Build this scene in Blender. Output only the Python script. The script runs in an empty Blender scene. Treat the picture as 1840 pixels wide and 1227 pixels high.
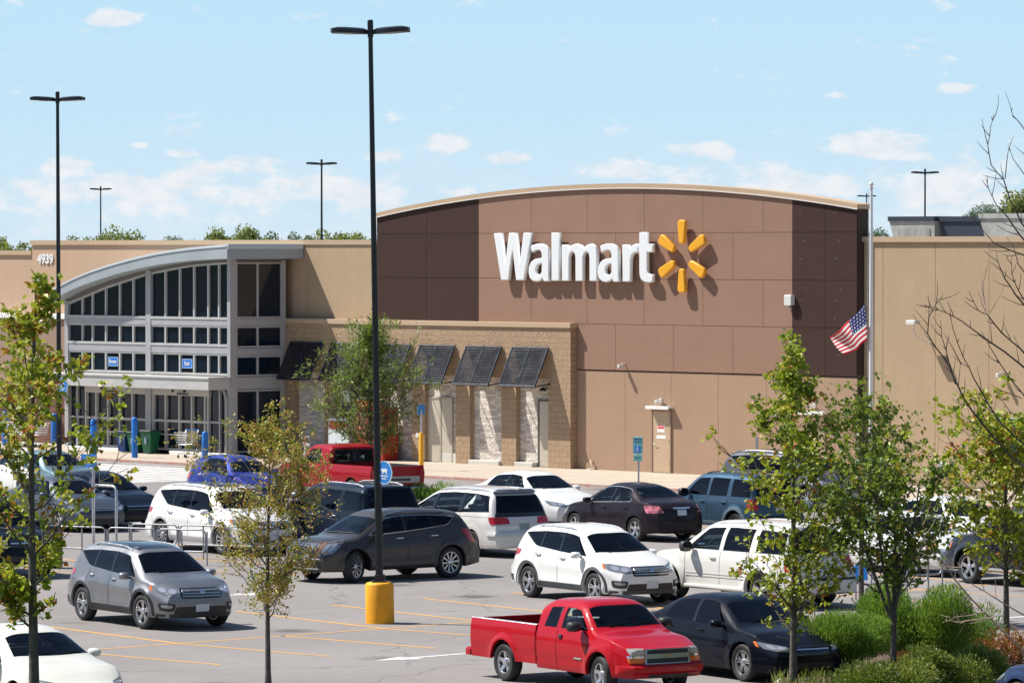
import bpy, bmesh, math, random
from math import sin, cos, pi, radians, sqrt, atan2, tan, hypot
from mathutils import Vector, Matrix
from mathutils.bvhtree import BVHTree

# ------------------------------------------------------------------ camera, sky, sun, exposure
sc = bpy.context.scene
COL = sc.collection
FPX, CX, CY, HY, CAMH = 8500.0, 920.0, 613.5, 446.0, 7.75
TILT = math.atan((CY - HY) / FPX)
cam = bpy.data.cameras.new('camera')
cam.sensor_width = 36.0
cam.lens = 36.0 * FPX / 1840.0
cam.clip_start = 0.5
cam.clip_end = 6000
co = bpy.data.objects.new('camera', cam)
COL.objects.link(co)
co.location = (0, 0, CAMH)
co.rotation_euler = (pi / 2 - TILT, 0, 0)
sc.camera = co

PHI = radians(47.1)                       # how far the store front turns away from the picture plane
SUNV = Vector((-1.8216, 0.4913, 2.5)).normalized()
sun = bpy.data.lights.new('sun', 'SUN')
sun.energy = 5.0
sun.angle = radians(0.55)
sun.color = (1.0, 0.955, 0.88)
so = bpy.data.objects.new('sun', sun)
COL.objects.link(so)
so.rotation_euler = SUNV.to_track_quat('Z', 'Y').to_euler()
so.location = (0, 0, 60)

sc.view_settings.view_transform = 'Standard'
sc.view_settings.look = 'None'
sc.view_settings.gamma = 1.0
sc.view_settings.exposure = 0.5
sc.view_settings.use_curve_mapping = False
EXPK = 2 ** -0.5
try:
    sc.cycles.max_bounces = 6
    sc.cycles.transparent_max_bounces = 12
    sc.cycles.caustics_reflective = False
    sc.cycles.caustics_refractive = False
except Exception:
    pass


class NT:
    def __init__(s, tree):
        s.t = tree
        s.t.nodes.clear()

    def n(s, typ, **kw):
        nd = s.t.nodes.new(typ)
        for k, v in kw.items():
            if k.startswith('i_'):
                key = k[2:]
                key = int(key) if key.isdigit() else key.replace('_', ' ')
                nd.inputs[key].default_value = v
            else:
                setattr(nd, k, v)
        return nd

    def l(s, a, b):
        s.t.links.new(a, b)

    def math(s, op, a, b=None, clamp=False):
        nd = s.t.nodes.new('ShaderNodeMath')
        nd.operation = op
        nd.use_clamp = clamp
        for i, v in enumerate((a, b)):
            if v is None:
                continue
            if isinstance(v, (int, float)):
                nd.inputs[i].default_value = v
            else:
                s.t.links.new(v, nd.inputs[i])
        return nd.outputs[0]

    def mix(s, fac, a, b, mode='MIX'):
        nd = s.t.nodes.new('ShaderNodeMix')
        nd.data_type = 'RGBA'
        nd.blend_type = mode
        for i, v in ((0, fac), (6, a), (7, b)):
            if isinstance(v, (int, float)):
                nd.inputs[i].default_value = v
            elif isinstance(v, tuple):
                nd.inputs[i].default_value = (*v[:3], 1)
            else:
                s.t.links.new(v, nd.inputs[i])
        return nd.outputs[2]

    def ramp(s, fac, stops):
        nd = s.t.nodes.new('ShaderNodeValToRGB')
        els = nd.color_ramp.elements
        while len(els) < len(stops):
            els.new(0.5)
        for e, (p, c) in zip(els, stops):
            e.position = p
            e.color = (*c[:3], 1)
        s.t.links.new(fac, nd.inputs[0])
        return nd.outputs[0]

    def remap(s, v, a, b, c=0.0, d=1.0, smooth=True):
        nd = s.t.nodes.new('ShaderNodeMapRange')
        nd.interpolation_type = 'SMOOTHSTEP' if smooth else 'LINEAR'
        s.t.links.new(v, nd.inputs[0])
        for i, x in enumerate((a, b, c, d)):
            nd.inputs[i + 1].default_value = x
        return nd.outputs[0]


world = bpy.data.worlds.new('World')
sc.world = world
world.use_nodes = True
W = NT(world.node_tree)
sky = W.n('ShaderNodeTexSky', sky_type='NISHITA', sun_disc=False)
sky.sun_elevation = math.asin(SUNV.z)
sky.sun_rotation = atan2(SUNV.x, SUNV.y) % (2 * pi)
sky.air_density = 1.0
sky.dust_density = 0.6
sky.ozone_density = 2.0
tc = W.n('ShaderNodeTexCoord')
sep = W.n('ShaderNodeSeparateXYZ')
W.l(tc.outputs['Generated'], sep.inputs[0])
el = sep.outputs[2]
skyc = W.mix(1.0, sky.outputs[0], (0.076, 0.076, 0.076), 'MULTIPLY')
k = EXPK
low = W.ramp(W.remap(el, 0.0, 0.12, smooth=False),
             [(0.0, (0.62 * k, 0.80 * k, 0.93 * k)), (0.22, (0.565 * k, 0.79 * k, 0.945 * k)),
              (0.45, (0.52 * k, 0.775 * k, 0.955 * k)), (1.0, (0.40 * k, 0.67 * k, 0.93 * k))])
base = W.mix(W.remap(el, 0.06, 0.24), low, skyc)
# clouds live in directions: flattened puffs low over the horizon
ay = W.math('MAXIMUM', sep.outputs[1], 0.05)
az = W.math('DIVIDE', sep.outputs[0], ay)
ev = W.math('DIVIDE', el, ay)
cv = W.n('ShaderNodeCombineXYZ')
W.l(az, cv.inputs[0]); W.l(ev, cv.inputs[1])
mp = W.n('ShaderNodeVectorMath', operation='MULTIPLY')
W.l(cv.outputs[0], mp.inputs[0]); mp.inputs[1].default_value = (62, 130, 1)
nz = W.n('ShaderNodeTexNoise', i_Scale=1.0, i_Detail=8.0, i_Roughness=0.62, i_Distortion=0.25)
W.l(mp.outputs[0], nz.inputs['Vector'])
mp2 = W.n('ShaderNodeVectorMath', operation='MULTIPLY')
W.l(cv.outputs[0], mp2.inputs[0]); mp2.inputs[1].default_value = (170, 300, 1)
nz2 = W.n('ShaderNodeTexNoise', i_Scale=1.0, i_Detail=6.0, i_Roughness=0.6)
W.l(mp2.outputs[0], nz2.inputs['Vector'])
acc = None
for (bx, by, rx, ry, am) in [(805, 258, 52, 24, .85), (910, 286, 60, 19, .7), (1268, 272, 78, 26, .8), (1585, 262, 165, 36, .9),
                             (1715, 160, 46, 14, .75), (1508, 172, 34, 11, .6), (212, 36, 62, 20, .75), (690, 284, 55, 19, .6),
                             (250, 262, 26, 9, .5), (328, 276, 50, 12, .5), (130, 303, 85, 30, .75), (430, 300, 120, 30, .62),
                             (820, 346, 80, 22, .55), (1400, 345, 340, 60, .62), (1140, 308, 170, 26, .5), (260, 345, 440, 65, .58),
                             (1700, 345, 240, 65, .6), (640, 350, 220, 60, .52), (520, 330, 90, 20, .45)]:
    cxn, cyn = (bx - CX) / FPX, (HY - by) / FPX
    sb = W.n('ShaderNodeVectorMath', operation='SUBTRACT'); W.l(cv.outputs[0], sb.inputs[0]); sb.inputs[1].default_value = (cxn, cyn, 0)
    ml = W.n('ShaderNodeVectorMath', operation='MULTIPLY'); W.l(sb.outputs[0], ml.inputs[0]); ml.inputs[1].default_value = (FPX / rx, FPX / ry, 0)
    ln = W.n('ShaderNodeVectorMath', operation='LENGTH'); W.l(ml.outputs[0], ln.inputs[0])
    g = W.remap(ln.outputs['Value'], 1.25, 0.0, 0.0, am)
    acc = g if acc is None else W.math('MAXIMUM', acc, g)
nn = W.math('ADD', W.math('MULTIPLY', nz.outputs[0], 0.72), W.math('MULTIPLY', nz2.outputs[0], 0.28))
dens = W.math('ADD', W.math('MULTIPLY', W.math('SUBTRACT', nn, 0.5), 2.8), W.math('SUBTRACT', acc, 0.37))
front = W.remap(sep.outputs[1], 0.2, 0.5)
cl = W.math('MULTIPLY', W.remap(dens, -0.19, 0.20, 0.0, 0.85), front)
veil = W.math('MULTIPLY', W.remap(nz.outputs[0], 0.30, 0.70, 0.05, 0.50), W.remap(el, 0.028, 0.006))
base = W.mix(veil, base, (0.80 * k, 0.87 * k, 0.93 * k))
ccol = W.ramp(nz2.outputs[0], [(0.3, (0.74 * k, 0.80 * k, 0.87 * k)), (0.62, (0.90 * k, 0.91 * k, 0.93 * k))])
base = W.mix(cl, base, ccol)
bg = W.n('ShaderNodeBackground')
W.l(base, bg.inputs[0]); bg.inputs[1].default_value = 1.0
wo = W.n('ShaderNodeOutputWorld')
W.l(bg.outputs[0], wo.inputs[0])

# ------------------------------------------------------------------ where things stand
LOT = -0.1                                # the car park lies a kerb's height below the walk


def _ray(px, py):
    x = (px - CX) / FPX
    y = -(py - CY) / FPX
    return Vector((x, cos(TILT) + y * sin(TILT), -sin(TILT) + y * cos(TILT)))


def G(px, py, z=0.0):
    d = _ray(px, py)
    return Vector((d.x, d.y, d.z)) * ((z - CAMH) / d.z) + Vector((0, 0, CAMH))


def AT(px, py, Y):
    d = _ray(px, py)
    return d * (Y / d.y) + Vector((0, 0, CAMH))


P0 = Vector((2.349, 166.263, 0))
UU = Vector((cos(PHI), -sin(PHI), 0))
NN = Vector((-sin(PHI), -cos(PHI), 0))


def S(u, w, z=0.0):                       # store frame: u along the front, w out into the car park
    return P0 + UU * u + NN * w + Vector((0, 0, z))


# ------------------------------------------------------------------ mesh helpers
class MB:
    def __init__(s):
        s.v, s.f, s.m = [], [], []

    def add(s, vs, fs, mi=0):
        o = len(s.v)
        s.v += [tuple(p) for p in vs]
        s.f += [tuple(i + o for i in f) for f in fs]
        s.m += [mi] * len(fs)
        return s

    def box(s, x0, x1, y0, y1, z0, z1, mi=0):
        v = [(x, y, z) for z in (z0, z1) for y in (y0, y1) for x in (x0, x1)]
        return s.add(v, [(0, 2, 3, 1), (4, 5, 7, 6), (0, 1, 5, 4), (2, 6, 7, 3), (0, 4, 6, 2), (1, 3, 7, 5)], mi)

    def cbox(s, x0, x1, y0, y1, z0, z1, c=0.01, mi=0):      # box with chamfered upright and top edges
        a = [(x0 + c, y0), (x1 - c, y0), (x1, y0 + c), (x1, y1 - c), (x1 - c, y1), (x0 + c, y1), (x0, y1 - c), (x0, y0 + c)]
        mx, my = (x0 + x1) / 2, (y0 + y1) / 2
        b = [(x + (c if x < mx else -c) * .7, y + (c if y < my else -c) * .7) for x, y in a]
        v = [(x, y, z0) for x, y in a] + [(x, y, z1 - c) for x, y in a] + [(x, y, z1) for x, y in b]
        f = [tuple(range(7, -1, -1)), tuple(range(16, 24))]
        for r in (0, 8):
            f += [(r + i, r + (i + 1) % 8, r + 8 + (i + 1) % 8, r + 8 + i) for i in range(8)]
        return s.add(v, f, mi)

    def prism(s, pts, y0, y1, mi=0):                          # pts (x,z) extruded along y
        n = len(pts)
        ar = sum(pts[i][0] * pts[(i + 1) % n][1] - pts[(i + 1) % n][0] * pts[i][1] for i in range(n))
        if ar < 0:
            pts = pts[::-1]
        v = [(x, y0, z) for x, z in pts] + [(x, y1, z) for x, z in pts]
        f = [tuple(range(n)), tuple(range(2 * n - 1, n - 1, -1))]
        f += [(i, i + n, (i + 1) % n + n, (i + 1) % n) for i in range(n)]
        return s.add(v, f, mi)

    def slab(s, pts, z0, z1, mi=0):                           # pts (x,y) extruded up
        n = len(pts)
        ar = sum(pts[i][0] * pts[(i + 1) % n][1] - pts[(i + 1) % n][0] * pts[i][1] for i in range(n))
        if ar < 0:
            pts = pts[::-1]
        v = [(x, y, z0) for x, y in pts] + [(x, y, z1) for x, y in pts]
        f = [tuple(range(n - 1, -1, -1)), tuple(range(n, 2 * n))]
        f += [(i, (i + 1) % n, (i + 1) % n + n, i + n) for i in range(n)]
        return s.add(v, f, mi)

    def tube(s, pts, r, n=8, mi=0, cap=True):
        pts = [Vector(p) for p in pts]
        rs = r if isinstance(r, (list, tuple)) else [r] * len(pts)
        o = len(s.v)
        up = None
        for i, p in enumerate(pts):
            d = (pts[min(i + 1, len(pts) - 1)] - pts[max(i - 1, 0)])
            d = d.normalized() if d.length > 1e-9 else Vector((0, 0, 1))
            if up is None:
                up = Vector((0, 0, 1)) if abs(d.z) < .9 else Vector((1, 0, 0))
            a = d.cross(up).normalized()
            b = a.cross(d).normalized()
            up = b
            for j in range(n):
                t = 2 * pi * j / n
                s.v.append(tuple(p + (a * cos(t) + b * sin(t)) * rs[i]))
        m = len(pts)
        fs = [(o + i * n + j, o + i * n + (j + 1) % n, o + (i + 1) * n + (j + 1) % n, o + (i + 1) * n + j)
              for i in range(m - 1) for j in range(n)]
        if cap:
            fs += [tuple(o + j for j in range(n - 1, -1, -1)), tuple(o + (m - 1) * n + j for j in range(n))]
        s.f += fs
        s.m += [mi] * len(fs)
        return s

    def lathe(s, prof, n=24, axis='Z', c=(0, 0, 0), mi=0, closed=False, cap=True):   # prof (radius, height)
        o = len(s.v)
        for r, h in prof:
            for j in range(n):
                t = 2 * pi * j / n
                p = (r * cos(t), r * sin(t), h)
                if axis == 'Y':
                    p = (r * cos(t), -h, r * sin(t))
                s.v.append((p[0] + c[0], p[1] + c[1], p[2] + c[2]))
        m = len(prof)
        rng = m if closed else m - 1
        fs = [(o + i * n + j, o + i * n + (j + 1) % n, o + ((i + 1) % m) * n + (j + 1) % n, o + ((i + 1) % m) * n + j)
              for i in range(rng) for j in range(n)]
        if not closed and cap:
            if prof[0][0] > 1e-6:
                fs.append(tuple(o + j for j in range(n - 1, -1, -1)))
            if prof[-1][0] > 1e-6:
                fs.append(tuple(o + (m - 1) * n + j for j in range(n)))
        s.f += fs
        s.m += [mi] * len(fs)
        return s

    def mesh(s, name, mats, smooth=None):
        me = bpy.data.meshes.new(name)
        me.from_pydata(s.v, [], s.f)
        for mt in (mats if isinstance(mats, (list, tuple)) else [mats]):
            me.materials.append(mt)
        if any(s.m):
            me.polygons.foreach_set('material_index', s.m)
        if smooth is not None:
            me.polygons.foreach_set('use_smooth', [True] * len(s.f))
            me.set_sharp_from_angle(angle=radians(smooth))
        me.update()
        return me

    def build(s, name, mats, parent=None, smooth=None, loc=None, rot=None):
        o = bpy.data.objects.new(name, s.mesh(name, mats, smooth))
        COL.objects.link(o)
        if parent is not None:
            o.parent = parent
        if loc is not None:
            o.location = loc
        if rot is not None:
            o.rotation_euler = rot
        return o


def tag(o, label=None, cat=None, group=None, kind=None):
    if label: o['label'] = label
    if cat: o['category'] = cat
    if group: o['group'] = group
    if kind: o['kind'] = kind
    return o


def thing(name, label, cat, loc=(0, 0, 0), rz=0.0, group=None):
    o = bpy.data.objects.new(name, None)
    COL.objects.link(o)
    o.empty_display_size = 0.2
    o.location = loc
    o.rotation_euler = (0, 0, rz)
    return tag(o, label, cat, group)


def copy_tree(o, parent=None):
    c = o.copy()
    COL.objects.link(c)
    c.parent = parent
    for ch in list(o.children):
        copy_tree(ch, c)
    return c


def curve_mesh(name, outlines, depth, bevel, mat):            # flat outlines (even-odd) -> solid lettering
    cu = bpy.data.curves.new(name, 'CURVE')
    cu.dimensions = '2D'
    cu.fill_mode = 'BOTH'
    for pts in outlines:
        sp = cu.splines.new('POLY')
        sp.points.add(len(pts) - 1)
        for p, q in zip(sp.points, pts):
            p.co = (q[0], q[1], 0, 1)
        sp.use_cyclic_u = True
    cu.extrude = depth
    cu.bevel_depth = bevel
    cu.bevel_resolution = 2
    cu.offset = -bevel
    return _conv(cu, name, mat)


def _conv(cu, name, mat):
    o = bpy.data.objects.new(name, cu)
    COL.objects.link(o)
    dg = bpy.context.evaluated_depsgraph_get()
    dg.update()
    me = bpy.data.meshes.new_from_object(o.evaluated_get(dg))
    bpy.data.objects.remove(o)
    bpy.data.curves.remove(cu)
    me.materials.clear()
    me.materials.append(mat)
    me.name = name
    return me


def text_mesh(name, body, size, depth, mat, bold=0.0, space=1.0):
    cu = bpy.data.curves.new(name, 'FONT')
    cu.body = body
    cu.size = size
    cu.extrude = depth
    cu.align_x = 'CENTER'
    cu.align_y = 'CENTER'
    cu.offset = bold
    cu.space_character = space
    return _conv(cu, name, mat)


# ------------------------------------------------------------------ materials
MATS = {}


def mat(name, col, rough=0.6, metal=0.0, noise=0.0, nscale=3.0, bump=0.0, bscale=40.0, col2=None, coat=0.0, spec=0.5, detail=5.0, stretch=None, bdist=0.02):
    if name in MATS:
        return MATS[name]
    m = bpy.data.materials.new(name)
    m.use_nodes = True
    t = NT(m.node_tree)
    p = t.n('ShaderNodeBsdfPrincipled')
    o = t.n('ShaderNodeOutputMaterial')
    t.l(p.outputs[0], o.inputs[0])
    p.inputs['Roughness'].default_value = rough
    p.inputs['Metallic'].default_value = metal
    p.inputs['Coat Weight'].default_value = coat
    p.inputs['Coat Roughness'].default_value = 0.04
    p.inputs['Coat IOR'].default_value = 1.36
    p.inputs['Specular IOR Level'].default_value = spec
    c = t.n('ShaderNodeTexCoord').outputs['Object']
    if stretch:
        vm = t.n('ShaderNodeVectorMath', operation='MULTIPLY')
        t.l(c, vm.inputs[0]); vm.inputs[1].default_value = stretch
        c = vm.outputs[0]
    if noise or col2:
        nz = t.n('ShaderNodeTexNoise', i_Scale=nscale, i_Detail=detail, i_Roughness=0.6)
        t.l(c, nz.inputs['Vector'])
        c2 = col2 or tuple(x * (1 - noise) for x in col)
        c1 = col if col2 else tuple(min(1, x * (1 + noise)) for x in col)
        t.l(t.mix(t.remap(nz.outputs[0], 0.35, 0.65), c2, c1), p.inputs['Base Color'])
        t.l(t.remap(nz.outputs[0], 0.3, 0.7, max(0.02, rough * 0.8), min(1, rough * 1.15)), p.inputs['Roughness'])
    else:
        p.inputs['Base Color'].default_value = (*col, 1)
    if bump:
        nb = t.n('ShaderNodeTexNoise', i_Scale=bscale, i_Detail=4.0)
        t.l(c, nb.inputs['Vector'])
        b = t.n('ShaderNodeBump', i_Strength=bump, i_Distance=bdist)
        t.l(nb.outputs[0], b.inputs['Height'])
        t.l(b.outputs[0], p.inputs['Normal'])
    MATS[name] = m
    return m


def paint(name, col, metal=0.0, rough=0.35, coat=0.9):
    return mat('paint_' + name, col, rough=rough + .1, metal=metal, coat=coat, noise=0.03, nscale=1.3, spec=0.08)


def wall_mat(name, col, fine=60.0, bump=0.25, var=0.06, streak=0.05):
    m = bpy.data.materials.new(name)
    m.use_nodes = True
    t = NT(m.node_tree)
    p = t.n('ShaderNodeBsdfPrincipled', i_Roughness=0.9, i_Specular_IOR_Level=0.15)
    o = t.n('ShaderNodeOutputMaterial')
    t.l(p.outputs[0], o.inputs[0])
    c = t.n('ShaderNodeTexCoord').outputs['Object']
    n1 = t.n('ShaderNodeTexNoise', i_Scale=0.5, i_Detail=5.0, i_Roughness=0.65); t.l(c, n1.inputs['Vector'])
    n2 = t.n('ShaderNodeTexNoise', i_Scale=9.0, i_Detail=6.0, i_Roughness=0.75); t.l(c, n2.inputs['Vector'])
    vm = t.n('ShaderNodeVectorMath', operation='MULTIPLY'); t.l(c, vm.inputs[0]); vm.inputs[1].default_value = (2.5, 2.5, 0.18)
    n3 = t.n('ShaderNodeTexNoise', i_Scale=1.0, i_Detail=5.0, i_Roughness=0.7); t.l(vm.outputs[0], n3.inputs['Vector'])
    a = t.mix(t.remap(n1.outputs[0], 0.3, 0.7), tuple(x * (1 - var) for x in col), tuple(x * (1 + var) for x in col))
    a = t.mix(t.remap(n2.outputs[0], 0.35, 0.65, 0, 0.55), a, tuple(x * (1 - var * 2.4) for x in col))
    a = t.mix(t.remap(n3.outputs[0], 0.5, 0.75, 0, streak * 4), a, tuple(x * 0.72 for x in col))
    t.l(a, p.inputs['Base Color'])
    n4 = t.n('ShaderNodeTexNoise', i_Scale=fine, i_Detail=3.0); t.l(c, n4.inputs['Vector'])
    b = t.n('ShaderNodeBump', i_Strength=bump, i_Distance=0.01); t.l(n4.outputs[0], b.inputs['Height'])
    t.l(b.outputs[0], p.inputs['Normal'])
    MATS[name] = m
    return m


def block_mat(name, col, mortar, w, h, bump, off=0.5, var=0.25, dist=0.03):     # split-faced block or ledge stone courses
    m = bpy.data.materials.new(name)
    m.use_nodes = True
    t = NT(m.node_tree)
    p = t.n('ShaderNodeBsdfPrincipled', i_Roughness=0.92, i_Specular_IOR_Level=0.15)
    o = t.n('ShaderNodeOutputMaterial')
    t.l(p.outputs[0], o.inputs[0])
    c = t.n('ShaderNodeTexCoord').outputs['Object']
    sp = t.n('ShaderNodeSeparateXYZ'); t.l(c, sp.inputs[0])
    cb = t.n('ShaderNodeCombineXYZ')
    t.l(t.math('ADD', sp.outputs[0], sp.outputs[1]), cb.inputs[0]); t.l(sp.outputs[2], cb.inputs[1])
    wob = t.n('ShaderNodeTexNoise', i_Scale=4.0, i_Detail=2.0); t.l(cb.outputs[0], wob.inputs['Vector'])
    vs = t.n('ShaderNodeVectorMath', operation='SCALE'); t.l(wob.outputs[1], vs.inputs[0]); vs.inputs['Scale'].default_value = 0.035 if var > .3 else 0.004
    va = t.n('ShaderNodeVectorMath', operation='ADD'); t.l(cb.outputs[0], va.inputs[0]); t.l(vs.outputs[0], va.inputs[1])
    br = t.n('ShaderNodeTexBrick', i_Scale=1.0)
    br.offset = off
    br.squash = 1.0
    br.inputs['Brick Width'].default_value = w
    br.inputs['Row Height'].default_value = h
    br.inputs['Mortar Size'].default_value = 0.006
    br.inputs['Mortar Smooth'].default_value = 0.4
    br.inputs['Bias'].default_value = 0.0
    br.inputs['Color1'].default_value = (*[x * (1 - var) for x in col], 1)
    br.inputs['Color2'].default_value = (*[min(1, x * (1 + var)) for x in col], 1)
    br.inputs['Mortar'].default_value = (*mortar, 1)
    t.l(va.outputs[0], br.inputs['Vector'])
    n2 = t.n('ShaderNodeTexNoise', i_Scale=7.0, i_Detail=6.0, i_Roughness=0.7); t.l(c, n2.inputs['Vector'])
    a = t.mix(t.remap(n2.outputs[0], 0.35, 0.7, 0, 0.35), br.outputs[0], tuple(x * 0.7 for x in col))
    t.l(a, p.inputs['Base Color'])
    n4 = t.n('ShaderNodeTexNoise', i_Scale=14.0, i_Detail=5.0, i_Roughness=0.7); t.l(c, n4.inputs['Vector'])
    hh = t.math('SUBTRACT', n4.outputs[0], t.math('MULTIPLY', br.outputs[1], 0.5))
    b = t.n('ShaderNodeBump', i_Strength=bump, i_Distance=dist); t.l(hh, b.inputs['Height'])
    t.l(b.outputs[0], p.inputs['Normal'])
    MATS[name] = m
    return m


def leaf_mat(name, stops, trans=0.35, rough=0.45):
    m = bpy.data.materials.new(name)
    m.use_nodes = True
    t = NT(m.node_tree)
    at = t.n('ShaderNodeAttribute', attribute_name='tone')
    c = t.ramp(at.outputs['Fac'], stops)
    p = t.n('ShaderNodeBsdfPrincipled', i_Roughness=rough)
    p.inputs['Specular IOR Level'].default_value = 0.55
    t.l(c, p.inputs['Base Color'])
    tr = t.n('ShaderNodeBsdfTranslucent')
    t.l(t.mix(0.5, c, (0.35, 0.42, 0.03), 'MIX'), tr.inputs[0])
    mx = t.n('ShaderNodeMixShader'); mx.inputs[0].default_value = trans
    t.l(p.outputs[0], mx.inputs[1]); t.l(tr.outputs[0], mx.inputs[2])
    o = t.n('ShaderNodeOutputMaterial'); t.l(mx.outputs[0], o.inputs[0])
    MATS[name] = m
    return m


chrome = mat('chrome', (0.80, 0.81, 0.83), rough=0.12, metal=1.0)
alloy = mat('alloy_rim', (0.62, 0.63, 0.65), rough=0.28, metal=0.9, noise=0.05)
steel = mat('galvanised_steel', (0.55, 0.57, 0.60), rough=0.42, metal=0.75, noise=0.12, nscale=9)
rubber = mat('rubber', (0.022, 0.022, 0.024), rough=0.75, noise=0.25, nscale=12)
blackp = mat('black_plastic', (0.018, 0.019, 0.022), rough=0.5, noise=0.15, nscale=6)
glosst = mat('black_gloss', (0.008, 0.009, 0.012), rough=0.12, coat=0.6)
blackm = mat('black_metal', (0.012, 0.015, 0.020), rough=0.38, noise=0.2, nscale=4)


def pane_mat(name, tint, refl=(.85, .9, 1.0)):
    m = bpy.data.materials.new(name)
    m.use_nodes = True
    t = NT(m.node_tree)
    tr = t.n('ShaderNodeBsdfTransparent'); tr.inputs[0].default_value = (*tint, 1)
    gl = t.n('ShaderNodeBsdfGlossy', i_Roughness=0.02); gl.inputs[0].default_value = (*refl, 1)
    fr = t.n('ShaderNodeFresnel', i_IOR=1.38)
    mx = t.n('ShaderNodeMixShader'); t.l(fr.outputs[0], mx.inputs[0])
    t.l(tr.outputs[0], mx.inputs[1]); t.l(gl.outputs[0], mx.inputs[2])
    o = t.n('ShaderNodeOutputMaterial'); t.l(mx.outputs[0], o.inputs[0])
    MATS[name] = m
    return m


glassd = pane_mat('tinted_glass', (.20, .24, .30))
glassm = pane_mat('clear_car_glass', (.82, .95, .92))
cabin = mat('cabin_trim', (.020, .022, .028), rough=.85)
seatm = mat('seat_cloth', (.10, .10, .105), rough=.9)
lampg = mat('headlamp_glass', (0.30, 0.32, 0.35), rough=0.15, metal=0.5, coat=1.0)
lampr = mat('lamp_reflector', (0.60, 0.63, 0.68), rough=0.12, metal=0.6, coat=1.0)
redl = mat('red_lens', (0.45, 0.008, 0.012), rough=0.12, coat=1.0, noise=0.25, nscale=14)
amber = mat('amber_lens', (0.75, 0.16, 0.02), rough=0.15, coat=1.0)
whitep = mat('white_plate', (0.55, 0.62, 0.68), rough=0.4, noise=0.15, nscale=25)
# ------------------------------------------------------------------ the setting: land, car park, walk
def asphalt_mat():
    m = bpy.data.materials.new('asphalt')
    m.use_nodes = True
    t = NT(m.node_tree)
    p = t.n('ShaderNodeBsdfPrincipled', i_Roughness=0.88)
    o = t.n('ShaderNodeOutputMaterial'); t.l(p.outputs[0], o.inputs[0])
    c = t.n('ShaderNodeTexCoord').outputs['Object']
    n1 = t.n('ShaderNodeTexNoise', i_Scale=0.12, i_Detail=6.0, i_Roughness=0.6); t.l(c, n1.inputs['Vector'])
    n2 = t.n('ShaderNodeTexNoise', i_Scale=1.1, i_Detail=7.0, i_Roughness=0.7); t.l(c, n2.inputs['Vector'])
    n3 = t.n('ShaderNodeTexNoise', i_Scale=38.0, i_Detail=3.0, i_Roughness=0.8); t.l(c, n3.inputs['Vector'])
    vm = t.n('ShaderNodeVectorMath', operation='MULTIPLY'); t.l(c, vm.inputs[0]); vm.inputs[1].default_value = (0.7, 0.05, 1)
    n5 = t.n('ShaderNodeTexNoise', i_Scale=1.0, i_Detail=4.0); t.l(vm.outputs[0], n5.inputs['Vector'])
    a = t.mix(t.remap(n1.outputs[0], 0.35, 0.65), (0.240, 0.220, 0.210), (0.290, 0.267, 0.256))
    a = t.mix(t.remap(n2.outputs[0], 0.45, 0.75, 0, 0.40), a, (0.195, 0.178, 0.170))
    a = t.mix(t.remap(n5.outputs[0], 0.52, 0.72, 0, 0.35), a, (0.33, 0.30, 0.28))
    a = t.mix(t.remap(n3.outputs[0], 0.3, 0.75, 0, 0.50), a, (0.15, 0.14, 0.135))
    # oil spots
    v = t.n('ShaderNodeTexVoronoi', i_Scale=0.33); t.l(c, v.inputs['Vector'])
    sp = t.math('MULTIPLY', t.remap(v.outputs['Distance'], 0.24, 0.03), t.remap(n2.outputs[0], 0.34, 0.54))
    a = t.mix(t.math('MULTIPLY', sp, 0.75), a, (0.045, 0.043, 0.042))
    # sealed cracks
    wn = t.n('ShaderNodeTexNoise', i_Scale=0.8, i_Detail=5.0); t.l(c, wn.inputs['Vector'])
    sv = t.n('ShaderNodeVectorMath', operation='SCALE'); t.l(wn.outputs[1], sv.inputs[0]); sv.inputs['Scale'].default_value = 1.6
    av = t.n('ShaderNodeVectorMath', operation='ADD'); t.l(c, av.inputs[0]); t.l(sv.outputs[0], av.inputs[1])
    vc = t.n('ShaderNodeTexVoronoi', i_Scale=0.11, feature='DISTANCE_TO_EDGE'); t.l(av.outputs[0], vc.inputs['Vector'])
    a = t.mix(t.math('MULTIPLY', t.remap(vc.outputs['Distance'], 0.005, 0.002), 0.38), a, (0.06, 0.06, 0.062))
    t.l(a, p.inputs['Base Color'])
    b = t.n('ShaderNodeBump', i_Strength=0.5, i_Distance=0.008); t.l(n3.outputs[0], b.inputs['Height'])
    t.l(b.outputs[0], p.inputs['Normal'])
    return m


def worn(name, col, under, keep=0.45):
    m = bpy.data.materials.new(name)
    m.use_nodes = True
    t = NT(m.node_tree)
    p = t.n('ShaderNodeBsdfPrincipled', i_Roughness=0.8)
    o = t.n('ShaderNodeOutputMaterial'); t.l(p.outputs[0], o.inputs[0])
    c = t.n('ShaderNodeTexCoord').outputs['Object']
    n1 = t.n('ShaderNodeTexNoise', i_Scale=2.2, i_Detail=8.0, i_Roughness=0.8); t.l(c, n1.inputs['Vector'])
    t.l(t.mix(t.remap(n1.outputs[0], keep, keep + 0.22), col, under), p.inputs['Base Color'])
    return m


M_asph = asphalt_mat()
M_yel = worn('yellow_line_paint', (0.72, 0.36, 0.07), (0.28, 0.22, 0.17), 0.50)
M_wht = worn('white_line_paint', (0.60, 0.595, 0.58), (0.34, 0.33, 0.32), 0.46)
M_redk = worn('red_kerb_paint', (0.46, 0.22, 0.18), (0.46, 0.38, 0.32), 0.40)
M_conc = wall_mat('walk_concrete', (0.50, 0.43, 0.35), fine=40, bump=0.2, var=0.06, streak=0.0)
M_land = mat('dry_grass_land', (0.10, 0.12, 0.045), rough=0.95, noise=0.3, nscale=0.05, detail=8)

RZ = -PHI                                  # store frame: local x along the front, local -y out of it


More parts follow.
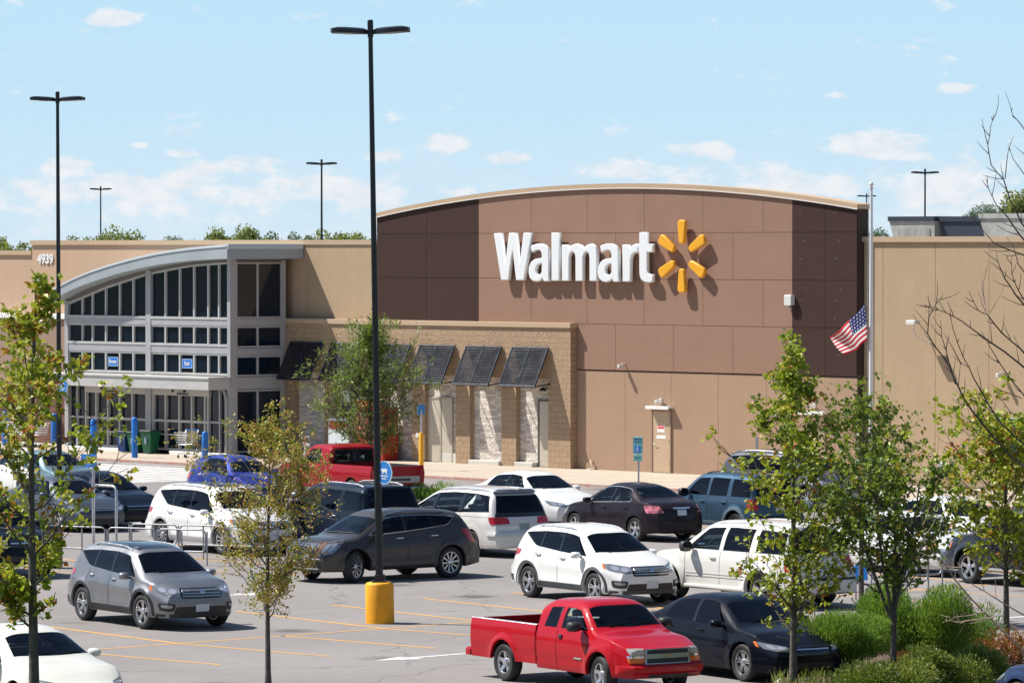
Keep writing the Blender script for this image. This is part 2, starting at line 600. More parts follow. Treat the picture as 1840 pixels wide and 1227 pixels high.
def sobj(mb, name, mats, smooth=None, parent=None):
    return mb.build(name, mats, parent, smooth, None if parent else P0, None if parent else (0, 0, RZ))


def sheet(mb, pts, z):                     # pts in (u, w)
    p = [(u, -w, z) for u, w in pts]
    ar = sum(p[i][0] * p[(i + 1) % len(p)][1] - p[(i + 1) % len(p)][0] * p[i][1] for i in range(len(p)))
    if ar < 0: p = p[::-1]
    mb.add(p, [tuple(range(len(p)))])


mb = MB(); mb.add([(-3000, -600, LOT - .06), (3000, -600, LOT - .06), (3000, 5200, LOT - .06), (-3000, 5200, LOT - .06)], [(0, 1, 2, 3)])
tag(mb.build('ground', M_land), kind='structure')
mb = MB(); sheet(mb, [(-110, 7.2), (118, 7.2), (118, 84), (-110, 84)], LOT)
tag(sobj(mb, 'car_park', M_asph), kind='structure')
mb = MB(); sheet(mb, [(-230, -45), (150, -45), (150, -240), (-230, -240)], LOT)
tag(sobj(mb, 'rear_car_park', M_asph), kind='structure')
mb = MB(); mb.box(-90, 60, -7.05, -0.0, LOT - .02, 0.0)
tag(sobj(mb, 'pavement', M_conc), kind='structure')
mb = MB(); mb.cbox(-90, 60, -7.2, -7.053, LOT - .02, 0.003, .012)
tag(sobj(mb, 'kerb', M_redk), kind='structure')
# walk joints are score lines in one dark sheet
mb = MB()
for i in range(-34, 24):
    sheet(mb, [(i * 1.8, .35), (i * 1.8 + .02, .35), (i * 1.8 + .02, 7.0), (i * 1.8, 7.0)], .004)
tag(sobj(mb, 'pavement_joints', mat('joint_dark', (.26, .22, .18), rough=.9)), kind='structure')

# painted stalls: double rows run out from the store, stalls lie along it
my = MB(); mw = MB()
lw = .055
def strip(mb, a, b, z=LOT + .004, w=lw):
    a, b = Vector((a[0], a[1])), Vector((b[0], b[1]))
    d = (b - a).normalized(); n = Vector((-d.y, d.x)) * w
    sheet(mb, [tuple(a + n), tuple(b + n), tuple(b - n), tuple(a - n)], z)
for uc, w0, w1 in ((6.9, 16, 66), (27.2, 17, 66), (46.9, 17.5, 66), (66.9, 18, 66), (86.9, 18, 66), (-13.0, 20, 66), (-33.0, 20, 66)):
    strip(my, (uc, w0), (uc, w1), w=.045)
    n = int((w1 - 50.4) / 2.72); n0 = -int((50.4 - w0) / 2.72)
    for kk in range(n0, n + 1):
        ww = 50.4 + 2.72 * kk
        if abs(ww - 53.12) < .1 and abs(uc - 46.9) < .1:
            strip(my, (uc - .05, ww), (uc + 4.3, ww - .28)); continue
        strip(my, (uc - .05, ww), (uc - 5.7, ww - .74))
        strip(my, (uc + .05, ww), (uc + 4.3, ww - .28), w=.05)
tag(sobj(my, 'yellow_stall_lines', M_yel), kind='structure')
# white arrows and the striped crossing before the doors
for (u, w, s) in ((52.5, 54.1, 1), (53.8, 39.2, 1), (37.5, 47, -1)):
    q = lambda a, b: (u + a * s * .8, w + b * s)
    sheet(mw, [q(-.12, -1.2), q(.12, -1.2), q(.12, .5), q(-.12, .5)], LOT + .004)
    sheet(mw, [q(-.45, .5), q(.45, .5), q(0, 1.5)], LOT + .004)
strip(mw, (-26, 7.75), (-7, 7.75), w=.10)
strip(mw, (-4.2, 7.75), (-4.4, 18.8), w=.08)
strip(mw, (-26, 18.9), (-4.4, 18.9), w=.10)
for i in range(14):
    w_ = 8.5 + i * .76
    sheet(mw, [(-26, w_), (-4.4, w_), (-4.4, w_ + .60), (-26, w_ + .60)], LOT + .004)
tag(sobj(mw, 'white_road_markings', M_wht), kind='structure')

# ------------------------------------------------------------------ the store
T_pink = wall_mat('wall_pinkish_tan', (0.40, 0.270, 0.188), fine=70, bump=.5, var=.05, streak=.03)
T_tan = wall_mat('wall_tan', (0.45, 0.335, 0.220), fine=70, bump=.5, var=.05, streak=.035)
T_left = wall_mat('wall_rosy_tan', (0.52, 0.365, 0.255), fine=70, bump=.4, var=.03, streak=.03)
T_brown = wall_mat('panel_brown', (0.312, 0.190, 0.138), fine=90, bump=.08, var=.045, streak=.03)
T_dark = wall_mat('panel_dark_brown', (0.060, 0.035, 0.030), fine=90, bump=.08, var=.05, streak=.0)
T_cope = wall_mat('coping_tan', (0.50, 0.37, 0.255), fine=30, bump=.05, var=.03, streak=.02)
T_split = block_mat('split_face_block', (0.46, 0.325, 0.215), (0.40, 0.285, 0.19), .4, .2, 1.0, var=.05, dist=.06)
T_stone = block_mat('ledge_stone', (0.74, 0.67, 0.60), (0.34, 0.28, 0.24), .30, .085, 1.0, off=.37, var=.33, dist=.05)
T_brick = block_mat('dark_brick', (0.17, 0.085, 0.065), (0.24, 0.2, 0.18), .4, .1, .5, var=.25)
T_roof = mat('roof_membrane', (.5, .49, .47), rough=.9, noise=.1, nscale=.5)
M_alu = mat('anodised_aluminium', (0.37, 0.37, 0.385), rough=.5, metal=.0, noise=.04, nscale=2)
M_aluw = mat('pale_frame', (0.47, 0.465, 0.45), rough=.5, noise=.04, nscale=2)
M_fas = mat('fascia_blue_grey', (0.34, 0.38, 0.40), rough=.5, noise=.05, nscale=1.2)
M_glass = mat('store_glass', (0.005, 0.012, 0.024), rough=.04, spec=.5)
M_joint = mat('joint_backing_dark', (.05, .035, .03), rough=.9)  # dark backing seen through the gaps between wall panels

st = thing('store_building', 'long tan and brown big-box store with arched brown sign wall and glazed entrance', 'building', P0, RZ)


def wbox(mb, u0, u1, w0, w1, z0, z1, mi=0):
    return mb.box(u0, u1, -w1, -w0, z0, z1, mi)


def arcz(u):
    return 10.0 - .0060 * (u - 1.9) ** 2


# core mass and roofs (behind every face)
mb = MB()
wbox(mb, -60, 50, -44, -.75, LOT, 7.3)
mb.build('roof', T_roof, st)
# tall wall left of the brown one, and its neighbours
mb = MB(); wbox(mb, -31.8, -10.74, -.7, -.1, 0, 7.88); wbox(mb, -60, -31.8, -1.1, -.16, 0, 7.48)
mb.build('left_wall', T_left, st)
mb = MB(); wbox(mb, -14.9, -10.735, -.1, -.07, 5.0, 7.88)
mb.build('tan_wall_bay', T_tan, st)
mb = MB(); wbox(mb, -31.86, -10.735, -.75, -.02, 7.88, 8.06); wbox(mb, -60, -31.87, -1.15, -.08, 7.48, 7.66)
mb.build('left_coping', T_cope, st)
# right wing
mb = MB(); wbox(mb, 13.2, 50, -.7, -.32, 0, 7.95)
mb.build('wing_backing', M_joint, st)
mb = MB()
js = [13.36, 14.21] + [14.21 + 2.32 * i for i in range(1, 16)]
for a, b in zip(js[:-1], js[1:]):
    wbox(mb, a + .008, b - .008, -.33, -.29, 0, 7.95)
mb.build('wing_wall', T_tan, st)
mb = MB(); wbox(mb, 13.2, 50, -.75, -.21, 7.95, 8.13)
mb.build('wing_coping', T_cope, st)
# lower wall under the brown field
mb = MB(); wbox(mb, -.2, 13.34, -.7, -.02, 0, 3.46)
wbox(mb, -10.73, 13.34, -.7, -.02, 3.46, 8.26)
mb.build('sign_wall_backing', M_joint, st)
mb = MB()
js = [-.1, 2.33, 4.60, 6.88, 9.16, 11.44, 13.34]
for a, b in zip(js[:-1], js[1:]):
    wbox(mb, a + .007, b - .007, -.03, 0.0, 0, 3.46)
mb.build('lower_wall', T_pink, st)


def arc_poly(a, b, z0, d=0.0):
    n = max(2, int((b - a) / .6) + 1)
    return [(a, z0), (b, z0)] + [(b + (a - b) * i / n, arcz(b + (a - b) * i / n) - d) for i in range(n + 1)]


mbb, mbd, mbd2, mbk = MB(), MB(), MB(), MB()
rows = [(3.50, 5.10, 1.88), (5.10, 6.68, .45), (6.68, 8.28, 1.88), (8.28, None, .45)]
for z0, z1, off in rows:
    js = sorted({-10.73, -8.0, -5.18, 10.39, 11.9, 13.34} | {off + 2.86 * i for i in range(-2, 5) if -5.0 < off + 2.86 * i < 10.2})
    for a, b in zip(js[:-1], js[1:]):
        dark = b <= -5.17 or a >= 10.38
        t_ = (mbd if b < 0 else mbd2) if dark else mbb
        a2, b2 = a + .007, b - .007
        if z1:
            wbox(t_, a2, b2, -.02, .03, z0 + .007, z1 - .007)
        else:
            t_.prism(arc_poly(a2, b2, z0 + .007, .16), -.03, .02)
mbk.prism(arc_poly(-10.73, 13.34, 8.26, .17), .02, .55)
mbb.build('brown_panels', T_brown, st)
mbd.build('dark_brown_panels', T_dark, st)
mbd2.build('dark_brown_panels', T_dark, st)
mbk.build('arch_backing', M_joint, st)
mb = MB()
n = 44
for i in range(n):
    a, b = -10.79 + 24.2 * i / n, -10.79 + 24.2 * (i + 1) / n
    mb.prism([(a, arcz(a) - .16), (b, arcz(b) - .16), (b, arcz(b)), (a, arcz(a))], -.09, .6)
mb.build('arch_coping', T_cope, st)
mb = MB()
for i in range(n):
    a, b = -10.79 + 24.2 * i / n, -10.79 + 24.2 * (i + 1) / n
    mb.prism([(a, arcz(a) - .185), (b, arcz(b) - .185), (b, arcz(b) - .155), (a, arcz(a) - .155)], -.105, -.088)
mb.build('coping_drip_edge', mat('white_trim', (.75, .73, .70), rough=.5), st)
mb = MB()
for a in (10.9, 12.5):
    for z in (4.2, 5.4, 6.0, 7.4, 8.0, 8.9, 4.8, 6.4):
        mb.lathe([(.014, 0), (.014, .01)], 6, 'Y', (a + .15 * sin(z * 9), -.03, z))
mb.build('panel_fixings', mat('zinc_dot', (.6, .6, .6), rough=.4, metal=.6), st)

# front block with piers, stone bays, coping
PIERS = [(-15.98, -15.07), (-13.38, -12.65), (-10.94, -10.20), (-8.49, -7.80), (-6.11, -5.36), (-3.68, -2.92), (-1.25, -.11)]
mb = MB(); wbox(mb, -15.98, -.11, -.08, .30, 3.15, 4.95)
for a, b in PIERS:
    wbox(mb, a, b, -.08, .30, 0, 3.15)
mb.build('split_face_wall', T_split, st)
mb = MB()
for (a, b), (c, d) in zip(PIERS[:-1], PIERS[1:]):
    wbox(mb, b, c, -.07, .10, 0, 3.15)
mb.build('stone_bays', T_stone, st)
mb = MB(); mb.cbox(-16.0, -.06, -.36, .06, 4.95, 5.12, .012)
mb.build('block_coping', T_cope, st)
mb = MB()
for a, b in ((-5.33, -3.70), (-2.90, -1.95)):
    mb.cbox(a, b, -.42, -.10, 0, .16, .02)
for a, b in ((-7.0, -6.14),):
    mb.cbox(a, b, -.16, -.10, 0, .34, .01)
mb.build('concrete_plinth', wall_mat('pale_concrete', (.60, .58, .53), var=.05), st)
# left block beyond the entrance
mb = MB(); wbox(mb, -60, -26.1, -.15, .30, 2.3, 4.95)
mb.build('left_block_wall', wall_mat('wall_mauve_tan', (.33, .235, .18), var=.04), st)
mb = MB(); wbox(mb, -34.2, -26.1, -.14, .32, 0, 2.3)
mb.build('brick_base', T_brick, st)
mb = MB(); mb.cbox(-60, -26.05, -.42, .06, 4.95, 5.14, .012)
mb.build('left_block_coping', mat('white_coping', (.80, .79, .76), rough=.6, noise=.03), st)
for i in range(4):                          # shop windows far left
    a = -37.2 - i * 3.4 if i else -36.6
    fr = MB()
    for zz in (0.15, 1.2, 2.2): wbox(fr, a - 1.55, a + 1.55, .1, .36, zz, zz + .09)
    for uu in (-1.55, -.8, 0, .75, 1.45): wbox(fr, a + uu, a + uu + .1, .1, .35, .15, 2.29)
    wo_ = fr.build('shop_window', M_aluw, st)
    g = MB(); wbox(g, a - 1.5, a + 1.5, .08, .2, .1, 2.3); g.build('window_pane', M_glass, wo_)

# glazed entrance
ARC_T = [(-26.0, 5.95), (-25.79, 6.05), (-25.0, 6.36), (-23.55, 6.78), (-21.76, 7.15), (-19.98, 7.44), (-18.67, 7.6), (-17.2, 7.73), (-14.98, 7.85)]
ARC_B = [(-26.0, 5.58), (-25.02, 5.98), (-23.55, 6.37), (-21.76, 6.74), (-19.98, 7.02), (-18.6, 7.18), (-17.2, 7.29), (-14.98, 7.36)]
WTOP = [(-25.6, 5.60), (-23.12, 6.27), (-20.58, 6.8), (-18.0, 7.12), (-15.6, 7.24)]


def ip(tab, x):
    if x <= tab[0][0]: return tab[0][1]
    for (a, b), (c, d) in zip(tab[:-1], tab[1:]):
        if x <= c: return b + (d - b) * (x - a) / (c - a)
    return tab[-1][1]


def sm(tab, n=40):                          # smooth resample of a curve
    x0, x1 = tab[0][0], tab[-1][0]
    out = []
    for i in range(n + 1):
        x = x0 + (x1 - x0) * i / n
        h = .7
        out.append((x, sum(ip(tab, x + k_ * h / 3) for k_ in (-3, -2, -1, 0, 1, 2, 3)) / 7 if 0 < i < n else ip(tab, x)))
    return out


T, Bt = sm(ARC_T), sm(ARC_B)
mb = MB()
for (a, b), (c, d), (e, f_) in zip(zip(T[:-1], T[1:]), zip(Bt[:-1], Bt[1:]), zip(T[:-1], T[1:])):
    mb.prism([c, d, b, a], -3.65, .05)
mb.build('entrance_roof', M_fas, st)
mb = MB()
for a, b in zip(T[:-1], T[1:]):
    mb.prism([(a[0], a[1] - .045), (b[0], b[1] - .045), (b[0], b[1] + .005), (a[0], a[1] + .005)], -3.68, -3.652)
    mb.prism([(a[0], a[1] + .006), (b[0], b[1] + .006), (b[0], b[1] + .05), (a[0], a[1] + .05)], -3.60, .04)
wbox(mb, -14.975, -14.93, -.0, 3.66, 7.72, 7.86)
mb.build('roof_edge_trim', mat('pale_trim', (.55, .60, .62), rough=.45), st)
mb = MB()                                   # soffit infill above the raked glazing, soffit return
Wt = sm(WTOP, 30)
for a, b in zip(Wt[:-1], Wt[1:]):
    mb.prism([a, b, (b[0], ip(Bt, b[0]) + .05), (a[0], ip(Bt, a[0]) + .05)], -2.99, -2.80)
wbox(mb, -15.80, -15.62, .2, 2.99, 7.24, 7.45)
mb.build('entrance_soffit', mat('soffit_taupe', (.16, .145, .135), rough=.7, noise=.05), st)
fr = MB()
for a, b in ((-25.62, -25.40), (-20.60, -20.30), (-15.74, -15.56)):
    wbox(fr, a, b, 2.72, 3.03, 0, ip(WTOP, (a + b) / 2) + .1)
wbox(fr, -25.62, -15.58, 2.75, 3.01, 4.86, 5.12)
wbox(fr, -25.62, -15.58, 2.75, 3.01, 3.82, 4.10)
# side posts and beams
for a, b in ((.33, .53), (2.72, 2.98)):
    wbox(fr, -15.70, -15.56 if b < 1 else -15.555, a, b, 0, 7.30)
for z0, z1 in ((4.86, 5.12), (3.76, 4.02), (2.5, 2.95)):
    wbox(fr, -15.70, -15.575, .4, 2.8, z0, z1)
wbox(fr, -25.62, -25.45, -.1, 2.8, 0, 5.8)
fr.build('entrance_frame', M_alu, st)
MUL = [-24.57, -23.94, -23.11, -22.25, -21.42, -19.47, -18.61, -17.76, -16.92, -16.29]


def window(u0, u1, z0, z1, raked=False):
    top = (lambda u: ip(WTOP, u)) if raked else (lambda u: z1)
    g = MB(); g.prism([(u0, z0), (u1, z0)] + [(u1 + (u0 - u1) * i / 8, top(u1 + (u0 - u1) * i / 8)) for i in range(9)], -2.90, -2.86)
    p_ = g.build('window', M_glass, st)
    f = MB()
    for u in [m_ for m_ in MUL if u0 < m_ < u1]:
        wbox(f, u - .04, u + .04, 2.88, 2.985, z0, top(u) + .01)
    wbox(f, u0, u1, 2.88, 3.035, z0 - .03, z0 + .055)
    for i in range(8):
        a, b = u0 + (u1 - u0) * i / 8, u0 + (u1 - u0) * (i + 1) / 8
        f.prism([(a, top(a) - .07), (b, top(b) - .07), (b, top(b) + .01), (a, top(a) + .01)], -2.99, -2.88)
    f.build('mullions', M_aluw, p_)


for u0, u1 in ((-25.42, -20.58), (-20.32, -15.72)):
    window(u0, u1, 5.12, None, True)
    window(u0, u1, 4.12, 4.86)
    window(u0, u1, 3.03, 3.82)
for z0, z1 in ((5.14, 7.22), (4.05, 4.84), (2.98, 3.74), (.15, 2.47)):
    g = MB(); wbox(g, -15.66, -15.62, .5, 2.75, z0, z1); p_ = g.build('side_window', M_glass, st)
    f = MB()
    wbox(f, -15.64, -15.585, 1.63, 1.73, z0, z1)
    for a, b in ((.5, .56), (2.66, 2.73)): wbox(f, -15.64, -15.585, a, b, z0, z1)
    for a, b in ((z0 - .01, z0 + .06), (z1 - .06, z1 + .01)): wbox(f, -15.64, -15.583, .5, 2.73, a, b)
    f.build('mullions', M_alu, p_)
# canopy over the doors
mb = MB(); mb.cbox(-26.0, -15.62, -4.02, -3.012, 2.50, 2.90, .01); mb.cbox(-26.05, -15.58, -4.06, -3.012, 2.90, 2.97, .01)
mb.build('door_canopy', M_aluw, st)
# low white step and door sets
for a, b in ((-25.4, -21.9), (-19.0, -15.6)):
    mb = MB(); mb.cbox(a, b, -3.2, -2.8, 0, .13, .02)
    mb.build('white_step', mat('white_concrete', (.75, .74, .70), rough=.8, noise=.05), st)
for u0, u1, ms in ((-24.45, -20.6, (-23.75, -23.02, -22.30, -21.52)), (-20.3, -16.9, (-19.50, -18.68, -17.93, -17.15))):
    f = MB()
    wbox(f, u0, u1, 2.78, 2.96, 2.21, 2.5)
    for u in (u0 + .06, *ms, u1 - .06): wbox(f, u - .038, u + .038, 2.80, 2.965, .13, 2.21)
    wbox(f, u0, u1, 2.80, 2.95, 1.20, 1.29); wbox(f, u0, u1, 2.80, 2.94, .70, .76); wbox(f, u0, u1, 2.80, 2.95, .13, .22)
    d_ = f.build('sliding_door', M_aluw, st)
    g = MB(); wbox(g, u0, u1, 2.78, 2.84, .13, 2.21); g.build('door_glass', M_glass, d_)
    g = MB()
    for u in (ms[1] - .35, ms[1] + .35): g.lathe([(.05, 0), (.05, .05), (.02, .07)], 10, 'Y', (u, -2.96, 2.38))
    wbox(g, ms[1] - .1, ms[1] + .55, 2.96, 3.0, 2.255, 2.30)
    g.build('door_sensor', blackp, d_)
for u0, u1 in ((-16.85, -15.74), (-25.4, -24.5)):
    g = MB(); wbox(g, u0, u1, 2.80, 2.86, .13, 2.5); p_ = g.build('lobby_pane', M_glass, st)
    f = MB(); wbox(f, (u0 + u1) / 2 - .04, (u0 + u1) / 2 + .04, 2.86, 2.95, .13, 2.5); wbox(f, u0, u1, 2.86, 2.94, 1.22, 1.29); f.build('pane_frame', M_alu, p_)
mb = MB(); mb.tube([S_ for S_ in [(-15.9, -3.1, 2.5), (-15.75, -3.14, 2.35), (-15.70, -3.12, 2.1), (-15.70, -3.12, .1)]], .05, 8)
mb.build('downpipe', M_alu, st, 40)

# awnings
M_awn = mat('awning_slate', (.014, .022, .038), rough=.42, noise=.1, nscale=3)
for i, u0 in enumerate((-15.28, -12.89, -10.38, -7.98, -5.50, -3.06)):
    u1 = u0 + 1.90
    mb = MB()
    A, Bq = Vector((0, -.36, 4.22)), Vector((0, -1.02, 2.88))
    for u in (u0 + .03, (u0 + u1) / 2, u1 - .03):
        mb.tube([(u, A.y, A.z), (u, Bq.y, Bq.z)], .035, 6)
    for p_ in (A, Bq):
        mb.tube([(u0, p_.y, p_.z), (u1, p_.y, p_.z)], .04, 6)
    aw = mb.build('awning', M_awn, st)
    sl = MB()
    for kx in range(1, 17):
        q = A.lerp(Bq, kx / 17)
        o = len(sl.v)
        sl.add([(u0 + .04, q.y - .045, q.z - .02), (u1 - .04, q.y - .045, q.z - .02), (u1 - .04, q.y + .045, q.z + .035), (u0 + .04, q.y + .045, q.z + .035),
                (u0 + .04, q.y - .045, q.z - .032), (u1 - .04, q.y - .045, q.z - .032), (u1 - .04, q.y + .045, q.z + .023), (u0 + .04, q.y + .045, q.z + .023)],
               [(0, 1, 2, 3), (7, 6, 5, 4), (0, 4, 5, 1), (1, 5, 6, 2), (2, 6, 7, 3), (3, 7, 4, 0)])
    sl.build('awning_slats', M_awn, aw)
    br = MB()
    for u in (u0 + .03, u1 - .03):
        br.tube([(u, Bq.y, Bq.z), (u, -.30, 2.95)], .022, 6)
    br.lathe([(.05, 0), (.05, .02)], 8, 'Y', (u1 - .03, -.30, 2.95))
    br.build('awning_bracket', blackm, aw)

# doors in the block bays and the lower wall
M_door = mat('door_beige', (.50, .45, .36), rough=.5, noise=.03)
M_doort = mat('door_tan', (.50, .365, .24), rough=.5, noise=.03)


def plain_door(u0, u1, z1, w, m, frame_m, knob_side=1):
    f = MB()
    wbox(f, u0 - .06, u0, w - .02, w + .05, 0, z1 + .06); wbox(f, u1, u1 + .06, w - .02, w + .05, 0, z1 + .06)
    wbox(f, u0 - .06, u1 + .06, w - .02, w + .052, z1 + .003, z1 + .06)
    d = MB(); d.cbox(u0 + .005, u1 - .005, -(w + .03), -(w - .02), .02, z1 - .002, .004)
    dd = d.build('door', m, st)
    f.build('door_frame', frame_m, dd)
    h = MB(); kx = u1 - .08 if knob_side > 0 else u0 + .08
    h.tube([(kx, -w - .03, 1.0), (kx, -w - .09, 1.0), (kx - .1 * knob_side, -w - .09, 1.0)], .012, 6); h.build('door_handle', steel, dd)
    return dd


plain_door(-1.87, -1.27, 2.33, .12, M_door, mat('door_frame_dark', (.10, .11, .11)))
plain_door(-7.72, -7.10, 2.30, .12, M_door, mat('door_frame_tan', (.45, .40, .32)))
plain_door(-7.08, -6.50, 2.30, .12, M_door, MATS['door_frame_tan'])
dd = plain_door(3.73, 4.58, 2.12, .0, M_doort, mat('door_frame_brown', (.30, .2, .14)), -1)
mb = MB(); mb.box(3.98, 4.30, -.038, -.032, 1.52, 1.60); mb.box(3.98, 4.30, -.038, -.032, 1.62, 1.66); 
mb.build('door_notice', mat('notice_red', (.65, .08, .08)), dd)
mb = MB(); mb.box(3.96, 4.32, -.036, -.031, 1.40, 1.68); mb.box(3.92, 4.38, -.036, -.031, 1.18, 1.30)
mb.build('door_notice', mat('notice_white', (.8, .78, .76)), dd)
h = MB()
for z in (.3, 1.05, 1.9): h.box(4.56, 4.60, -.045, -.03, z, z + .1)
h.build('door_hinge', blackp, dd)
mb = MB(); mb.prism([(3.60, 2.235), (4.72, 2.235), (4.72, 2.31), (3.60, 2.31)], -.24, -.02); mb.box(3.60, 4.72, -.27, -.241, 2.20, 2.31)
mb.build('rain_hood', mat('white_metal', (.8, .79, .77), rough=.4), st)
plain_door(11.0, 11.86, 2.12, .0, M_doort, MATS['door_frame_brown'], -1)
mb = MB(); mb.prism([(10.86, 2.235), (12.0, 2.235), (12.0, 2.31), (10.86, 2.31)], -.24, -.02); mb.box(10.86, 12.0, -.27, -.241, 2.20, 2.31)
mb.build('rain_hood', MATS['white_metal'], st)
# window with posters in a bay
f = MB(); wbox(f, -12.6, -11.0, .10, .16, .5, 2.6); f2 = f.build('bay_window', M_glass, st)
f = MB()
for a, b in ((-12.6, -12.52), (-11.85, -11.77), (-11.08, -11.0)): wbox(f, a, b, .15, .19, .5, 2.6)
for z in (.5, 1.3, 2.52): wbox(f, -12.6, -11.0, .15, .188, z, z + .08)
f.build('window_frame', M_aluw, f2)
f = MB(); wbox(f, -12.5, -12.1, .161, .165, 2.05, 2.5); wbox(f, -12.48, -12.05, .161, .165, .62, .84); wbox(f, -11.7, -11.2, .161, .165, 1.5, 2.3)
f.build('window_poster', mat('poster_white', (.72, .78, .80)), f2)


# lettering of the wall sign
def zoomxy(X, Y): return (X - 20) * .00612 - 4.12, 8.29 - (Y - 85) * .00427


LET = {
 'letter_w': [[(22, 88), (90, 85), (120, 335), (152, 85), (218, 85), (243, 335), (276, 85), (346, 85), (282, 480), (212, 480), (183, 232), (150, 480), (84, 480)]],
 'letter_a': [[(337, 196), (352, 186), (380, 177), (418, 173), (452, 181), (478, 204), (490, 240), (492, 300), (492, 440), (497, 486), (446, 488), (439, 462), (418, 482), (388, 492), (352, 484), (328, 458), (318, 415), (322, 365), (340, 325), (370, 302), (430, 290), (430, 262), (424, 240), (408, 229), (385, 230), (348, 250)],
              [(430, 338), (405, 346), (388, 365), (381, 395), (386, 420), (402, 432), (420, 424), (430, 405)]],
 'letter_l': [[(512, 85), (580, 85), (580, 482), (512, 482)]],
 'letter_m': [[(599, 184), (653, 182), (659, 209), (685, 184), (722, 174), (757, 184), (779, 210), (810, 183), (845, 174), (874, 190), (888, 225), (892, 270), (892, 482), (828, 482), (828, 290), (822, 256), (805, 241), (788, 252), (777, 285), (777, 482), (712, 482), (712, 290), (706, 256), (690, 241), (673, 252), (662, 285), (662, 482), (599, 482)]],
 'letter_r': [[(1097, 184), (1151, 182), (1158, 218), (1178, 188), (1205, 175), (1226, 176), (1226, 247), (1200, 249), (1178, 266), (1167, 305), (1165, 485), (1099, 485)]],
 'letter_t': [[(1235, 85), (1300, 80), (1300, 175), (1345, 175), (1345, 247), (1300, 247), (1300, 392), (1306, 414), (1322, 423), (1345, 421), (1345, 486), (1312, 492), (1276, 487), (1248, 466), (1236, 425), (1235, 390)]],
}
LET['letter_a2'] = [[(x + 578, y) for x, y in pl] for pl in LET['letter_a']]
M_let = mat('letter_white', (.80, .82, .83), rough=.35, coat=.3)
M_ray = mat('spark_yellow', (.85, .40, .02), rough=.35, coat=.3)
sg = thing('store_sign', 'white raised store name lettering with yellow spark on the brown arched wall', 'sign', P0, RZ)
for nm in ('letter_w', 'letter_a', 'letter_l', 'letter_m', 'letter_a2', 'letter_r', 'letter_t'):
    me = curve_mesh(nm.rstrip('2'), [[zoomxy(*p) for p in pl] for pl in LET[nm]], .035, .04, M_let)
    o = bpy.data.objects.new(nm.rstrip('2'), me); COL.objects.link(o); o.parent = sg
    o.rotation_euler = (pi / 2, 0, 0); o.location = (0, -.22, 0)
for kx in range(6):
    a = pi / 2 + kx * pi / 3
    pts = []
    for r_, hw in ((.42, .0), (.44, .09), (.52, .13), (.85, .165), (1.12, .19), (1.22, .16), (1.25, .06)):
        pts.append((r_, hw))
    poly = [(r_, h_) for r_, h_ in pts] + [(r_, -h_) for r_, h_ in pts[::-1] if h_ > 0]
    me = curve_mesh('spark_ray', [[(5.37 + r_ * cos(a) - h_ * sin(a), 7.47 + r_ * sin(a) + h_ * cos(a)) for r_, h_ in poly]], .035, .04, M_ray)
    o = bpy.data.objects.new('spark_ray', me); COL.objects.link(o); o.parent = sg
    o.rotation_euler = (pi / 2, 0, 0); o.location = (0, -.22, 0)
for (tx, u, z, s_, w_, mt, lab) in (('4939', -30.9, 7.30, .52, .0, M_let, 'white street number in raised figures on the upper left wall'),):
    me = text_mesh('street_number', tx, s_, .02, mt, .012)
    o = bpy.data.objects.new('street_number', me); COL.objects.link(o)
    o.location = S(u, w_ - .07, z); o.rotation_euler = (pi / 2, 0, RZ); tag(o, lab, 'number sign')
M_blue = mat('sign_blue', (.02, .16, .55), rough=.35)
for tx, u, lab in (('Enter', -22.68, 'small blue Enter sign in the glass over the left doors'), ('Exit', -18.18, 'small blue Exit sign in the glass over the right doors')):
    sn = thing(tx.lower() + '_sign', lab, 'sign', S(u, 2.93, 3.42), RZ)
    sn.scale = (.80, 1, .82)
    b = MB(); b.box(-.33, .33, -.03, 0, -.18, .18); b.build('sign_panel', M_blue, sn)
    b = MB()
    for q in ((-.36, .36, .18, .21), (-.36, .36, -.21, -.18), (-.36, -.33, -.18, .18), (.33, .36, -.18, .18)): b.box(q[0], q[1], -.034, 0, q[2], q[3])
    b.build('sign_border', mat('border_pale_blue', (.35, .55, .8)), sn)
    o = bpy.data.objects.new('sign_lettering', text_mesh('sign_lettering', tx, .26, .004, M_let, .004)); COL.objects.link(o); o.parent = sn
    o.rotation_euler = (pi / 2, 0, 0); o.location = (0, -.036, 0)
# wall lamps and fittings
M_fit = mat('fitting_white', (.68, .68, .66), rough=.4)


def wall_fit(name, lab, cat, u, w, z, build):
    t_ = thing(name, lab, cat, S(u, w, z), RZ)
    build(t_)
    return t_


def twin(t_):
    b = MB(); b.cbox(-.05, .05, -.08, 0, -.05, .05, .01); b.build('back_box', M_fit, t_)
    for s_ in (-1, 1):
        b = MB(); b.lathe([(.03, 0), (.055, .06), (.07, .13), (.0, .135)], 10, 'Z'); o = b.build('lamp_head', M_fit, t_, 40)
        o.rotation_euler = (radians(-60 if False else 118), 0, radians(28 * s_)); o.location = (.07 * s_, -.07, .03 * s_)


def cmr(t_):
    b = MB(); b.tube([(0, 0, 0), (0, -.14, .02), (0, -.2, .0)], .02, 8); b.build('arm', M_fit, t_)
    b = MB(); b.cbox(-.055, .055, -.36, -.1, -.14, -.02, .02); b.build('housing', M_fit, t_)


def pack(t_):
    b = MB(); b.cbox(-.17, .17, -.2, 0, -.16, .18, .02); b.build('housing', M_fit, t_)
    b = MB(); b.tube([(0, -.1, -.16), (.02, -.12, -.26), (.1, -.12, -.3)], .03, 8); b.build('elbow', steel, t_)


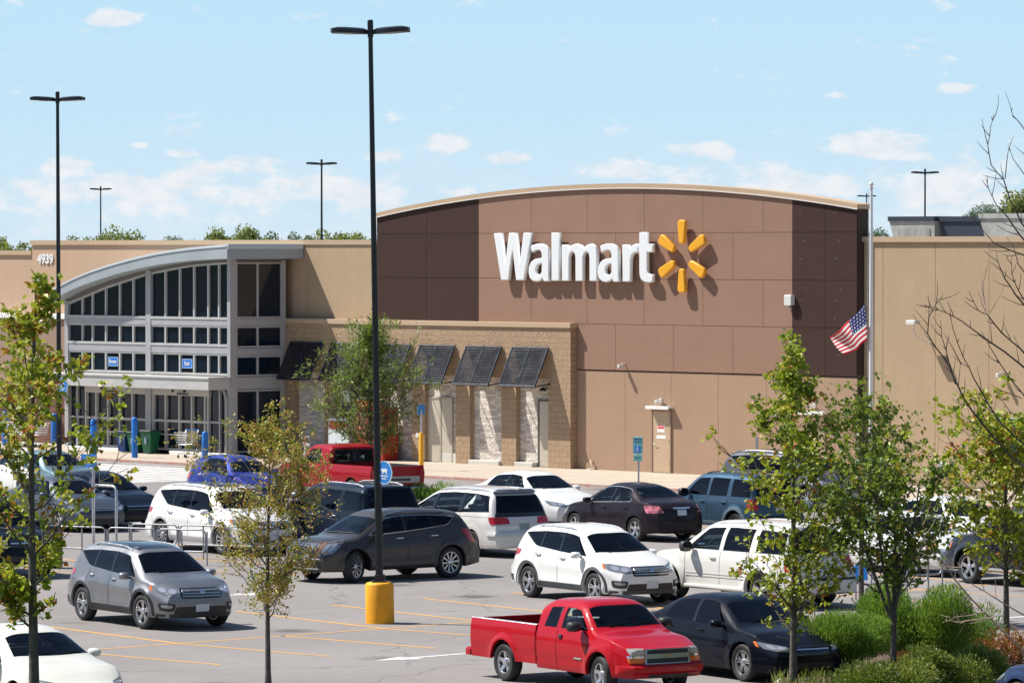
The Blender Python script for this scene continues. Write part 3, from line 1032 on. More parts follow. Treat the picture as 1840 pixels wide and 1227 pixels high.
def flood(t_):
    b = MB(); b.cbox(-.2, .2, -.75, -.45, -.03, .10, .02); b.build('lamp_head', M_fit, t_)
    b = MB(); b.tube([(0, -.55, -.03), (0, -.55, -.28), (.1, -.45, -.5), (.2, -.15, -.62), (.22, 0, -.62)], .022, 8); b.build('arm', M_fit, t_, 40)


wall_fit('wall_lamp', 'white box fitting on the edge between brown and dark brown panels', 'wall lamp', 10.35, .03, 6.0, pack)
wall_fit('security_camera', 'small white camera on the brown panels right of the block', 'camera', 2.35, .0, 3.73, cmr)
wall_fit('twin_wall_lamp', 'white twin head lamp above the notices door', 'wall lamp', 4.12, .0, 2.52, twin)
wall_fit('twin_wall_lamp', 'white twin head lamp above the far right door behind leaves', 'wall lamp', 11.4, .0, 2.52, twin)
wall_fit('floodlight', 'white floodlight on curved arm high on the right wing wall', 'floodlight', 16.1, -.29, 5.3, flood)
wall_fit('security_camera', 'small white camera low on the right wing wall', 'camera', 19.5, -.29, 3.75, cmr)
wall_fit('meter_box', 'small grey box low on the right wing wall', 'box', 16.85, -.29, .62, lambda t_: MB().cbox(-.12, .12, -.1, 0, -.16, .16, .01).build('cover', steel, t_))


def bib(t_):
    b = MB(); b.tube([(-.03, 0, .28), (-.03, -.12, .3), (.05, -.16, .24), (.1, -.16, .12)], .035, 8); b.build('outlet', mat('pink_primer', (.6, .42, .36)), t_, 40)
    b = MB(); b.lathe([(.14, 0), (.14, .04), (.0, .05)], 10, 'Z', (.08, -.17, 0)); b.build('splash_pad', M_fit, t_)


wall_fit('wall_drain', 'small pink drain outlet at the foot of the lower wall', 'drain', .75, .0, 0, bib)
wall_fit('bay_lamp', 'small dark lamp above the narrow door beside the block corner', 'wall lamp', -1.6, .1, 2.75,
         lambda t_: (MB().lathe([(.12, 0), (.13, .05), (.05, .12), (0, .13)], 12, 'Z', (0, -.14, -.05)).build('shade', blackp, t_, 40), MB().tube([(0, 0, 0), (0, -.14, .03)], .02, 6).build('arm', blackp, t_)))
b = MB(); b.lathe([(.09, 0), (.09, .05), (0, .06)], 12, 'Y', (0, 0, 0))
tag(b.build('bay_meter', M_fit, None, 40, S(-8.15, .3, .95), (0, 0, RZ)), 'small round white meter on the pier left of the beige doors', 'meter')
# rooftop hoods on the right wing
def hood(u, w, wd, dp, ht, lab, m1, m2):
    t_ = thing('roof_hood', lab, 'roof vent', S(u, w, 7.3), RZ, 'vent hoods on the right wing roof')
    b = MB(); b.prism([(-wd / 2 + ht * .35, 0), (wd / 2 - .0, 0), (wd / 2, ht), (-wd / 2, ht)], 0, dp); b.build('body', m1, t_)
    b = MB(); b.box(-wd / 2 - .02, wd / 2 + .02, -.06, dp + .02, ht, ht + .16); b.build('lid', m2, t_)
    if m1 is m2: return
    b = MB(); b.box(-wd / 2 + .4, wd / 2 - .2, -.03, -.003, ht * .15, ht * .8); b.build('louvre', mat('louvre_grey', (.28, .27, .25), rough=.8, noise=.2, nscale=2, stretch=(3, 1, .3)), t_)
M_hd = mat('hood_grey', (.34, .335, .31), rough=.8, noise=.15, nscale=1.5)
M_hb = mat('hood_blue_black', (.03, .04, .06), rough=.5)
hood(10.3, -6.0, 2.1, 3.0, 1.38, 'pale grey roof hood with dark blue lid nearest the arch', M_hd, M_hb)
hood(12.42, -6.2, 2.0, 3.0, 1.36, 'black roof hood between two grey ones', M_hb, M_hb)
hood(15.3, -5.9, 3.6, 3.2, 1.46, 'wide pale roof hood at the right end', M_hd, M_hd)
# ------------------------------------------------------------------ vehicles
def lerp(a, b, t): return a + (b - a) * t


def sst(t):
    t = max(0.0, min(1.0, t))
    return t * t * (3 - 2 * t)


def smooth_tab(tab, x, h=.07):
    return sum(ip(tab, x + h * k_) for k_ in (-1, -.5, 0, .5, 1)) / 5


WHEELS = {}


def wheel_meshes(r, style, wd=.22):
    key = (round(r, 2), style)
    if key in WHEELS: return WHEELS[key]
    rr = r * (.60 if style in ('truck', 'steel') else .66)
    t = MB()
    h = wd / 2
    t.lathe([(rr - .005, -h * .8), (rr + .02, -h), (r * .90, -h * 1.02), (r - .012, -h * .78), (r, -h * .5), (r, h * .5), (r - .012, h * .78), (r * .90, h * 1.02), (rr + .02, h), (rr - .005, h * .8)], 36, 'Y', closed=True)
    tm = t.mesh('tyre', rubber, 50)
    m = MB()
    m.lathe([(rr, h * .80), (rr, h * .88), (rr * .94, h * .86), (rr * .90, h * .55), (rr * .90, -h * .8), (rr, -h * .8)], 36, 'Y', cap=False)      # barrel
    m.lathe([(rr * .95, -h * .25), (.0, -h * .25)], 24, 'Y', mi=1)                                          # dark brake side
    f = h * .78
    def spoke(a, w0, w1, r0=.06, r1=None, off=0.0):
        r1 = r1 or rr * .95
        ca, sa = cos(a), sin(a)
        pts = [(r0, -w0 + off), (r1, -w1 + off), (r1, w1 + off), (r0, w0 + off)]
        v = []
        for yy, sh in ((f, 1), (f - .05, 1.1)):
            for p, q in pts:
                dish = (.03 * (1 - p / rr)) if style != 'truck' else .05 * (1 - p / rr)
                v.append((p * ca - q * sh * sa, -(yy - dish), p * sa + q * sh * ca))
        m.add(v, [(0, 1, 2, 3), (7, 6, 5, 4), (0, 4, 5, 1), (1, 5, 6, 2), (2, 6, 7, 3), (3, 7, 4, 0)])
    if style == 'five2':
        for i in range(5):
            for s_ in (-1, 1): spoke(i * 2 * pi / 5 + pi / 2 + s_ * .16, .020, .017)
    elif style == 'ten':
        for i in range(10): spoke(i * pi / 5 + .1, .016, .020)
    elif style == 'five':
        for i in range(5): spoke(i * 2 * pi / 5 + pi / 2, .035, .045)
    elif style == 'star':
        for i in range(5):
            a = i * 2 * pi / 5 + pi / 2
            spoke(a, .028, .012); spoke(a + .30, .012, .010); spoke(a - .30, .012, .010)
    elif style == 'truck':
        for i in range(5): spoke(i * 2 * pi / 5 + .3, .045, .03)
    else:
        m.lathe([(rr * .93, f - .03), (rr * .6, f), (.05, f - .02), (0, f - .02)], 28, 'Y')
    m.lathe([(.075, f - .05), (.07, f - .005), (.04, f + .01), (0, f + .012)], 16, 'Y')
    rm = m.mesh('rim', [alloy if style != 'dull' else steel, blackp], 40)
    WHEELS[key] = (tm, rm)
    return tm, rm


def BODY(S_):
    """half-section lofted along the length: x from the tail (0) to the nose (L)."""
    L, Wd = S_['L'], S_['W']
    top, belt = S_['top'], S_['belt']
    sill = S_.get('sill', .24)
    r = S_['r']
    Ra = r * S_.get('arch', 1.16)
    hubs = [S_['xr'], S_['xf']]
    side = S_.get('side', [(0, .955), (.1, .985), (.3, 1.0), (.55, 1.0), (.72, .992), (.84, .972), (1, .935)])
    tum = S_.get('tum', .28)
    Rf, Rr = S_.get('Rf', .75), S_.get('Rr', .6)
    cf, cr = S_.get('cf', .18), S_.get('cr', .12)
    nose, tail = S_.get('nose', [(0, .1), (.3, .02), (.5, 0), (.62, .03), (.8, .10), (1.0, .2)]), S_.get('tail', [(0, .1), (.3, .02), (.5, 0), (.65, .04), (.9, .06), (1.2, .1)])
    kf, kr = S_.get('kf', .20), S_.get('kr', .08)
    xs0, xs1 = S_.get('x0', 0.0), L
    xs = {xs0, xs1}
    n = int((xs1 - xs0) / .085)
    xs |= {xs0 + (xs1 - xs0) * i / n for i in range(n + 1)}
    rs = min(sill, r - .03)
    dxm = sqrt(max(0, Ra * Ra - (r - rs) ** 2))
    for hx in hubs:
        xs = {x for x in xs if abs(x - hx) > dxm + .03 or x in (xs0, xs1)}
        for i in range(15):
            xs.add(hx - dxm * cos(pi * i / 14))
        xs |= {hx - dxm - .004, hx + dxm + .004, hx - dxm - .05, hx + dxm + .05, hx - dxm - .1, hx + dxm + .1}
    for x_ in (xs0, xs1):
        for e in (.008, .03, .07, .13): xs.add(abs(x_ - e) if x_ == xs0 == 0 else (x_ + e if x_ == xs0 else x_ - e))
    xs = sorted(x for x in xs if xs0 <= x <= xs1)

    def plan(x):
        w = Wd / 2
        if x > L - Rf: w *= 1 - cf * ((x - (L - Rf)) / Rf) ** 2.3
        if x < Rr: w *= 1 - cr * ((Rr - x) / Rr) ** 2.3
        return w

    def low(x):
        for hx in hubs:
            d = abs(x - hx)
            if d <= dxm + 1e-6:
                return max(sill, r + sqrt(max(0, Ra * Ra - d * d)) * S_.get('archz', 1.0)) if d < dxm else sill
        rise = 0
        if x > L - .5: rise = S_.get('frise', .0) * ((x - (L - .5)) / .5)
        if x < .5: rise = S_.get('rrise', .06) * ((.5 - x) / .5)
        return sill + rise

    def warp(x, y, z):
        wf = sst((x - (L - .8)) / .8)
        if wf > 0: x -= wf * (ip(nose, z) + kf * min(1.2, abs(y) / (Wd / 2)) ** 2.4)
        wr = sst((.8 - x) / .8) if xs0 == 0 else 0
        if wr > 0: x += wr * (ip(tail, z) + kr * min(1.2, abs(y) / (Wd / 2)) ** 2.4)
        return (x, y, z)

    NS, NT_ = 13, 14

    def sec(x):
        w = plan(x)
        zt = smooth_tab(top, x, S_.get('sm', .06)); zb = smooth_tab(belt, x, .1)
        zb = min(zb, zt - .03)
        lo = low(x)
        un = sill + .03 if lo <= sill + .2 else sill + .05
        sd0 = ip(side, (lo - sill) / max(.05, zb - sill))
        pts = [(0, un), (w * .5, un), (w - .24, un), (w - .23, max(un, lo)), (w * sd0 - .025, lo + .001)]
        for i in range(NS):
            t = (i / (NS - 1)) ** 1.15
            z = lo + (zb - lo) * t
            y = w * ip(side, (z - sill) / max(.05, zb - sill))
            for hx in hubs:
                d = hypot(x - hx, z - r)
                if d < Ra + .16: y += S_.get('flare', .018) * sst((Ra + .16 - d) / .13)
            pts.append((y, z))
        yb = pts[-1][0]
        h = zt - zb
        nn = lerp(2.2, S_.get('gn', 5.0), min(1, h / .35))
        for i in range(1, NT_ + 1):
            th = pi / 2 * (i / NT_)
            th = pi / 2 * (sst(i / NT_) * .35 + (i / NT_) * .65)
            cy, sz = cos(th), sin(th)
            y = yb * max(0, cy) ** (2 / nn)
            z = zb + h * max(0, sz) ** (2 / nn)
            y *= 1 - tum * (z - zb) / max(.3, yb) * min(1, h / .25)
            if h > .1: z -= .035 * (y / yb) ** 2 * min(1, h / .4) * 0 
            pts.append((y, z))
        pts[-1] = (0, pts[-1][1])
        return pts

    V, F, MI = [], [], []
    rings = []

    def ring(x, ky=1.0, pts=None):
        pts = pts or sec(x)
        full = [(-y * ky, z) for y, z in pts[::-1]] + [(y * ky, z) for y, z in pts[1:]]
        # order: top centre(-) ... bottom centre ... top centre(+)
        o = len(V)
        for y, z in full: V.append(warp(x, y, z))
        rings.append((o, len(full)))
    p0, p1 = sec(xs[0]), sec(xs[-1])
    for ky in (0.0, .3, .6, .85): ring(xs[0], ky, p0)
    for x in xs: ring(x)
    for ky in (.85, .6, .3, 0.0): ring(xs[-1], ky, p1)
    nb = len(p0)
    for (o1, m), (o2, _) in zip(rings[:-1], rings[1:]):
        for j in range(m - 1):
            F.append((o1 + j, o2 + j, o2 + j + 1, o1 + j + 1))
            kk = abs(j + .5 - (m - 1) / 2)
            MI.append(1 if kk < 4 else 0)
    return V, F, MI


def cap_dir(F, V):                                     # outward check: flip all if the roof points down
    return F


class Car:
    def __init__(s, name, label, cat, pm, S_, wp, a, lp=None, z=LOT, group=None, steer=0.0):
        """wp: where the local point lp (x from the tail, y left) touches the ground"""
        s.S = S_
        L = S_['L']
        hd = UU * cos(radians(a)) + NN * sin(radians(a))
        hd = Vector((hd.x, hd.y, 0))
        rz = atan2(hd.y, hd.x)
        lp = lp or (L / 2, 0)
        ofs = Vector((lp[0] - L / 2, lp[1], 0))
        ofs.rotate(Matrix.Rotation(rz, 3, 'Z'))
        loc = wp - ofs
        s.root = thing(name, label, cat, (loc.x, loc.y, z), rz, group)
        s.o = Vector((-L / 2, 0, 0))
        V, F, MI = BODY(S_)
        s.V = [Vector(v) + s.o for v in V]
        s.bvh = BVHTree.FromPolygons(s.V, F)
        b = MB(); b.v = [tuple(v) for v in s.V]; b.f = F; b.m = MI
        me = b.mesh('body', [pm, blackp, cabin], None)
        bm = bmesh.new(); bm.from_mesh(me)
        bmesh.ops.remove_doubles(bm, verts=bm.verts, dist=.0004)
        bmesh.ops.recalc_face_normals(bm, faces=bm.faces)
        bm.to_mesh(me); bm.free()
        me.polygons.foreach_set('use_smooth', [True] * len(me.polygons))
        me.set_sharp_from_angle(angle=radians(S_.get('sharp', 38)))
        s.body = bpy.data.objects.new('body', me); COL.objects.link(s.body); s.body.parent = s.root
        s.pm = pm
        s.cuts = []
        s.label = label
        rims = S_.get('rim', 'five2')
        r = S_['r']
        tm, rm = wheel_meshes(r, rims, S_.get('tw', .22))
        track = S_['W'] / 2 - .115 - S_.get('inset', 0)
        for hx in (S_['xr'], S_['xf']):
            for sd in (-1, 1):
                w = thing('wheel', None, None, (hx - L / 2, sd * track, r), 0)
                w.parent = s.root
                w.rotation_euler = (0, 0, (0 if sd < 0 else pi) + (radians(steer) if hx > L / 2 else 0))
                for nm, m_ in (('tyre', tm), ('rim', rm)):
                    o = bpy.data.objects.new(nm, m_); COL.objects.link(o); o.parent = w

    def hit(s, o, d):
        p, nrm, i, dist = s.bvh.ray_cast(Vector(o), Vector(d).normalized())
        if p is None: return None, None
        if nrm.dot(Vector(d)) > 0: nrm = -nrm
        return p, nrm

    def patch(s, name, m, ray, corners, nu=8, nv=5, off=.006, rnd=.0, parent=None, thick=.02, label=None, curve=None):
        """bilinear patch of rays laid on the body; ray(a,b)->(origin,dir); corners 4 (a,b)"""
        c0, c1, c2, c3 = corners
        P, Nn = [], []
        for j in range(nv + 1):
            for i in range(nu + 1):
                u, v = i / nu, j / nv
                if rnd:
                    uu, vv = u * 2 - 1, v * 2 - 1
                    uc, vc = uu * sqrt(1 - vv * vv / 2), vv * sqrt(1 - uu * uu / 2)
                    u, v = lerp(u, (uc / .7071 * .7071 + 1) / 2, rnd), lerp(v, (vc + 1) / 2, rnd)
                a = lerp(lerp(c0[0], c1[0], u), lerp(c3[0], c2[0], u), v)
                bb = lerp(lerp(c0[1], c1[1], u), lerp(c3[1], c2[1], u), v)
                if curve: bb = curve(a, bb, u, v)
                o, d = ray(a, bb)
                p, nn = s.hit(o, d)
                P.append(p); Nn.append(nn)
        if any(p is None for p in P):
            ok = [i for i, p in enumerate(P) if p is not None]
            if not ok: return None
            for i, p in enumerate(P):
                if p is None:
                    k_ = min(ok, key=lambda q: abs(q % (nu + 1) - i % (nu + 1)) + abs(q // (nu + 1) - i // (nu + 1)))
                    P[i], Nn[i] = P[k_], Nn[k_]
        b = MB()
        W1 = nu + 1
        b.v = [tuple(p + n_ * off) for p, n_ in zip(P, Nn)]
        b.f = [(j * W1 + i, j * W1 + i + 1, (j + 1) * W1 + i + 1, (j + 1) * W1 + i) for j in range(nv) for i in range(nu)]
        loop = [i for i in range(nu + 1)] + [j * W1 + nu for j in range(1, nv + 1)] + [nv * W1 + i for i in range(nu - 1, -1, -1)] + [j * W1 for j in range(nv - 1, 0, -1)]
        base = len(b.v)
        for q in loop: b.v.append(tuple(P[q] - Nn[q] * thick))
        nl = len(loop)
        for k_ in range(nl):
            b.f.append((loop[k_], base + k_, base + (k_ + 1) % nl, loop[(k_ + 1) % nl]))
        b.m = [0] * len(b.f)
        # orientation: make the first face follow the surface normal
        f0 = b.f[len(b.f) // 3 if False else 0]
        va, vb, vc_ = (Vector(b.v[f0[0]]), Vector(b.v[f0[1]]), Vector(b.v[f0[2]]))
        if (vb - va).cross(vc_ - va).dot(Nn[0]) < 0: b.f = [f[::-1] for f in b.f]
        o = b.build(name, m, parent or s.root, 30)
        if label: o['label'] = label
        return o

    # ray families
    def side_ray(s, sd):
        return lambda x, z: ((x - s.S['L'] / 2, sd * 3, z), (0, -sd, 0))

    def cyl_ray(s, end, sd=1, c=1.2):
        cx_ = (s.S['L'] / 2 - c) * end
        def f(a, z):
            t = radians(a) * sd
            d = Vector((cos(t) * end, sin(t), 0))
            return (Vector((cx_, 0, z)) + d * 4, -d)
        return f

    def down_ray(s):
        return lambda x, y: ((x - s.S['L'] / 2, y, 4), (0, 0, -1))

    def end_ray(s, end):
        return lambda y, z: ((end * 5, y, z), (-end, 0, 0))

    def side_pane(s, name, sd, q, m, bot, margin, off=.003, grow=0.0, parent=None, thick=.015):
        xb0, xt0, xb1, xt1 = q
        topf = s.S['top']
        ray = s.side_ray(sd)
        def rr_(u, v):
            x = lerp(lerp(xb0 - grow, xb1 + grow, u), lerp(xt0 - grow, xt1 + grow, u), v)
            z = lerp(bot(x) - grow, smooth_tab(topf, x, .12) - margin + grow, v)
            return ray(x, z)
        return s.patch(name, m, rr_, [(0, 0), (1, 0), (1, 1), (0, 1)], 14, 7, off, parent=parent, thick=thick)

    def seam(s, sd, pts, w=.007, m=None):
        ray = s.side_ray(sd)
        V = []
        for x, z in pts:
            p, n_ = s.hit(*ray(x, z))
            if p is not None: V.append(p + n_ * .0015)
        return V

    def seams(s, lines):
        b = MB()
        for sd in (-1, 1):
            for pts in lines:
                P = []
                for (a, c) in zip(pts[:-1], pts[1:]):
                    n = max(1, int(hypot(c[0] - a[0], c[1] - a[1]) / .07))
                    P += [(lerp(a[0], c[0], i / n), lerp(a[1], c[1], i / n)) for i in range(n)]
                P.append(pts[-1])
                Q = s.seam(sd, P)
                if len(Q) > 1: b.tube(Q, .0042, 5)
        if b.v: b.build('door_seams', blackp, s.body)

    def handles(s, pts, m):
        for sd in (-1, 1):
            for x, z in pts:
                p, n_ = s.hit(*s.side_ray(sd)(x, z))
                if p is None: continue
                b = MB()
                b.tube([p + Vector((-.10, 0, 0)) + n_ * .005, p + Vector((-.07, 0, 0)) + n_ * .035, p + Vector((.07, 0, 0)) + n_ * .035, p + Vector((.10, 0, 0)) + n_ * .005], [.012, .016, .016, .012], 8)
                b.build('door_handle', m, s.root, 50)

    def mirrors(s, x, z, m, sz=1.0, tall=1.0):
        for sd in (-1, 1):
            p, n_ = s.hit(*s.side_ray(sd)(x, z))
            if p is None: continue
            b = MB()
            c = p + Vector((.02, sd * .17 * sz, .03))
            prof = []
            b.tube([p + Vector((0, -sd * .02, -.01)), c + Vector((.02, -sd * .06, -.05 * tall))], .022, 6, mi=1)
            # rounded shell: two stacked rings
            o = len(b.v)
            for (xx, k_) in ((-.06, .9), (-.03, 1.0), (.04, .93), (.09, .62), (.11, .2)):
                for j in range(12):
                    t = 2 * pi * j / 12
                    ex = abs(cos(t)) ** .6 * (1 if cos(t) > 0 else -1)
                    ez = abs(sin(t)) ** .6 * (1 if sin(t) > 0 else -1)
                    b.v.append((c.x + xx * sz, c.y + ex * .115 * k_ * sz, c.z + ez * .075 * k_ * sz * tall))
            for i in range(4):
                for j in range(12):
                    b.f.append((o + i * 12 + j, o + i * 12 + (j + 1) % 12, o + (i + 1) * 12 + (j + 1) % 12, o + (i + 1) * 12 + j)); b.m.append(0)
            b.f += [tuple(o + j for j in range(11, -1, -1)), tuple(o + 48 + j for j in range(12))]; b.m += [1, 0]
            b.build('door_mirror', [m, glosst], s.root, 50)

    def rails(s, x0, x1, y, m=steel, h=.045):
        for sd in (-1, 1):
            P = []
            for i in range(9):
                x = lerp(x0, x1, i / 8)
                p, n_ = s.hit(*s.down_ray()(x, sd * y))
                e = min(1, min(i, 8 - i) * .9)
                P.append(p + Vector((0, 0, h * e + .004)))
            MB().tube(P, .018, 6).build('roof_rail', m, s.root, 50)

    def plate(s, end, z, w=.30, h=.15, m=None):
        s.patch('number_plate', m or whitep, s.end_ray(end), [(-w / 2, z - h / 2), (w / 2, z - h / 2), (w / 2, z + h / 2), (-w / 2, z + h / 2)], 3, 2, .014)

    def arch_trim(s, m, wd=.055, off=.007):
        r = s.S['r']; Ra = r * s.S.get('arch', 1.16)
        for hx in (s.S['xr'], s.S['xf']):
            for sd in (-1, 1):
                ray = s.side_ray(sd)
                f = lambda a, k_: ray(hx + (Ra + .006 + k_ * wd) * cos(a), r + (Ra + .006 + k_ * wd) * sin(a))
                s.patch('wheel_arch_trim', m, f, [(-.28, 0), (pi + .28, 0), (pi + .28, 1), (-.28, 1)], 26, 2, off)

    def sill_trim(s, m, z0, z1, off=.008):
        r = s.S['r']; Ra = r * s.S.get('arch', 1.16)
        for sd in (-1, 1):
            s.patch('sill_trim', m, s.side_ray(sd), [(s.S['xr'] + Ra + .03, z0), (s.S['xf'] - Ra - .03, z0), (s.S['xf'] - Ra - .03, z1), (s.S['xr'] + Ra + .03, z1)], 14, 2, off)

    def lights(s, name, m, end, q, off=.006, rnd=.25, c=1.2, nu=10, nv=5, sides=(1, -1), parent=None):
        for sd in sides:
            hl = s.patch(name, m, s.cyl_ray(end, sd, c), q, nu, nv, off, rnd=rnd, parent=parent)
            if name == 'headlight' and m is lampg:
                for u0, u1 in ((.10, .36), (.44, .74)):
                    g = lambda u, v: (lerp(lerp(q[0][0], q[1][0], u), lerp(q[3][0], q[2][0], u), v), lerp(lerp(q[0][1], q[1][1], u), lerp(q[3][1], q[2][1], u), v))
                    s.patch('reflector', lampr, s.cyl_ray(end, sd, c), [g(u0, .22), g(u1, .22), g(u1, .80), g(u0, .80)], 6, 5, off + .005, rnd=.9, parent=hl)

    def windshield(s, x0, x1, y0, y1, m=None, name='windscreen', bow=.10):
        """x0 cowl .. x1 header"""
        dr = s.down_ray()
        def f(u, v):
            x = lerp(x0, x1, v)
            y = lerp(-1, 1, u) * lerp(y0, y1, v)
            x -= (bow if x0 > x1 else -bow) * (abs(u * 2 - 1) ** 2.2) * (1 if v < .5 else 1) * lerp(1, .35, v)
            return dr(x, y)
        loop = [(i / 16, 0) for i in range(17)] + [(1, i / 10) for i in range(1, 11)] + [(1 - i / 16, 1) for i in range(1, 17)] + [(0, 1 - i / 10) for i in range(1, 10)]
        s.cuts.append(('z', [f(u, v)[0][:2] for u, v in loop]))
        return s.patch(name, m or glassd, f, [(0, 0), (1, 0), (1, 1), (0, 1)], 16, 10, .004, thick=.01)

    def side_opening(s, panes, bot, margin, pillar=None, outline=None):
        topf = s.S['top']; h2 = s.S['L'] / 2
        tz = lambda x: smooth_tab(topf, x, .12) - margin
        xb0, xt0, xb1, xt1 = panes[0][0], panes[0][1], panes[-1][2], panes[-1][3]
        pl = [(lerp(xb0, xb1, i / 20), bot(lerp(xb0, xb1, i / 20))) for i in range(21)]
        pl += [(lerp(xt1, xt0, i / 20), tz(lerp(xt1, xt0, i / 20))) for i in range(21)]
        s.cuts.append(('y', [(x - h2, z) for x, z in pl]))
        for a, b_ in zip(panes[:-1], panes[1:]):
            for sd in (-1, 1):
                s.side_pane('window_pillar', sd, (a[2], a[3], b_[0], b_[1]), pillar or s.pm, bot, margin, .004, .004, thick=.05)
        if outline:
            for sd in (-1, 1):
                P = []
                for x, z in pl + pl[:1]:
                    p, n_ = s.hit(*s.side_ray(sd)(x, z))
                    if p is not None: P.append(p + n_ * .006)
                MB().tube(P, .011, 5, cap=False).build('window_trim', outline, s.root, 60)

    def rear_opening(s, m, q, off=.006):
        s.cuts.append(('x', q))
        return s.patch('rear_window', m, s.end_ray(-1), q, 12, 6, off, thick=.01)

    def finish(s, seats=(2.35, 1.45), wheel_x=None, zb=1.0):
        """cut the window openings through the shell, then furnish the cabin"""
        S_ = s.S; h2 = S_['L'] / 2
        zf = None
        for ax, pl in s.cuts:
            if ax == 'y': zf = min(z for _, z in pl); xr_ = (min(x for x, _ in pl), max(x for x, _ in pl))
        zf = zf - .02
        mats = [s.pm, blackp, cabin]
        tmp = []
        for ax, pl in s.cuts:
            b = MB()
            if ax == 'y': b.prism(pl, -1.6, 1.6)
            elif ax == 'z': b.slab(pl, zf - .03 if True else 0, 3.0)
            else:
                b.add([(-h2 - 1, y, z) for y, z in pl] + [(xr_[0] + .25, y, max(z, zf - .01)) for y, z in pl],
                      [(0, 1, 2, 3), (7, 6, 5, 4), (0, 4, 5, 1), (1, 5, 6, 2), (2, 6, 7, 3), (3, 7, 4, 0)])
            b.m = [2] * len(b.f)
            me = b.mesh('cut', mats)
            bm = bmesh.new(); bm.from_mesh(me); bmesh.ops.recalc_face_normals(bm, faces=bm.faces); bm.to_mesh(me); bm.free()
            for pg in me.polygons: pg.material_index = 2
            o = bpy.data.objects.new('cut', me); COL.objects.link(o); tmp.append(o)
        bo = bpy.data.objects.new('tmp_body', s.body.data); COL.objects.link(bo)
        for o in tmp:
            md = bo.modifiers.new('c', 'BOOLEAN'); md.operation = 'DIFFERENCE'; md.object = o; md.solver = 'EXACT'; md.material_mode = 'INDEX'
        dg = bpy.context.evaluated_depsgraph_get(); dg.update()
        m2 = bpy.data.meshes.new_from_object(bo.evaluated_get(dg))
        for o in tmp + [bo]: bpy.data.objects.remove(o)
        if len(m2.polygons) > 1500:
            old = s.body.data
            s.body.data = m2; m2.name = 'body'
            m2.polygons.foreach_set('use_smooth', [True] * len(m2.polygons))
            m2.set_sharp_from_angle(angle=radians(S_.get('sharp', 38)))
        hw = S_['W'] / 2
        for i, sx in enumerate(seats):
            x = sx - h2
            for y in ((-.42, .42) if i == 0 else (-.45, .0, .45)):
                y *= hw / .92
                b = MB()
                b.cbox(x - .09, x + .05, y - .23, y + .23, zf - .1, zf + .17, .04)
                b.tube([(x - .04, y - .05, zf + .15), (x - .05, y - .05, zf + .22)], .008, 5); b.tube([(x - .04, y + .05, zf + .15), (x - .05, y + .05, zf + .22)], .008, 5)
                b.cbox(x - .10, x - .01, y - .13, y + .13, zf + .21, zf + (.33 if i == 0 else .29), .03)
                b.build('seat', seatm, s.root)
        wx = (wheel_x or seats[0] + .62) - h2
        b = MB()
        P = [(wx - .07 * cos(a_ * pi / 10), .38 * hw / .92 + .17 * sin(a_ * pi / 10), zf + .04 + .15 * cos(a_ * pi / 10)) for a_ in range(21)]
        b.tube(P, .014, 5, cap=False); b.build('steering_wheel', cabin, s.root)
        b = MB(); b.cbox(wx + .05, wx + .40, -hw * .74, hw * .74, zf - .1, zf + .035, .03); b.build('dashboard', cabin, s.root)

    def wipers(s, x, y):
        b = MB()
        for y0, y1 in ((-.45, .05), (.05, .55)):
            P = []
            for i in range(6):
                p, n_ = s.hit(*s.down_ray()(x - .04 - .05 * i / 5, lerp(y0, y1, i / 5)))
                P.append(p + Vector((0, 0, .018)))
            b.tube(P, .008, 5)
        b.build('wiper', blackp, s.root)


def scaled(S0, sx=1, sy=1, sz=1, **kw):
    T_ = dict(S0)
    for k_ in ('top', 'belt'): T_[k_] = [(x * sx, z * sz) for x, z in S0[k_]]
    for k_ in ('nose', 'tail'):
        if k_ in S0: T_[k_] = [(z * sz, d) for z, d in S0[k_]]
    T_['L'] = S0['L'] * sx; T_['W'] = S0['W'] * sy
    T_['xr'] = S0['xr'] * sx; T_['xf'] = S0['xf'] * sx
    T_.update(kw)
    return T_


# ---- proportions
CUV = dict(L=4.69, W=1.88, xr=1.02, xf=3.74, r=.365, sill=.27, tum=.34, gn=4.2, arch=1.15, flare=.03, cf=.20, kf=.24, cr=.14, kr=.14,
           top=[(0, .80), (.06, .98), (.16, 1.15), (.42, 1.46), (.52, 1.585), (.75, 1.635), (1.4, 1.675), (2.1, 1.68), (2.6, 1.645), (2.9, 1.575), (3.62, 1.115), (3.75, 1.085), (4.2, 1.01), (4.5, .93), (4.69, .80)],
           belt=[(0, .76), (.2, 1.02), (.6, 1.10), (1.2, 1.06), (2.2, 1.0), (3.3, .96), (3.7, .95), (4.3, .89), (4.69, .66)],
           nose=[(0, .16), (.28, .05), (.5, 0), (.62, .01), (.78, .04), (.95, .14)],
           tail=[(0, .14), (.3, .02), (.5, 0), (.62, .0), (.75, .06), (1.0, .09), (1.5, .12)],
           side=[(0, .95), (.08, .985), (.22, 1.0), (.40, .985), (.60, .990), (.74, 1.0), (.80, .988), (1, .93)], rim='five2')
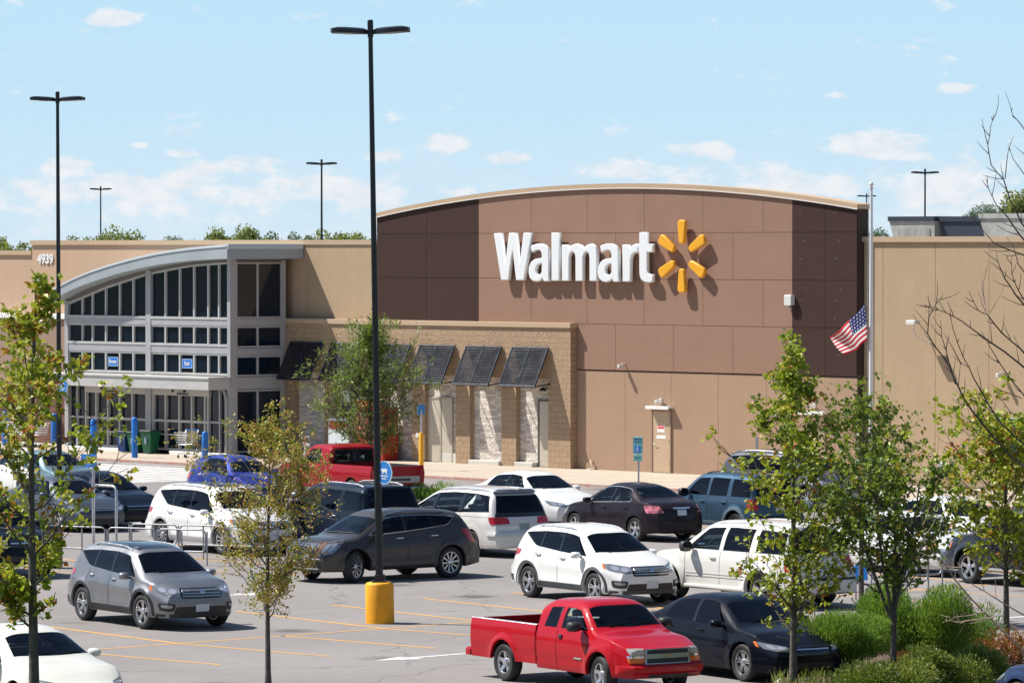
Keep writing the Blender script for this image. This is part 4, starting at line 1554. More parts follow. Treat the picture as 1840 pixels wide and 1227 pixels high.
SEDAN = dict(L=4.60, W=1.79, xr=.98, xf=3.67, r=.325, sill=.20, tum=.46, gn=4.0, arch=1.13, flare=.016, cf=.20, kf=.24, cr=.16, kr=.16, rrise=.05,
             top=[(0, .86), (.05, .97), (.25, 1.04), (.62, 1.07), (.80, 1.10), (1.28, 1.37), (1.55, 1.44), (2.1, 1.475), (2.5, 1.455), (2.72, 1.40), (3.42, 1.00), (3.55, .965), (4.0, .90), (4.35, .80), (4.60, .64)],
             belt=[(0, .80), (.3, .97), (.7, .99), (1.3, .97), (2.2, .925), (3.2, .885), (3.6, .87), (4.1, .80), (4.45, .68), (4.60, .54)],
             nose=[(0, .14), (.25, .03), (.45, 0), (.55, .01), (.7, .08), (.9, .2)],
             tail=[(0, .12), (.3, .02), (.5, 0), (.6, .01), (.75, .03), (1.0, .09)], rim='five')
BOXY = dict(L=5.18, W=1.98, xr=1.10, xf=4.16, r=.385, sill=.32, tum=.22, gn=6.0, arch=1.17, flare=.05, cf=.12, kf=.16, cr=.06, kr=.07, rrise=.0,
            top=[(0, .78), (.05, 1.15), (.12, 1.35), (.30, 1.78), (.42, 1.87), (1.0, 1.90), (2.2, 1.92), (3.0, 1.88), (3.22, 1.80), (3.95, 1.25), (4.05, 1.22), (4.7, 1.16), (5.05, 1.08), (5.18, .95)],
            belt=[(0, .75), (.06, 1.12), (.3, 1.18), (2, 1.19), (3.5, 1.18), (4.0, 1.13), (4.8, 1.06), (5.18, .84)],
            nose=[(0, .12), (.35, .02), (.55, 0), (.7, .02), (.9, .05), (1.15, .12)],
            tail=[(0, .10), (.4, .0), (.62, .0), (.70, .06), (1.2, .10), (1.8, .12)],
            side=[(0, .965), (.08, .99), (.3, 1.0), (.55, 1.0), (.8, .99), (1, .955)], rim='five')
VAN = dict(L=5.08, W=1.96, xr=1.04, xf=4.07, r=.335, sill=.23, tum=.34, gn=4.6, arch=1.13, flare=.02, cf=.22, kf=.30, cr=.10, kr=.12, rrise=.02,
           top=[(0, .70), (.05, 1.0), (.16, 1.28), (.36, 1.62), (.50, 1.70), (1.2, 1.745), (2.2, 1.75), (2.9, 1.70), (3.2, 1.60), (4.15, 1.09), (4.3, 1.04), (4.75, .92), (5.08, .70)],
           belt=[(0, .68), (.1, 1.02), (.4, 1.10), (1.2, 1.07), (2.5, 1.01), (3.6, .96), (4.2, .93), (4.8, .78), (5.08, .58)],
           nose=[(0, .16), (.25, .04), (.45, 0), (.6, .03), (.8, .12)],
           tail=[(0, .10), (.3, .0), (.60, .0), (.68, .07), (1.0, .09), (1.6, .12)], rim='five')


def win_std(c, panes, m, mrg, bot, trim=None, grow=.022, rear=None, outline=None):
    c.side_opening(panes, bot, mrg, trim, outline)
    for sd in (-1, 1):
        for i, q in enumerate(panes): c.side_pane('side_window', sd, q, (rear if rear and i < len(panes) - 1 else m), bot, mrg, .003)


def cuv(name, label, pm, wp, a, lp, dark=blackp, group=None, steer=0, roofm=None, S_=None):
    c = Car(name, label, 'SUV', pm, S_ or CUV, wp, a, lp, group=group, steer=steer)
    L = c.S['L']
    k_ = L / 4.69
    bot = lambda x: ip([(.5, 1.42), (.9, 1.26), (1.3, 1.175), (2.2, 1.105), (3.5, 1.04)], x / k_)
    P = [(1.18, .66, 1.40, 1.40), (1.45, 1.45, 2.20, 2.16), (2.26, 2.22, 3.32, 2.78)]
    P = [tuple(v * k_ for v in q) for q in P]
    win_std(c, P, glassd, .165, bot, glosst)
    c.windshield(3.60 * k_, 2.98 * k_, .72, .60, glassw)
    c.wipers(3.62 * k_, .6)
    c.rear_opening(glassd, [(-.62, 1.18), (.62, 1.18), (.54, 1.44), (-.54, 1.44)])
    if roofm:
        c.patch('roof_panel', roofm, lambda x, y: c.down_ray()(x, y), [(1.0, -.5), (2.82, -.5), (2.82, .5), (1.0, .5)], 12, 8, .005, rnd=.08)
    # face
    c.patch('grille', glosst, c.cyl_ray(1, 1), [(-22, .66), (22, .66), (25, .87), (-25, .87)], 16, 5, .006, rnd=.12)
    for zz in (.70, .755, .81):
        c.patch('grille_bar', dimchrome, c.cyl_ray(1, 1), [(-21, zz), (21, zz), (21.5, zz + .022), (-21.5, zz + .022)], 14, 1, .022)
    c.patch('badge', chrome, c.cyl_ray(1, 1), [(-3, .755), (3, .755), (3, .825), (-3, .825)], 6, 4, .034, rnd=.9)
    c.lights('headlight', lampg, 1, [(24, .70), (52, .80), (58, .95), (23, .86)], rnd=.3)
    c.lights('indicator', amber, 1, [(53, .81), (57, .83), (60, .93), (57, .94)], rnd=.2, off=.009)
    c.patch('lower_grille', blackp, c.cyl_ray(1, 1), [(-30, .33), (30, .33), (27, .50), (-27, .50)], 14, 4, .007, rnd=.12)
    c.lights('fog_lamp_bezel', blackp, 1, [(29, .40), (44, .42), (46, .58), (27, .56)], rnd=.35, off=.007)
    c.lights('fog_lamp', lampg, 1, [(31, .47), (41, .48), (42, .545), (30, .54)], rnd=.4, off=.014)
    c.patch('chin_trim', dark, c.cyl_ray(1, 1), [(-50, .27), (50, .27), (48, .35), (-48, .35)], 18, 2, .009)
    c.lights('tail_light', redl, -1, [(30, .92), (58, .95), (60, 1.08), (36, 1.10)], rnd=.25)
    c.patch('rear_bumper_trim', dark, c.cyl_ray(-1, 1), [(-48, .30), (48, .30), (48, .50), (-48, .50)], 16, 3, .009)
    c.plate(1, .47); c.plate(-1, .80)
    c.arch_trim(dark); c.sill_trim(dark, .285, .42)
    c.seams([[(2.24 * k_, .40), (2.24 * k_, 1.04)], [(3.28 * k_, .42), (3.34 * k_, .75), (3.36 * k_, 1.0)], [(1.34 * k_, .66), (1.22 * k_, .9), (1.3 * k_, 1.1)]])
    c.handles([(1.42 * k_, .99), (2.42 * k_, .95)], chrome)
    c.mirrors(3.12 * k_, 1.04, pm)
    c.rails(.95 * k_, 2.65 * k_, .56 * c.S['W'] / 1.88)
    c.finish((2.35 * k_, 1.5 * k_), 3.0 * k_)
    return c


def sedan(name, label, pm, wp, a, lp, glass=None, chrome_line=True, S_=None, rear='sentra', z=LOT, group=None, tailm=None, cat='car', steer=0):
    c = Car(name, label, cat, pm, S_ or SEDAN, wp, a, lp, group=group, steer=steer)
    L = c.S['L']; k_ = L / 4.60; zt = max(z_ for _, z_ in c.S['top']) / 1.475
    g = glass or glassm
    bot = lambda x: ip([(.8, 1.05), (1.3, 1.015), (2.3, .97), (3.3, .925)], x / k_) * zt
    P = [(1.20, 1.42, 2.08, 2.06), (2.15, 2.13, 3.12, 2.62)]
    P = [tuple(v * k_ for v in q) for q in P]
    win_std(c, P, g, .10, bot, glosst, outline=steel if chrome_line == 'bright' else None)
    c.windshield(3.38 * k_, 2.80 * k_, .68 * c.S['W'] / 1.79, .56 * c.S['W'] / 1.79, g)
    c.wipers(3.40 * k_, .6)
    c.windshield(.86 * k_, 1.36 * k_, .64 * c.S['W'] / 1.79, .53 * c.S['W'] / 1.79, g, 'rear_window', .08)
    c.patch('grille', glosst, c.cyl_ray(1, 1), [(-17, .50 * zt), (17, .50 * zt), (19, .62 * zt), (-19, .62 * zt)], 14, 4, .006, rnd=.15)
    c.patch('grille_bar', chrome, c.cyl_ray(1, 1), [(-18, .60 * zt), (18, .60 * zt), (18, .625 * zt), (-18, .625 * zt)], 14, 1, .014)
    c.lights('headlight', lampg, 1, [(21, .56 * zt), (46, .62 * zt), (56, .755 * zt), (24, .66 * zt)], rnd=.3)
    c.patch('lower_grille', blackp, c.cyl_ray(1, 1), [(-26, .26), (26, .26), (24, .38), (-24, .38)], 12, 3, .007, rnd=.15)
    c.lights('tail_light', tailm or redl, -1, [(26, .76 * zt), (50, .74 * zt), (56, .95 * zt), (33, .94 * zt)], rnd=.2)
    c.patch('boot_trim', chrome if rear == 'sentra' else pm, c.end_ray(-1), [(-.28, .86 * zt), (.28, .86 * zt), (.28, .895 * zt), (-.28, .895 * zt)], 8, 1, .012)
    c.plate(-1, .76 * zt); 
    c.seams([[(2.11 * k_, .28), (2.11 * k_, .94)], [(3.10 * k_, .30), (3.16 * k_, .6), (3.14 * k_, .90)], [(1.42 * k_, .55), (1.22 * k_, .75), (1.25 * k_, .99)]])
    c.handles([(1.42 * k_, .86 * zt), (2.36 * k_, .84 * zt)], pm if rear != 'chrome' else chrome)
    c.mirrors(2.98 * k_, .97 * zt, pm)
    c.finish((2.15 * k_, 1.38 * k_), 2.78 * k_)
    return c


def boxsuv(name, label, pm, wp, a, lp, S_=None, panes=None, group=None, steer=0, railm=steel, glass=None, black_rear=True, clad=None, amber_side=True, mrg=.16, front=True, mir=blackp, hm=None):
    c = Car(name, label, 'SUV', pm, S_ or BOXY, wp, a, lp, group=group, steer=steer)
    L = c.S['L']; k_ = L / 5.18; zt = max(z_ for _, z_ in c.S['top']) / 1.92; kw = c.S['W'] / 1.98
    bot = lambda x: 1.24 * zt
    P = panes or [(.36, .44, 1.30, 1.30), (1.50, 1.46, 2.40, 2.36), (2.52, 2.48, 3.60, 3.06)]
    P = [tuple(v * k_ for v in q) for q in P]
    win_std(c, P, glass or glassd, mrg * zt, bot, None, rear=glassd)
    c.windshield(3.90 * k_, 3.26 * k_, .78 * kw, .68 * kw, glass or glassd, bow=.06)
    c.rear_opening(glassd, [(-.74 * kw, 1.25 * zt), (.74 * kw, 1.25 * zt), (.66 * kw, 1.72 * zt), (-.66 * kw, 1.72 * zt)], .008)
    c.patch('roof_spoiler', pm, c.end_ray(-1), [(-.68 * kw, 1.75 * zt), (.68 * kw, 1.75 * zt), (.66 * kw, 1.80 * zt), (-.66 * kw, 1.80 * zt)], 12, 1, .06, thick=.0)
    c.patch('grille', glosst, c.cyl_ray(1, 1), [(-24, .80 * zt), (24, .80 * zt), (25, 1.0 * zt), (-25, 1.0 * zt)], 14, 5, .006, rnd=.1)
    c.patch('grille_bar', chrome, c.cyl_ray(1, 1), [(-24, .89 * zt), (24, .89 * zt), (24, .92 * zt), (-24, .92 * zt)], 14, 1, .02)
    c.lights('headlight', lampg, 1, [(27, .78 * zt), (44, .80 * zt), (50, .98 * zt), (27, .99 * zt)], rnd=.15)
    if amber_side: c.lights('indicator', amber, 1, [(46, .80 * zt), (50, .82 * zt), (53, .97 * zt), (51, .98 * zt)], rnd=.1, off=.009)
    c.patch('lower_grille', blackp, c.cyl_ray(1, 1), [(-30, .45 * zt), (30, .45 * zt), (30, .58 * zt), (-30, .58 * zt)], 12, 3, .007)
    c.lights('tail_light', redl, -1, [(33, .86 * zt), (47, .86 * zt), (48, 1.17 * zt), (34, 1.17 * zt)], rnd=.1)
    c.patch('bumper_strip', blackp, c.cyl_ray(-1, 1), [(-44, .64 * zt), (44, .64 * zt), (44, .69 * zt), (-44, .69 * zt)], 16, 1, .008)
    c.plate(-1, .92 * zt)
    c.seams([[(2.46 * k_, .45), (2.46 * k_, 1.2 * zt)], [(3.62 * k_, .45), (3.66 * k_, 1.15 * zt)], [(1.62 * k_, .6 * zt), (1.42 * k_, .85 * zt), (1.42 * k_, 1.2 * zt)]])
    c.handles([(1.62 * k_, 1.06 * zt), (2.70 * k_, 1.06 * zt)], hm or pm)
    c.mirrors(3.42 * k_, 1.26 * zt, mir, 1.25, 1.3)
    if railm: c.rails(.7 * k_, 2.9 * k_, .62 * kw, railm)
    if clad:
        c.arch_trim(clad, .07); c.sill_trim(clad, .34 * zt, .50 * zt)
    c.finish((2.75 * k_, 1.75 * k_), 3.35 * k_)
    return c


glassw = pane_mat('windscreen_glass', (.50, .62, .62))
dimchrome = mat('dim_chrome', (.42, .43, .45), rough=.3, metal=.9)


def vehicles():
    p = {}
    Gr = paint('graphite', (.25, .255, .27), .75)
    Wh = paint('white', (.78, .78, .76))
    Pe = paint('pearl_white', (.72, .71, .67))
    Re = paint('red', (.43, .003, .012))
    Bk = paint('black', (.003, .005, .012), coat=.45)
    # 1 grey SUV left
    cuv('suv', 'grey SUV with black roof panel driving near the yellow-based lamp post, left of it', Gr, G(253, 1130, LOT), 11, (3.74, -.94), blackp, roofm=glosst, steer=4)
    # 16 white SUV centre
    cuv('suv', 'white SUV with grey lower trim parked behind the red pickup truck cab', Wh, G(948, 1073, LOT), 11, (1.02, -.94), mat('dark_grey_trim', (.05, .055, .065), rough=.5))
    # 6 white SUV left
    S6 = scaled(CUV, 1.075, 1.03, 1.04, rim='ten', r=.38, top=[(0, .84), (.06, 1.02), (.16, 1.2), (.40, 1.55), (.52, 1.66), (.8, 1.70), (1.5, 1.745), (2.3, 1.75), (2.8, 1.71), (3.1, 1.63), (3.86, 1.16), (4.0, 1.13), (4.5, 1.06), (4.8, .98), (5.0, .84)])
    c = cuv('suv', 'white SUV with roof rails and dark sunroof behind the metal cart rails', Wh, G(397, 997, LOT), 7, (4.02, -.96), mat('silver_trim', (.5, .5, .5), rough=.4), S_=S6)
    c.patch('sunroof', glassd, lambda x, y: c.down_ray()(x, y), [(1.5, -.42), (2.9, -.42), (2.9, .42), (1.5, .42)], 10, 6, .006, rnd=.08)

    # 12 dark brown-grey crossover in the aisle
    S12 = scaled(CUV, 1.03, 1.015, .99, rim='ten', r=.375, tum=.36, flare=.035,
                 top=[(0, .86), (.05, 1.02), (.14, 1.18), (.46, 1.48), (.55, 1.56), (.9, 1.61), (1.6, 1.66), (2.3, 1.66), (2.75, 1.62), (2.95, 1.56), (3.74, 1.10), (3.85, 1.08), (4.3, 1.04), (4.65, .98), (4.83, .86)],
                 nose=[(0, .14), (.3, .03), (.5, 0), (.7, .0), (.95, .03), (1.05, .10)], kf=.30)
    c = Car('suv', 'dark brown-grey crossover SUV with chrome grille, crossing behind the tall lamp post', 'SUV', paint('dark_umber', (.080, .074, .074), .65, coat=.7), S12, G(640, 1047, LOT), 95, (3.85, .95), steer=24)
    bot = lambda x: ip([(.5, 1.36), (1.2, 1.25), (2.2, 1.16), (3.5, 1.08)], x)
    win_std(c, [(1.05, .80, 1.50, 1.50), (1.52, 1.52, 2.28, 2.26), (2.36, 2.34, 3.42, 2.84)], glassd, .15, bot, glosst, outline=chrome)
    c.windshield(3.72, 3.06, .74, .62, glassw); c.wipers(3.74, .6)
    c.rear_opening(glassd, [(-.62, 1.2), (.62, 1.2), (.5, 1.42), (-.5, 1.42)])
    g_ = c.patch('grille', chrome, c.cyl_ray(1, 1), [(-18, .60), (18, .60), (27, .93), (-27, .93)], 14, 8, .010, rnd=.05)
    for i in range(7):
        z_ = .64 + .042 * i; w_ = lerp(17, 25, i / 6)
        c.patch('grille_slot', blackp, c.cyl_ray(1, 1), [(-w_, z_), (w_, z_), (w_ + .6, z_ + .016), (-w_ - .6, z_ + .016)], 14, 1, .013)
    c.patch('badge', mat('gold', (.6, .42, .12), rough=.3, metal=1), c.cyl_ray(1, 1), [(-4, .74), (4, .74), (4, .86), (-4, .86)], 6, 4, .03, rnd=.9)
    c.lights('headlight', lampg, 1, [(27, .62), (46, .70), (62, 1.02), (38, .97)], rnd=.15)
    c.lights('indicator', mat('copper_lens', (.26, .12, .09), rough=.25), 1, [(24, .62), (28, .62), (38, .96), (34, .96)], rnd=.05, off=.010)
    c.patch('bumper_bar', chrome, c.cyl_ray(1, 1), [(-32, .565), (32, .565), (32, .595), (-32, .595)], 14, 1, .012)
    c.patch('lower_grille', blackp, c.cyl_ray(1, 1), [(-34, .36), (34, .36), (32, .50), (-32, .50)], 14, 3, .007, rnd=.1)
    c.patch('chin_trim', chrome, c.cyl_ray(1, 1), [(-30, .335), (30, .335), (30, .36), (-30, .36)], 14, 1, .012)
    c.lights('tail_light', redl, -1, [(40, .84), (52, .84), (60, 1.14), (50, 1.16)], rnd=.1)
    c.arch_trim(c.pm, .06, .012); c.sill_trim(blackp, .28, .36)
    c.seams([[(2.32, .38), (2.32, 1.08)], [(3.40, .42), (3.46, 1.0)], [(1.42, .66), (1.3, .9), (1.32, 1.14)]])
    c.handles([(1.5, 1.02), (2.52, .99)], chrome); c.mirrors(3.2, 1.07, c.pm); c.rails(1.0, 2.75, .57, chrome); c.finish((2.4, 1.55), 3.05)

    # 17 big white SUV right, facing away
    S17 = scaled(BOXY, 1.0, 1.0, .97, flare=.07, arch=1.2, rim='five', gn=4.6, tum=.28)
    c = boxsuv('suv', 'large white SUV with red tail lights parked behind the black sedan', Pe, G(1203, 1078, LOT), 185, (4.16, .99), S_=S17, glass=glassm, steer=24, railm=mat('white_rail', (.7, .7, .68)), mir=blackp)
    for z_ in (.60, .66):
        for sd in (-1, 1): c.patch('body_moulding', mat('moulding_shade', (.55, .55, .54)), c.side_ray(sd), [(1.62, z_), (3.6, z_), (3.6, z_ + .022), (1.62, z_ + .022)], 12, 1, .009)
    for sd in (-1, 1):
        MB().cbox(-1.0, 1.1, min(sd * .88, sd * 1.03), max(sd * .88, sd * 1.03), .36, .42, .02).build('running_board', c.pm, c.root)
    c.patch('rear_badge', chrome, c.end_ray(-1), [(-.06, 1.06), (.06, 1.06), (.06, 1.13), (-.06, 1.13)], 4, 4, .014, rnd=.8)

    # 9 dark navy boxy SUV facing away
    S9 = scaled(BOXY, .93, .98, .95, flare=.03, tum=.20)
    boxsuv('suv', 'boxy dark navy SUV seen from behind, right of the thin leafy tree, roof rack', paint('dark_navy', (.012, .020, .036), .3, coat=.45), G(656, 1002, LOT), 187, (.12, .93), S_=S9, mir=blackp, hm=chrome, clad=None)

    # 14 steel-blue SUV facing away, with dark lower trim
    S14 = scaled(BOXY, .86, .92, .92, r=.36, flare=.045, rim='five', xr=.90, xf=3.52)
    boxsuv('suv', 'steel blue SUV facing away with silver sill, right of the dark sedan', paint('steel_blue', (.050, .100, .155), .5), G(1320, 968, LOT), 187, (.90, .90), S_=S14,
           clad=mat('cladding_grey', (.10, .13, .16), rough=.5), mir=blackp, railm=blackp)

    # 15 grey SUV on the drive by the store
    S15 = scaled(CUV, 1.09, 1.05, 1.06, rim='ten')
    cuv('suv', 'silver-grey SUV driving past the store wall behind leafy trees at right', paint('silver_grey', (.10, .105, .12), .5), G(1320, 912, LOT), 0, (1.09, -.98), blackp, S_=S15)

    # 11 pearl minivan from behind
    c = Car('minivan', 'pale gold minivan seen from behind with large red tail lights', 'minivan', paint('pale_gold', (.70, .68, .64), .3), VAN, G(888, 1003, LOT), 187, (.15, .90))
    bot = lambda x: ip([(.3, 1.16), (1.2, 1.13), (2.5, 1.07), (4, 1.03)], x)
    win_std(c, [(.42, .56, 1.60, 1.60), (1.72, 1.72, 2.85, 2.80), (2.95, 2.90, 4.02, 3.18)], glassm, .15, bot, glosst)
    c.windshield(4.12, 3.30, .76, .64, glassm)
    c.rear_opening(glassd, [(-.76, 1.12), (.76, 1.12), (.63, 1.56), (-.63, 1.56)], .009)
    c.patch('rear_glass_border', glosst, c.end_ray(-1), [(-.80, 1.03), (.80, 1.03), (.77, 1.115), (-.77, 1.115)], 12, 1, .008)
    c.patch('rear_spoiler', paint('spoiler_blue_grey', (.12, .14, .18), .3), c.end_ray(-1), [(-.64, 1.60), (.64, 1.60), (.62, 1.66), (-.62, 1.66)], 12, 1, .07, thick=0)
    c.lights('tail_light', redl, -1, [(21, .86), (46, .84), (49, 1.03), (25, 1.02)], rnd=.18, off=.014)
    c.patch('plate_garnish', c.pm, c.end_ray(-1), [(-.44, .90), (.44, .90), (.44, .98), (-.44, .98)], 8, 2, .02)
    c.patch('bumper_top', c.pm, c.cyl_ray(-1, 1), [(-50, .56), (50, .56), (50, .64), (-50, .64)], 18, 2, .035)
    c.plate(-1, .78, m=mat('plate_dim', (.25, .30, .30), noise=.2, nscale=30))
    c.lights('headlight', lampg, 1, [(26, .60), (46, .66), (56, .82), (28, .74)], rnd=.3)
    c.patch('grille', glosst, c.cyl_ray(1, 1), [(-18, .56), (18, .56), (20, .70), (-20, .70)], 10, 3, .006)
    c.seams([[(2.88, .3), (2.88, 1.02)], [(1.66, .55), (1.64, 1.08)], [(4.05, .35), (4.1, .95)]])
    c.seams([[(1.7, 1.02), (.35, 1.02)]])
    c.handles([(1.85, .98), (3.05, .96)], c.pm); c.mirrors(3.75, 1.05, c.pm); c.rails(.55, 2.9, .60, steel); c.finish((2.75, 1.75), 3.45)

    # 10 white sedan behind it
    sedan('sedan', 'white sedan behind the pale gold minivan, facing right', Wh, G(1000, 948, LOT), 9, (4.5, -.6), S_=scaled(SEDAN, 1.06, 1.03, 1.03))
    # 13 black-violet sedan from behind
    c = sedan('sedan', 'dark plum sedan seen from behind, parked between the minivan and the steel blue SUV', paint('dark_plum', (.020, .015, .020), .3, coat=.45), G(1142, 972, LOT), 187, (.98, .84), chrome_line='bright', tailm=mat('clear_tail', (.52, .16, .20), rough=.12, coat=1.0, noise=.5, nscale=9), S_=scaled(SEDAN, 1.0, 1.0, 1.03))
    # 19 black sedan lower right
    S19 = scaled(SEDAN, 1.055, 1.01, 1.01, rim='star', r=.345, gn=4.6, tum=.42)
    c = sedan('sedan', 'glossy black sedan parked beside the red pickup truck, with star spoke wheels', Bk, G(1333, 1224, LOT), 11, (3.87, -.89), glass=glassd, S_=S19, rear='x')
    c.lights('indicator', mat('orange_lens', (.85, .2, .03), rough=.2), 1, [(50, .65), (54, .67), (58, .75), (55, .76)], rnd=.1, off=.010)
    # 2 white sedan lower left
    S2 = scaled(SEDAN, 1.06, 1.03, 1.02, r=.33)
    c = sedan('sedan', 'cream-white sedan at the lower left corner by the tree trunk', paint('cream_white', (.74, .73, .66)), G(104, 1300, LOT), 9, (4.55, -.45), glass=glassm, S_=S2)
    # 5 navy hatchback left
    S5 = scaled(SEDAN, .95, .99, 1.06, top=[(0, .86), (.05, 1.0), (.18, 1.12), (.5, 1.38), (.8, 1.47), (1.5, 1.53), (2.0, 1.54), (2.35, 1.50), (2.55, 1.44), (3.22, 1.04), (3.35, 1.0), (3.8, .93), (4.12, .83), (4.37, .66)])
    sedan('hatchback', 'navy blue car with round headlights parked left of the tall white SUV', paint('deep_navy', (.006, .012, .026), .3, coat=.45), G(226, 950, LOT), 9, (4.1, -.3), S_=S5)
    # 7 bright blue hatchback
    S7 = scaled(SEDAN, .88, .96, 1.08, top=[(0, .9), (.04, 1.05), (.12, 1.2), (.35, 1.42), (.6, 1.5), (1.4, 1.55), (1.9, 1.55), (2.25, 1.50), (3.0, 1.06), (3.1, 1.02), (3.6, .92), (3.9, .82), (4.05, .64)])
    sedan('hatchback', 'bright blue small hatchback half hidden behind the thin leafy tree and the white SUV roof', paint('royal_blue', (.03, .05, .30), .4), G(332, 905, LOT), 9, (.15, -.80), S_=S7)
    # 20 white sedan right
    sedan('sedan', 'white sedan behind the metal rails at right, seen through the trees', Wh, G(1690, 1037, LOT), 9, (4.5, -.6), S_=scaled(SEDAN, 1.04, 1.02, 1.0))
    # 21 white car farther
    sedan('sedan', 'second white sedan farther back at right, its hood above the first', Wh, G(1765, 1006, LOT), 9, (4.4, -.6), S_=scaled(SEDAN, 1.05, 1.03, 1.03))
    # silver car rear left edge
    sedan('sedan', 'slate grey sedan seen through the left tree, red tail light at the photo edge', paint('slate_grey', (.09, .105, .13), .6), G(118, 955, LOT), 9, (3.9, -.7), S_=scaled(SEDAN, 1.05, 1.02, 1.0))
    sedan('sedan', 'white sedan at the left edge in front of the blue bollard', Wh, G(60, 893, LOT), 9, (3.9, -.5), S_=scaled(SEDAN, 1.05, 1.0, 1.0))
    sedan('sedan', 'pale teal sedan behind the left tree, beside the far lamp post', paint('pale_teal', (.16, .24, .27), .5), G(120, 898, LOT), 9, (4.3, -.5), S_=scaled(SEDAN, 1.0, 1.0, 1.0))
    # 3 black car at left edge, tail in shade
    boxsuv('suv', 'black SUV cut by the left photo edge beside the dark waste bin', Bk, G(14, 1042, LOT), 9, (4.9, -.6), S_=scaled(BOXY, .95, .95, .95))
    # 22 dark SUV right edge with bright sill, facing away
    S22 = scaled(BOXY, 1.04, 1.0, .98)
    boxsuv('suv', 'dark grey long SUV at the right edge with chrome sill bar', paint('dark_grey_truck', (.035, .040, .055), .5), G(1738, 1048, LOT), 187, (4.33, .99), S_=S22, mir=blackp, hm=chrome).sill_trim(chrome, .36, .42, .03)
    # 23 navy sedan lower right corner
    sedan('sedan', 'dark blue car cut off by the lower right corner beside the shrubs', paint('mid_navy', (.03, .05, .12), .5), G(1812, 1282, LOT), 188, (4.5, .35), S_=scaled(SEDAN, 1.0, 1.0, 1.0))

    # ---- red compact pickup in front
    TR = dict(L=5.18, W=1.73, xr=1.12, xf=4.24, r=.345, sill=.33, tum=.30, gn=5.0, arch=1.22, flare=.03, cf=.14, kf=.15, x0=2.20, rrise=0,
              top=[(2.2, 1.50), (2.32, 1.57), (2.9, 1.605), (3.3, 1.595), (3.50, 1.545), (4.00, 1.12), (4.12, 1.085), (4.6, 1.02), (4.95, .93), (5.18, .84)],
              belt=[(2.2, 1.02), (3.4, 1.02), (3.95, .985), (4.6, .93), (5.0, .86), (5.18, .74)],
              nose=[(0, .06), (.4, .0), (.52, .0), (.60, .04), (.85, .05), (.95, .12)],
              side=[(0, .95), (.10, .975), (.34, .985), (.38, 1.0), (.7, 1.0), (.88, .985), (1, .95)], rim='truck', tw=.22, sharp=32)

    def pickup(name, label, pm, wp, a, lp, S_, glass, bedz, steer=0, old=False):
        c = Car(name, label, 'pickup truck', pm, S_, wp, a, lp, steer=steer)
        L = S_['L']; h2 = L / 2; hw = S_['W'] / 2; r = S_['r']; Ra = r * S_['arch']
        x0 = S_['x0']
        # bed: outer skin, rail, inner wall, floor
        b = MB()
        xs = sorted({0.02, .05, x0 - .05, x0 - .03} | {i * .12 for i in range(1, int((x0 - .06) / .12) + 1)})
        rs = S_['sill'] + .06
        dxm = sqrt(Ra ** 2 - (r - rs) ** 2)
        hx = S_['xr']
        xs = sorted({x for x in xs if abs(x - hx) > dxm + .02} | {hx - dxm * cos(pi * i / 14) for i in range(15)} | {hx - dxm - .004, hx + dxm + .004})
        side = S_['side']
        prof = None
        rows_ = []
        for x in xs:
            d = abs(x - hx)
            lo = max(rs, r + sqrt(max(0, Ra * Ra - d * d))) if d < dxm - 1e-6 else rs
            sec = [(hw * .2, S_['sill'] + .15), (hw - .22, S_['sill'] + .15), (hw - .20, max(lo, S_['sill'] + .15)), (hw * .975 - .02, lo)]
            for i in range(12):
                z = lo + (bedz - lo) * (i / 11)
                y = hw * ip(side, (z - S_['sill']) / (bedz - S_['sill'])) 
                dd_ = hypot(x - hx, z - r)
                if dd_ < Ra + .12: y += S_['flare'] * sst((Ra + .12 - dd_) / .1)
                if i == 11: y = hw * .955
                sec.append((y, z))
            sec += [(hw * .955 - .015, bedz + .012), (hw - .13, bedz + .012), (hw - .14, bedz - .01), (hw - .15, .66), (0, .66)]
            rows_.append(sec)
        for sd in (-1, 1):
            o = len(b.v); m_ = len(rows_[0])
            for x, sec in zip(xs, rows_):
                for y, z in sec: b.v.append((x - h2, sd * y, z))
            for i in range(len(xs) - 1):
                for j in range(m_ - 1):
                    b.f.append((o + i * m_ + j, o + (i + 1) * m_ + j, o + (i + 1) * m_ + j + 1, o + i * m_ + j + 1))
                    b.m.append(1 if (j < 3 or j >= m_ - 4) else (2 if j in (m_ - 6, m_ - 5) else 0))
            for i_, fl in ((0, 1), (len(xs) - 1, 0)):
                b.f.append(tuple(o + i_ * m_ + j for j in range(m_))); b.m.append(0)
        b.box(x0 - h2 - .10, x0 - h2 - .05, -hw * .9, hw * .9, .5, bedz + .005)
        bd = b.build('truck_bed', [pm, blackp, pm if old else steel], c.root, 32)
        bvh2 = BVHTree.FromPolygons([Vector(v) for v in b.v], b.f)
        t = MB(); t.cbox(-h2 - .01, -h2 + .05, -hw * .86, hw * .86, S_['sill'] + .18, bedz - .005, .012); tg = t.build('tailgate', pm, c.root)
        for sd in (-1, 1):
            t = MB(); y0, y1 = sorted((sd * hw * .87, sd * hw * .965)); t.cbox(-h2 - .004, -h2 + .05, y0, y1, .62, bedz - .08, .01); t.build('tail_light', redl, c.root)
        t = MB(); t.cbox(-h2 - .17, -h2 + .03, -hw * 1.0, hw * 1.0, .40, .54, .03); t.build('rear_bumper', chrome if old else pm, c.root)
        return c, tg

    c, tg = pickup('pickup_truck', 'red compact pickup truck with extended cab in front of the black sedan', Re, G(904, 1223, LOT), 10, (1.12, -.86), TR, glassm, 1.09, steer=-8)
    bot = lambda x: 1.09
    win_std(c, [(2.40, 2.48, 2.80, 2.86), (2.94, 2.98, 3.80, 3.42)], glassm, .15, bot, None, rear=glassd)
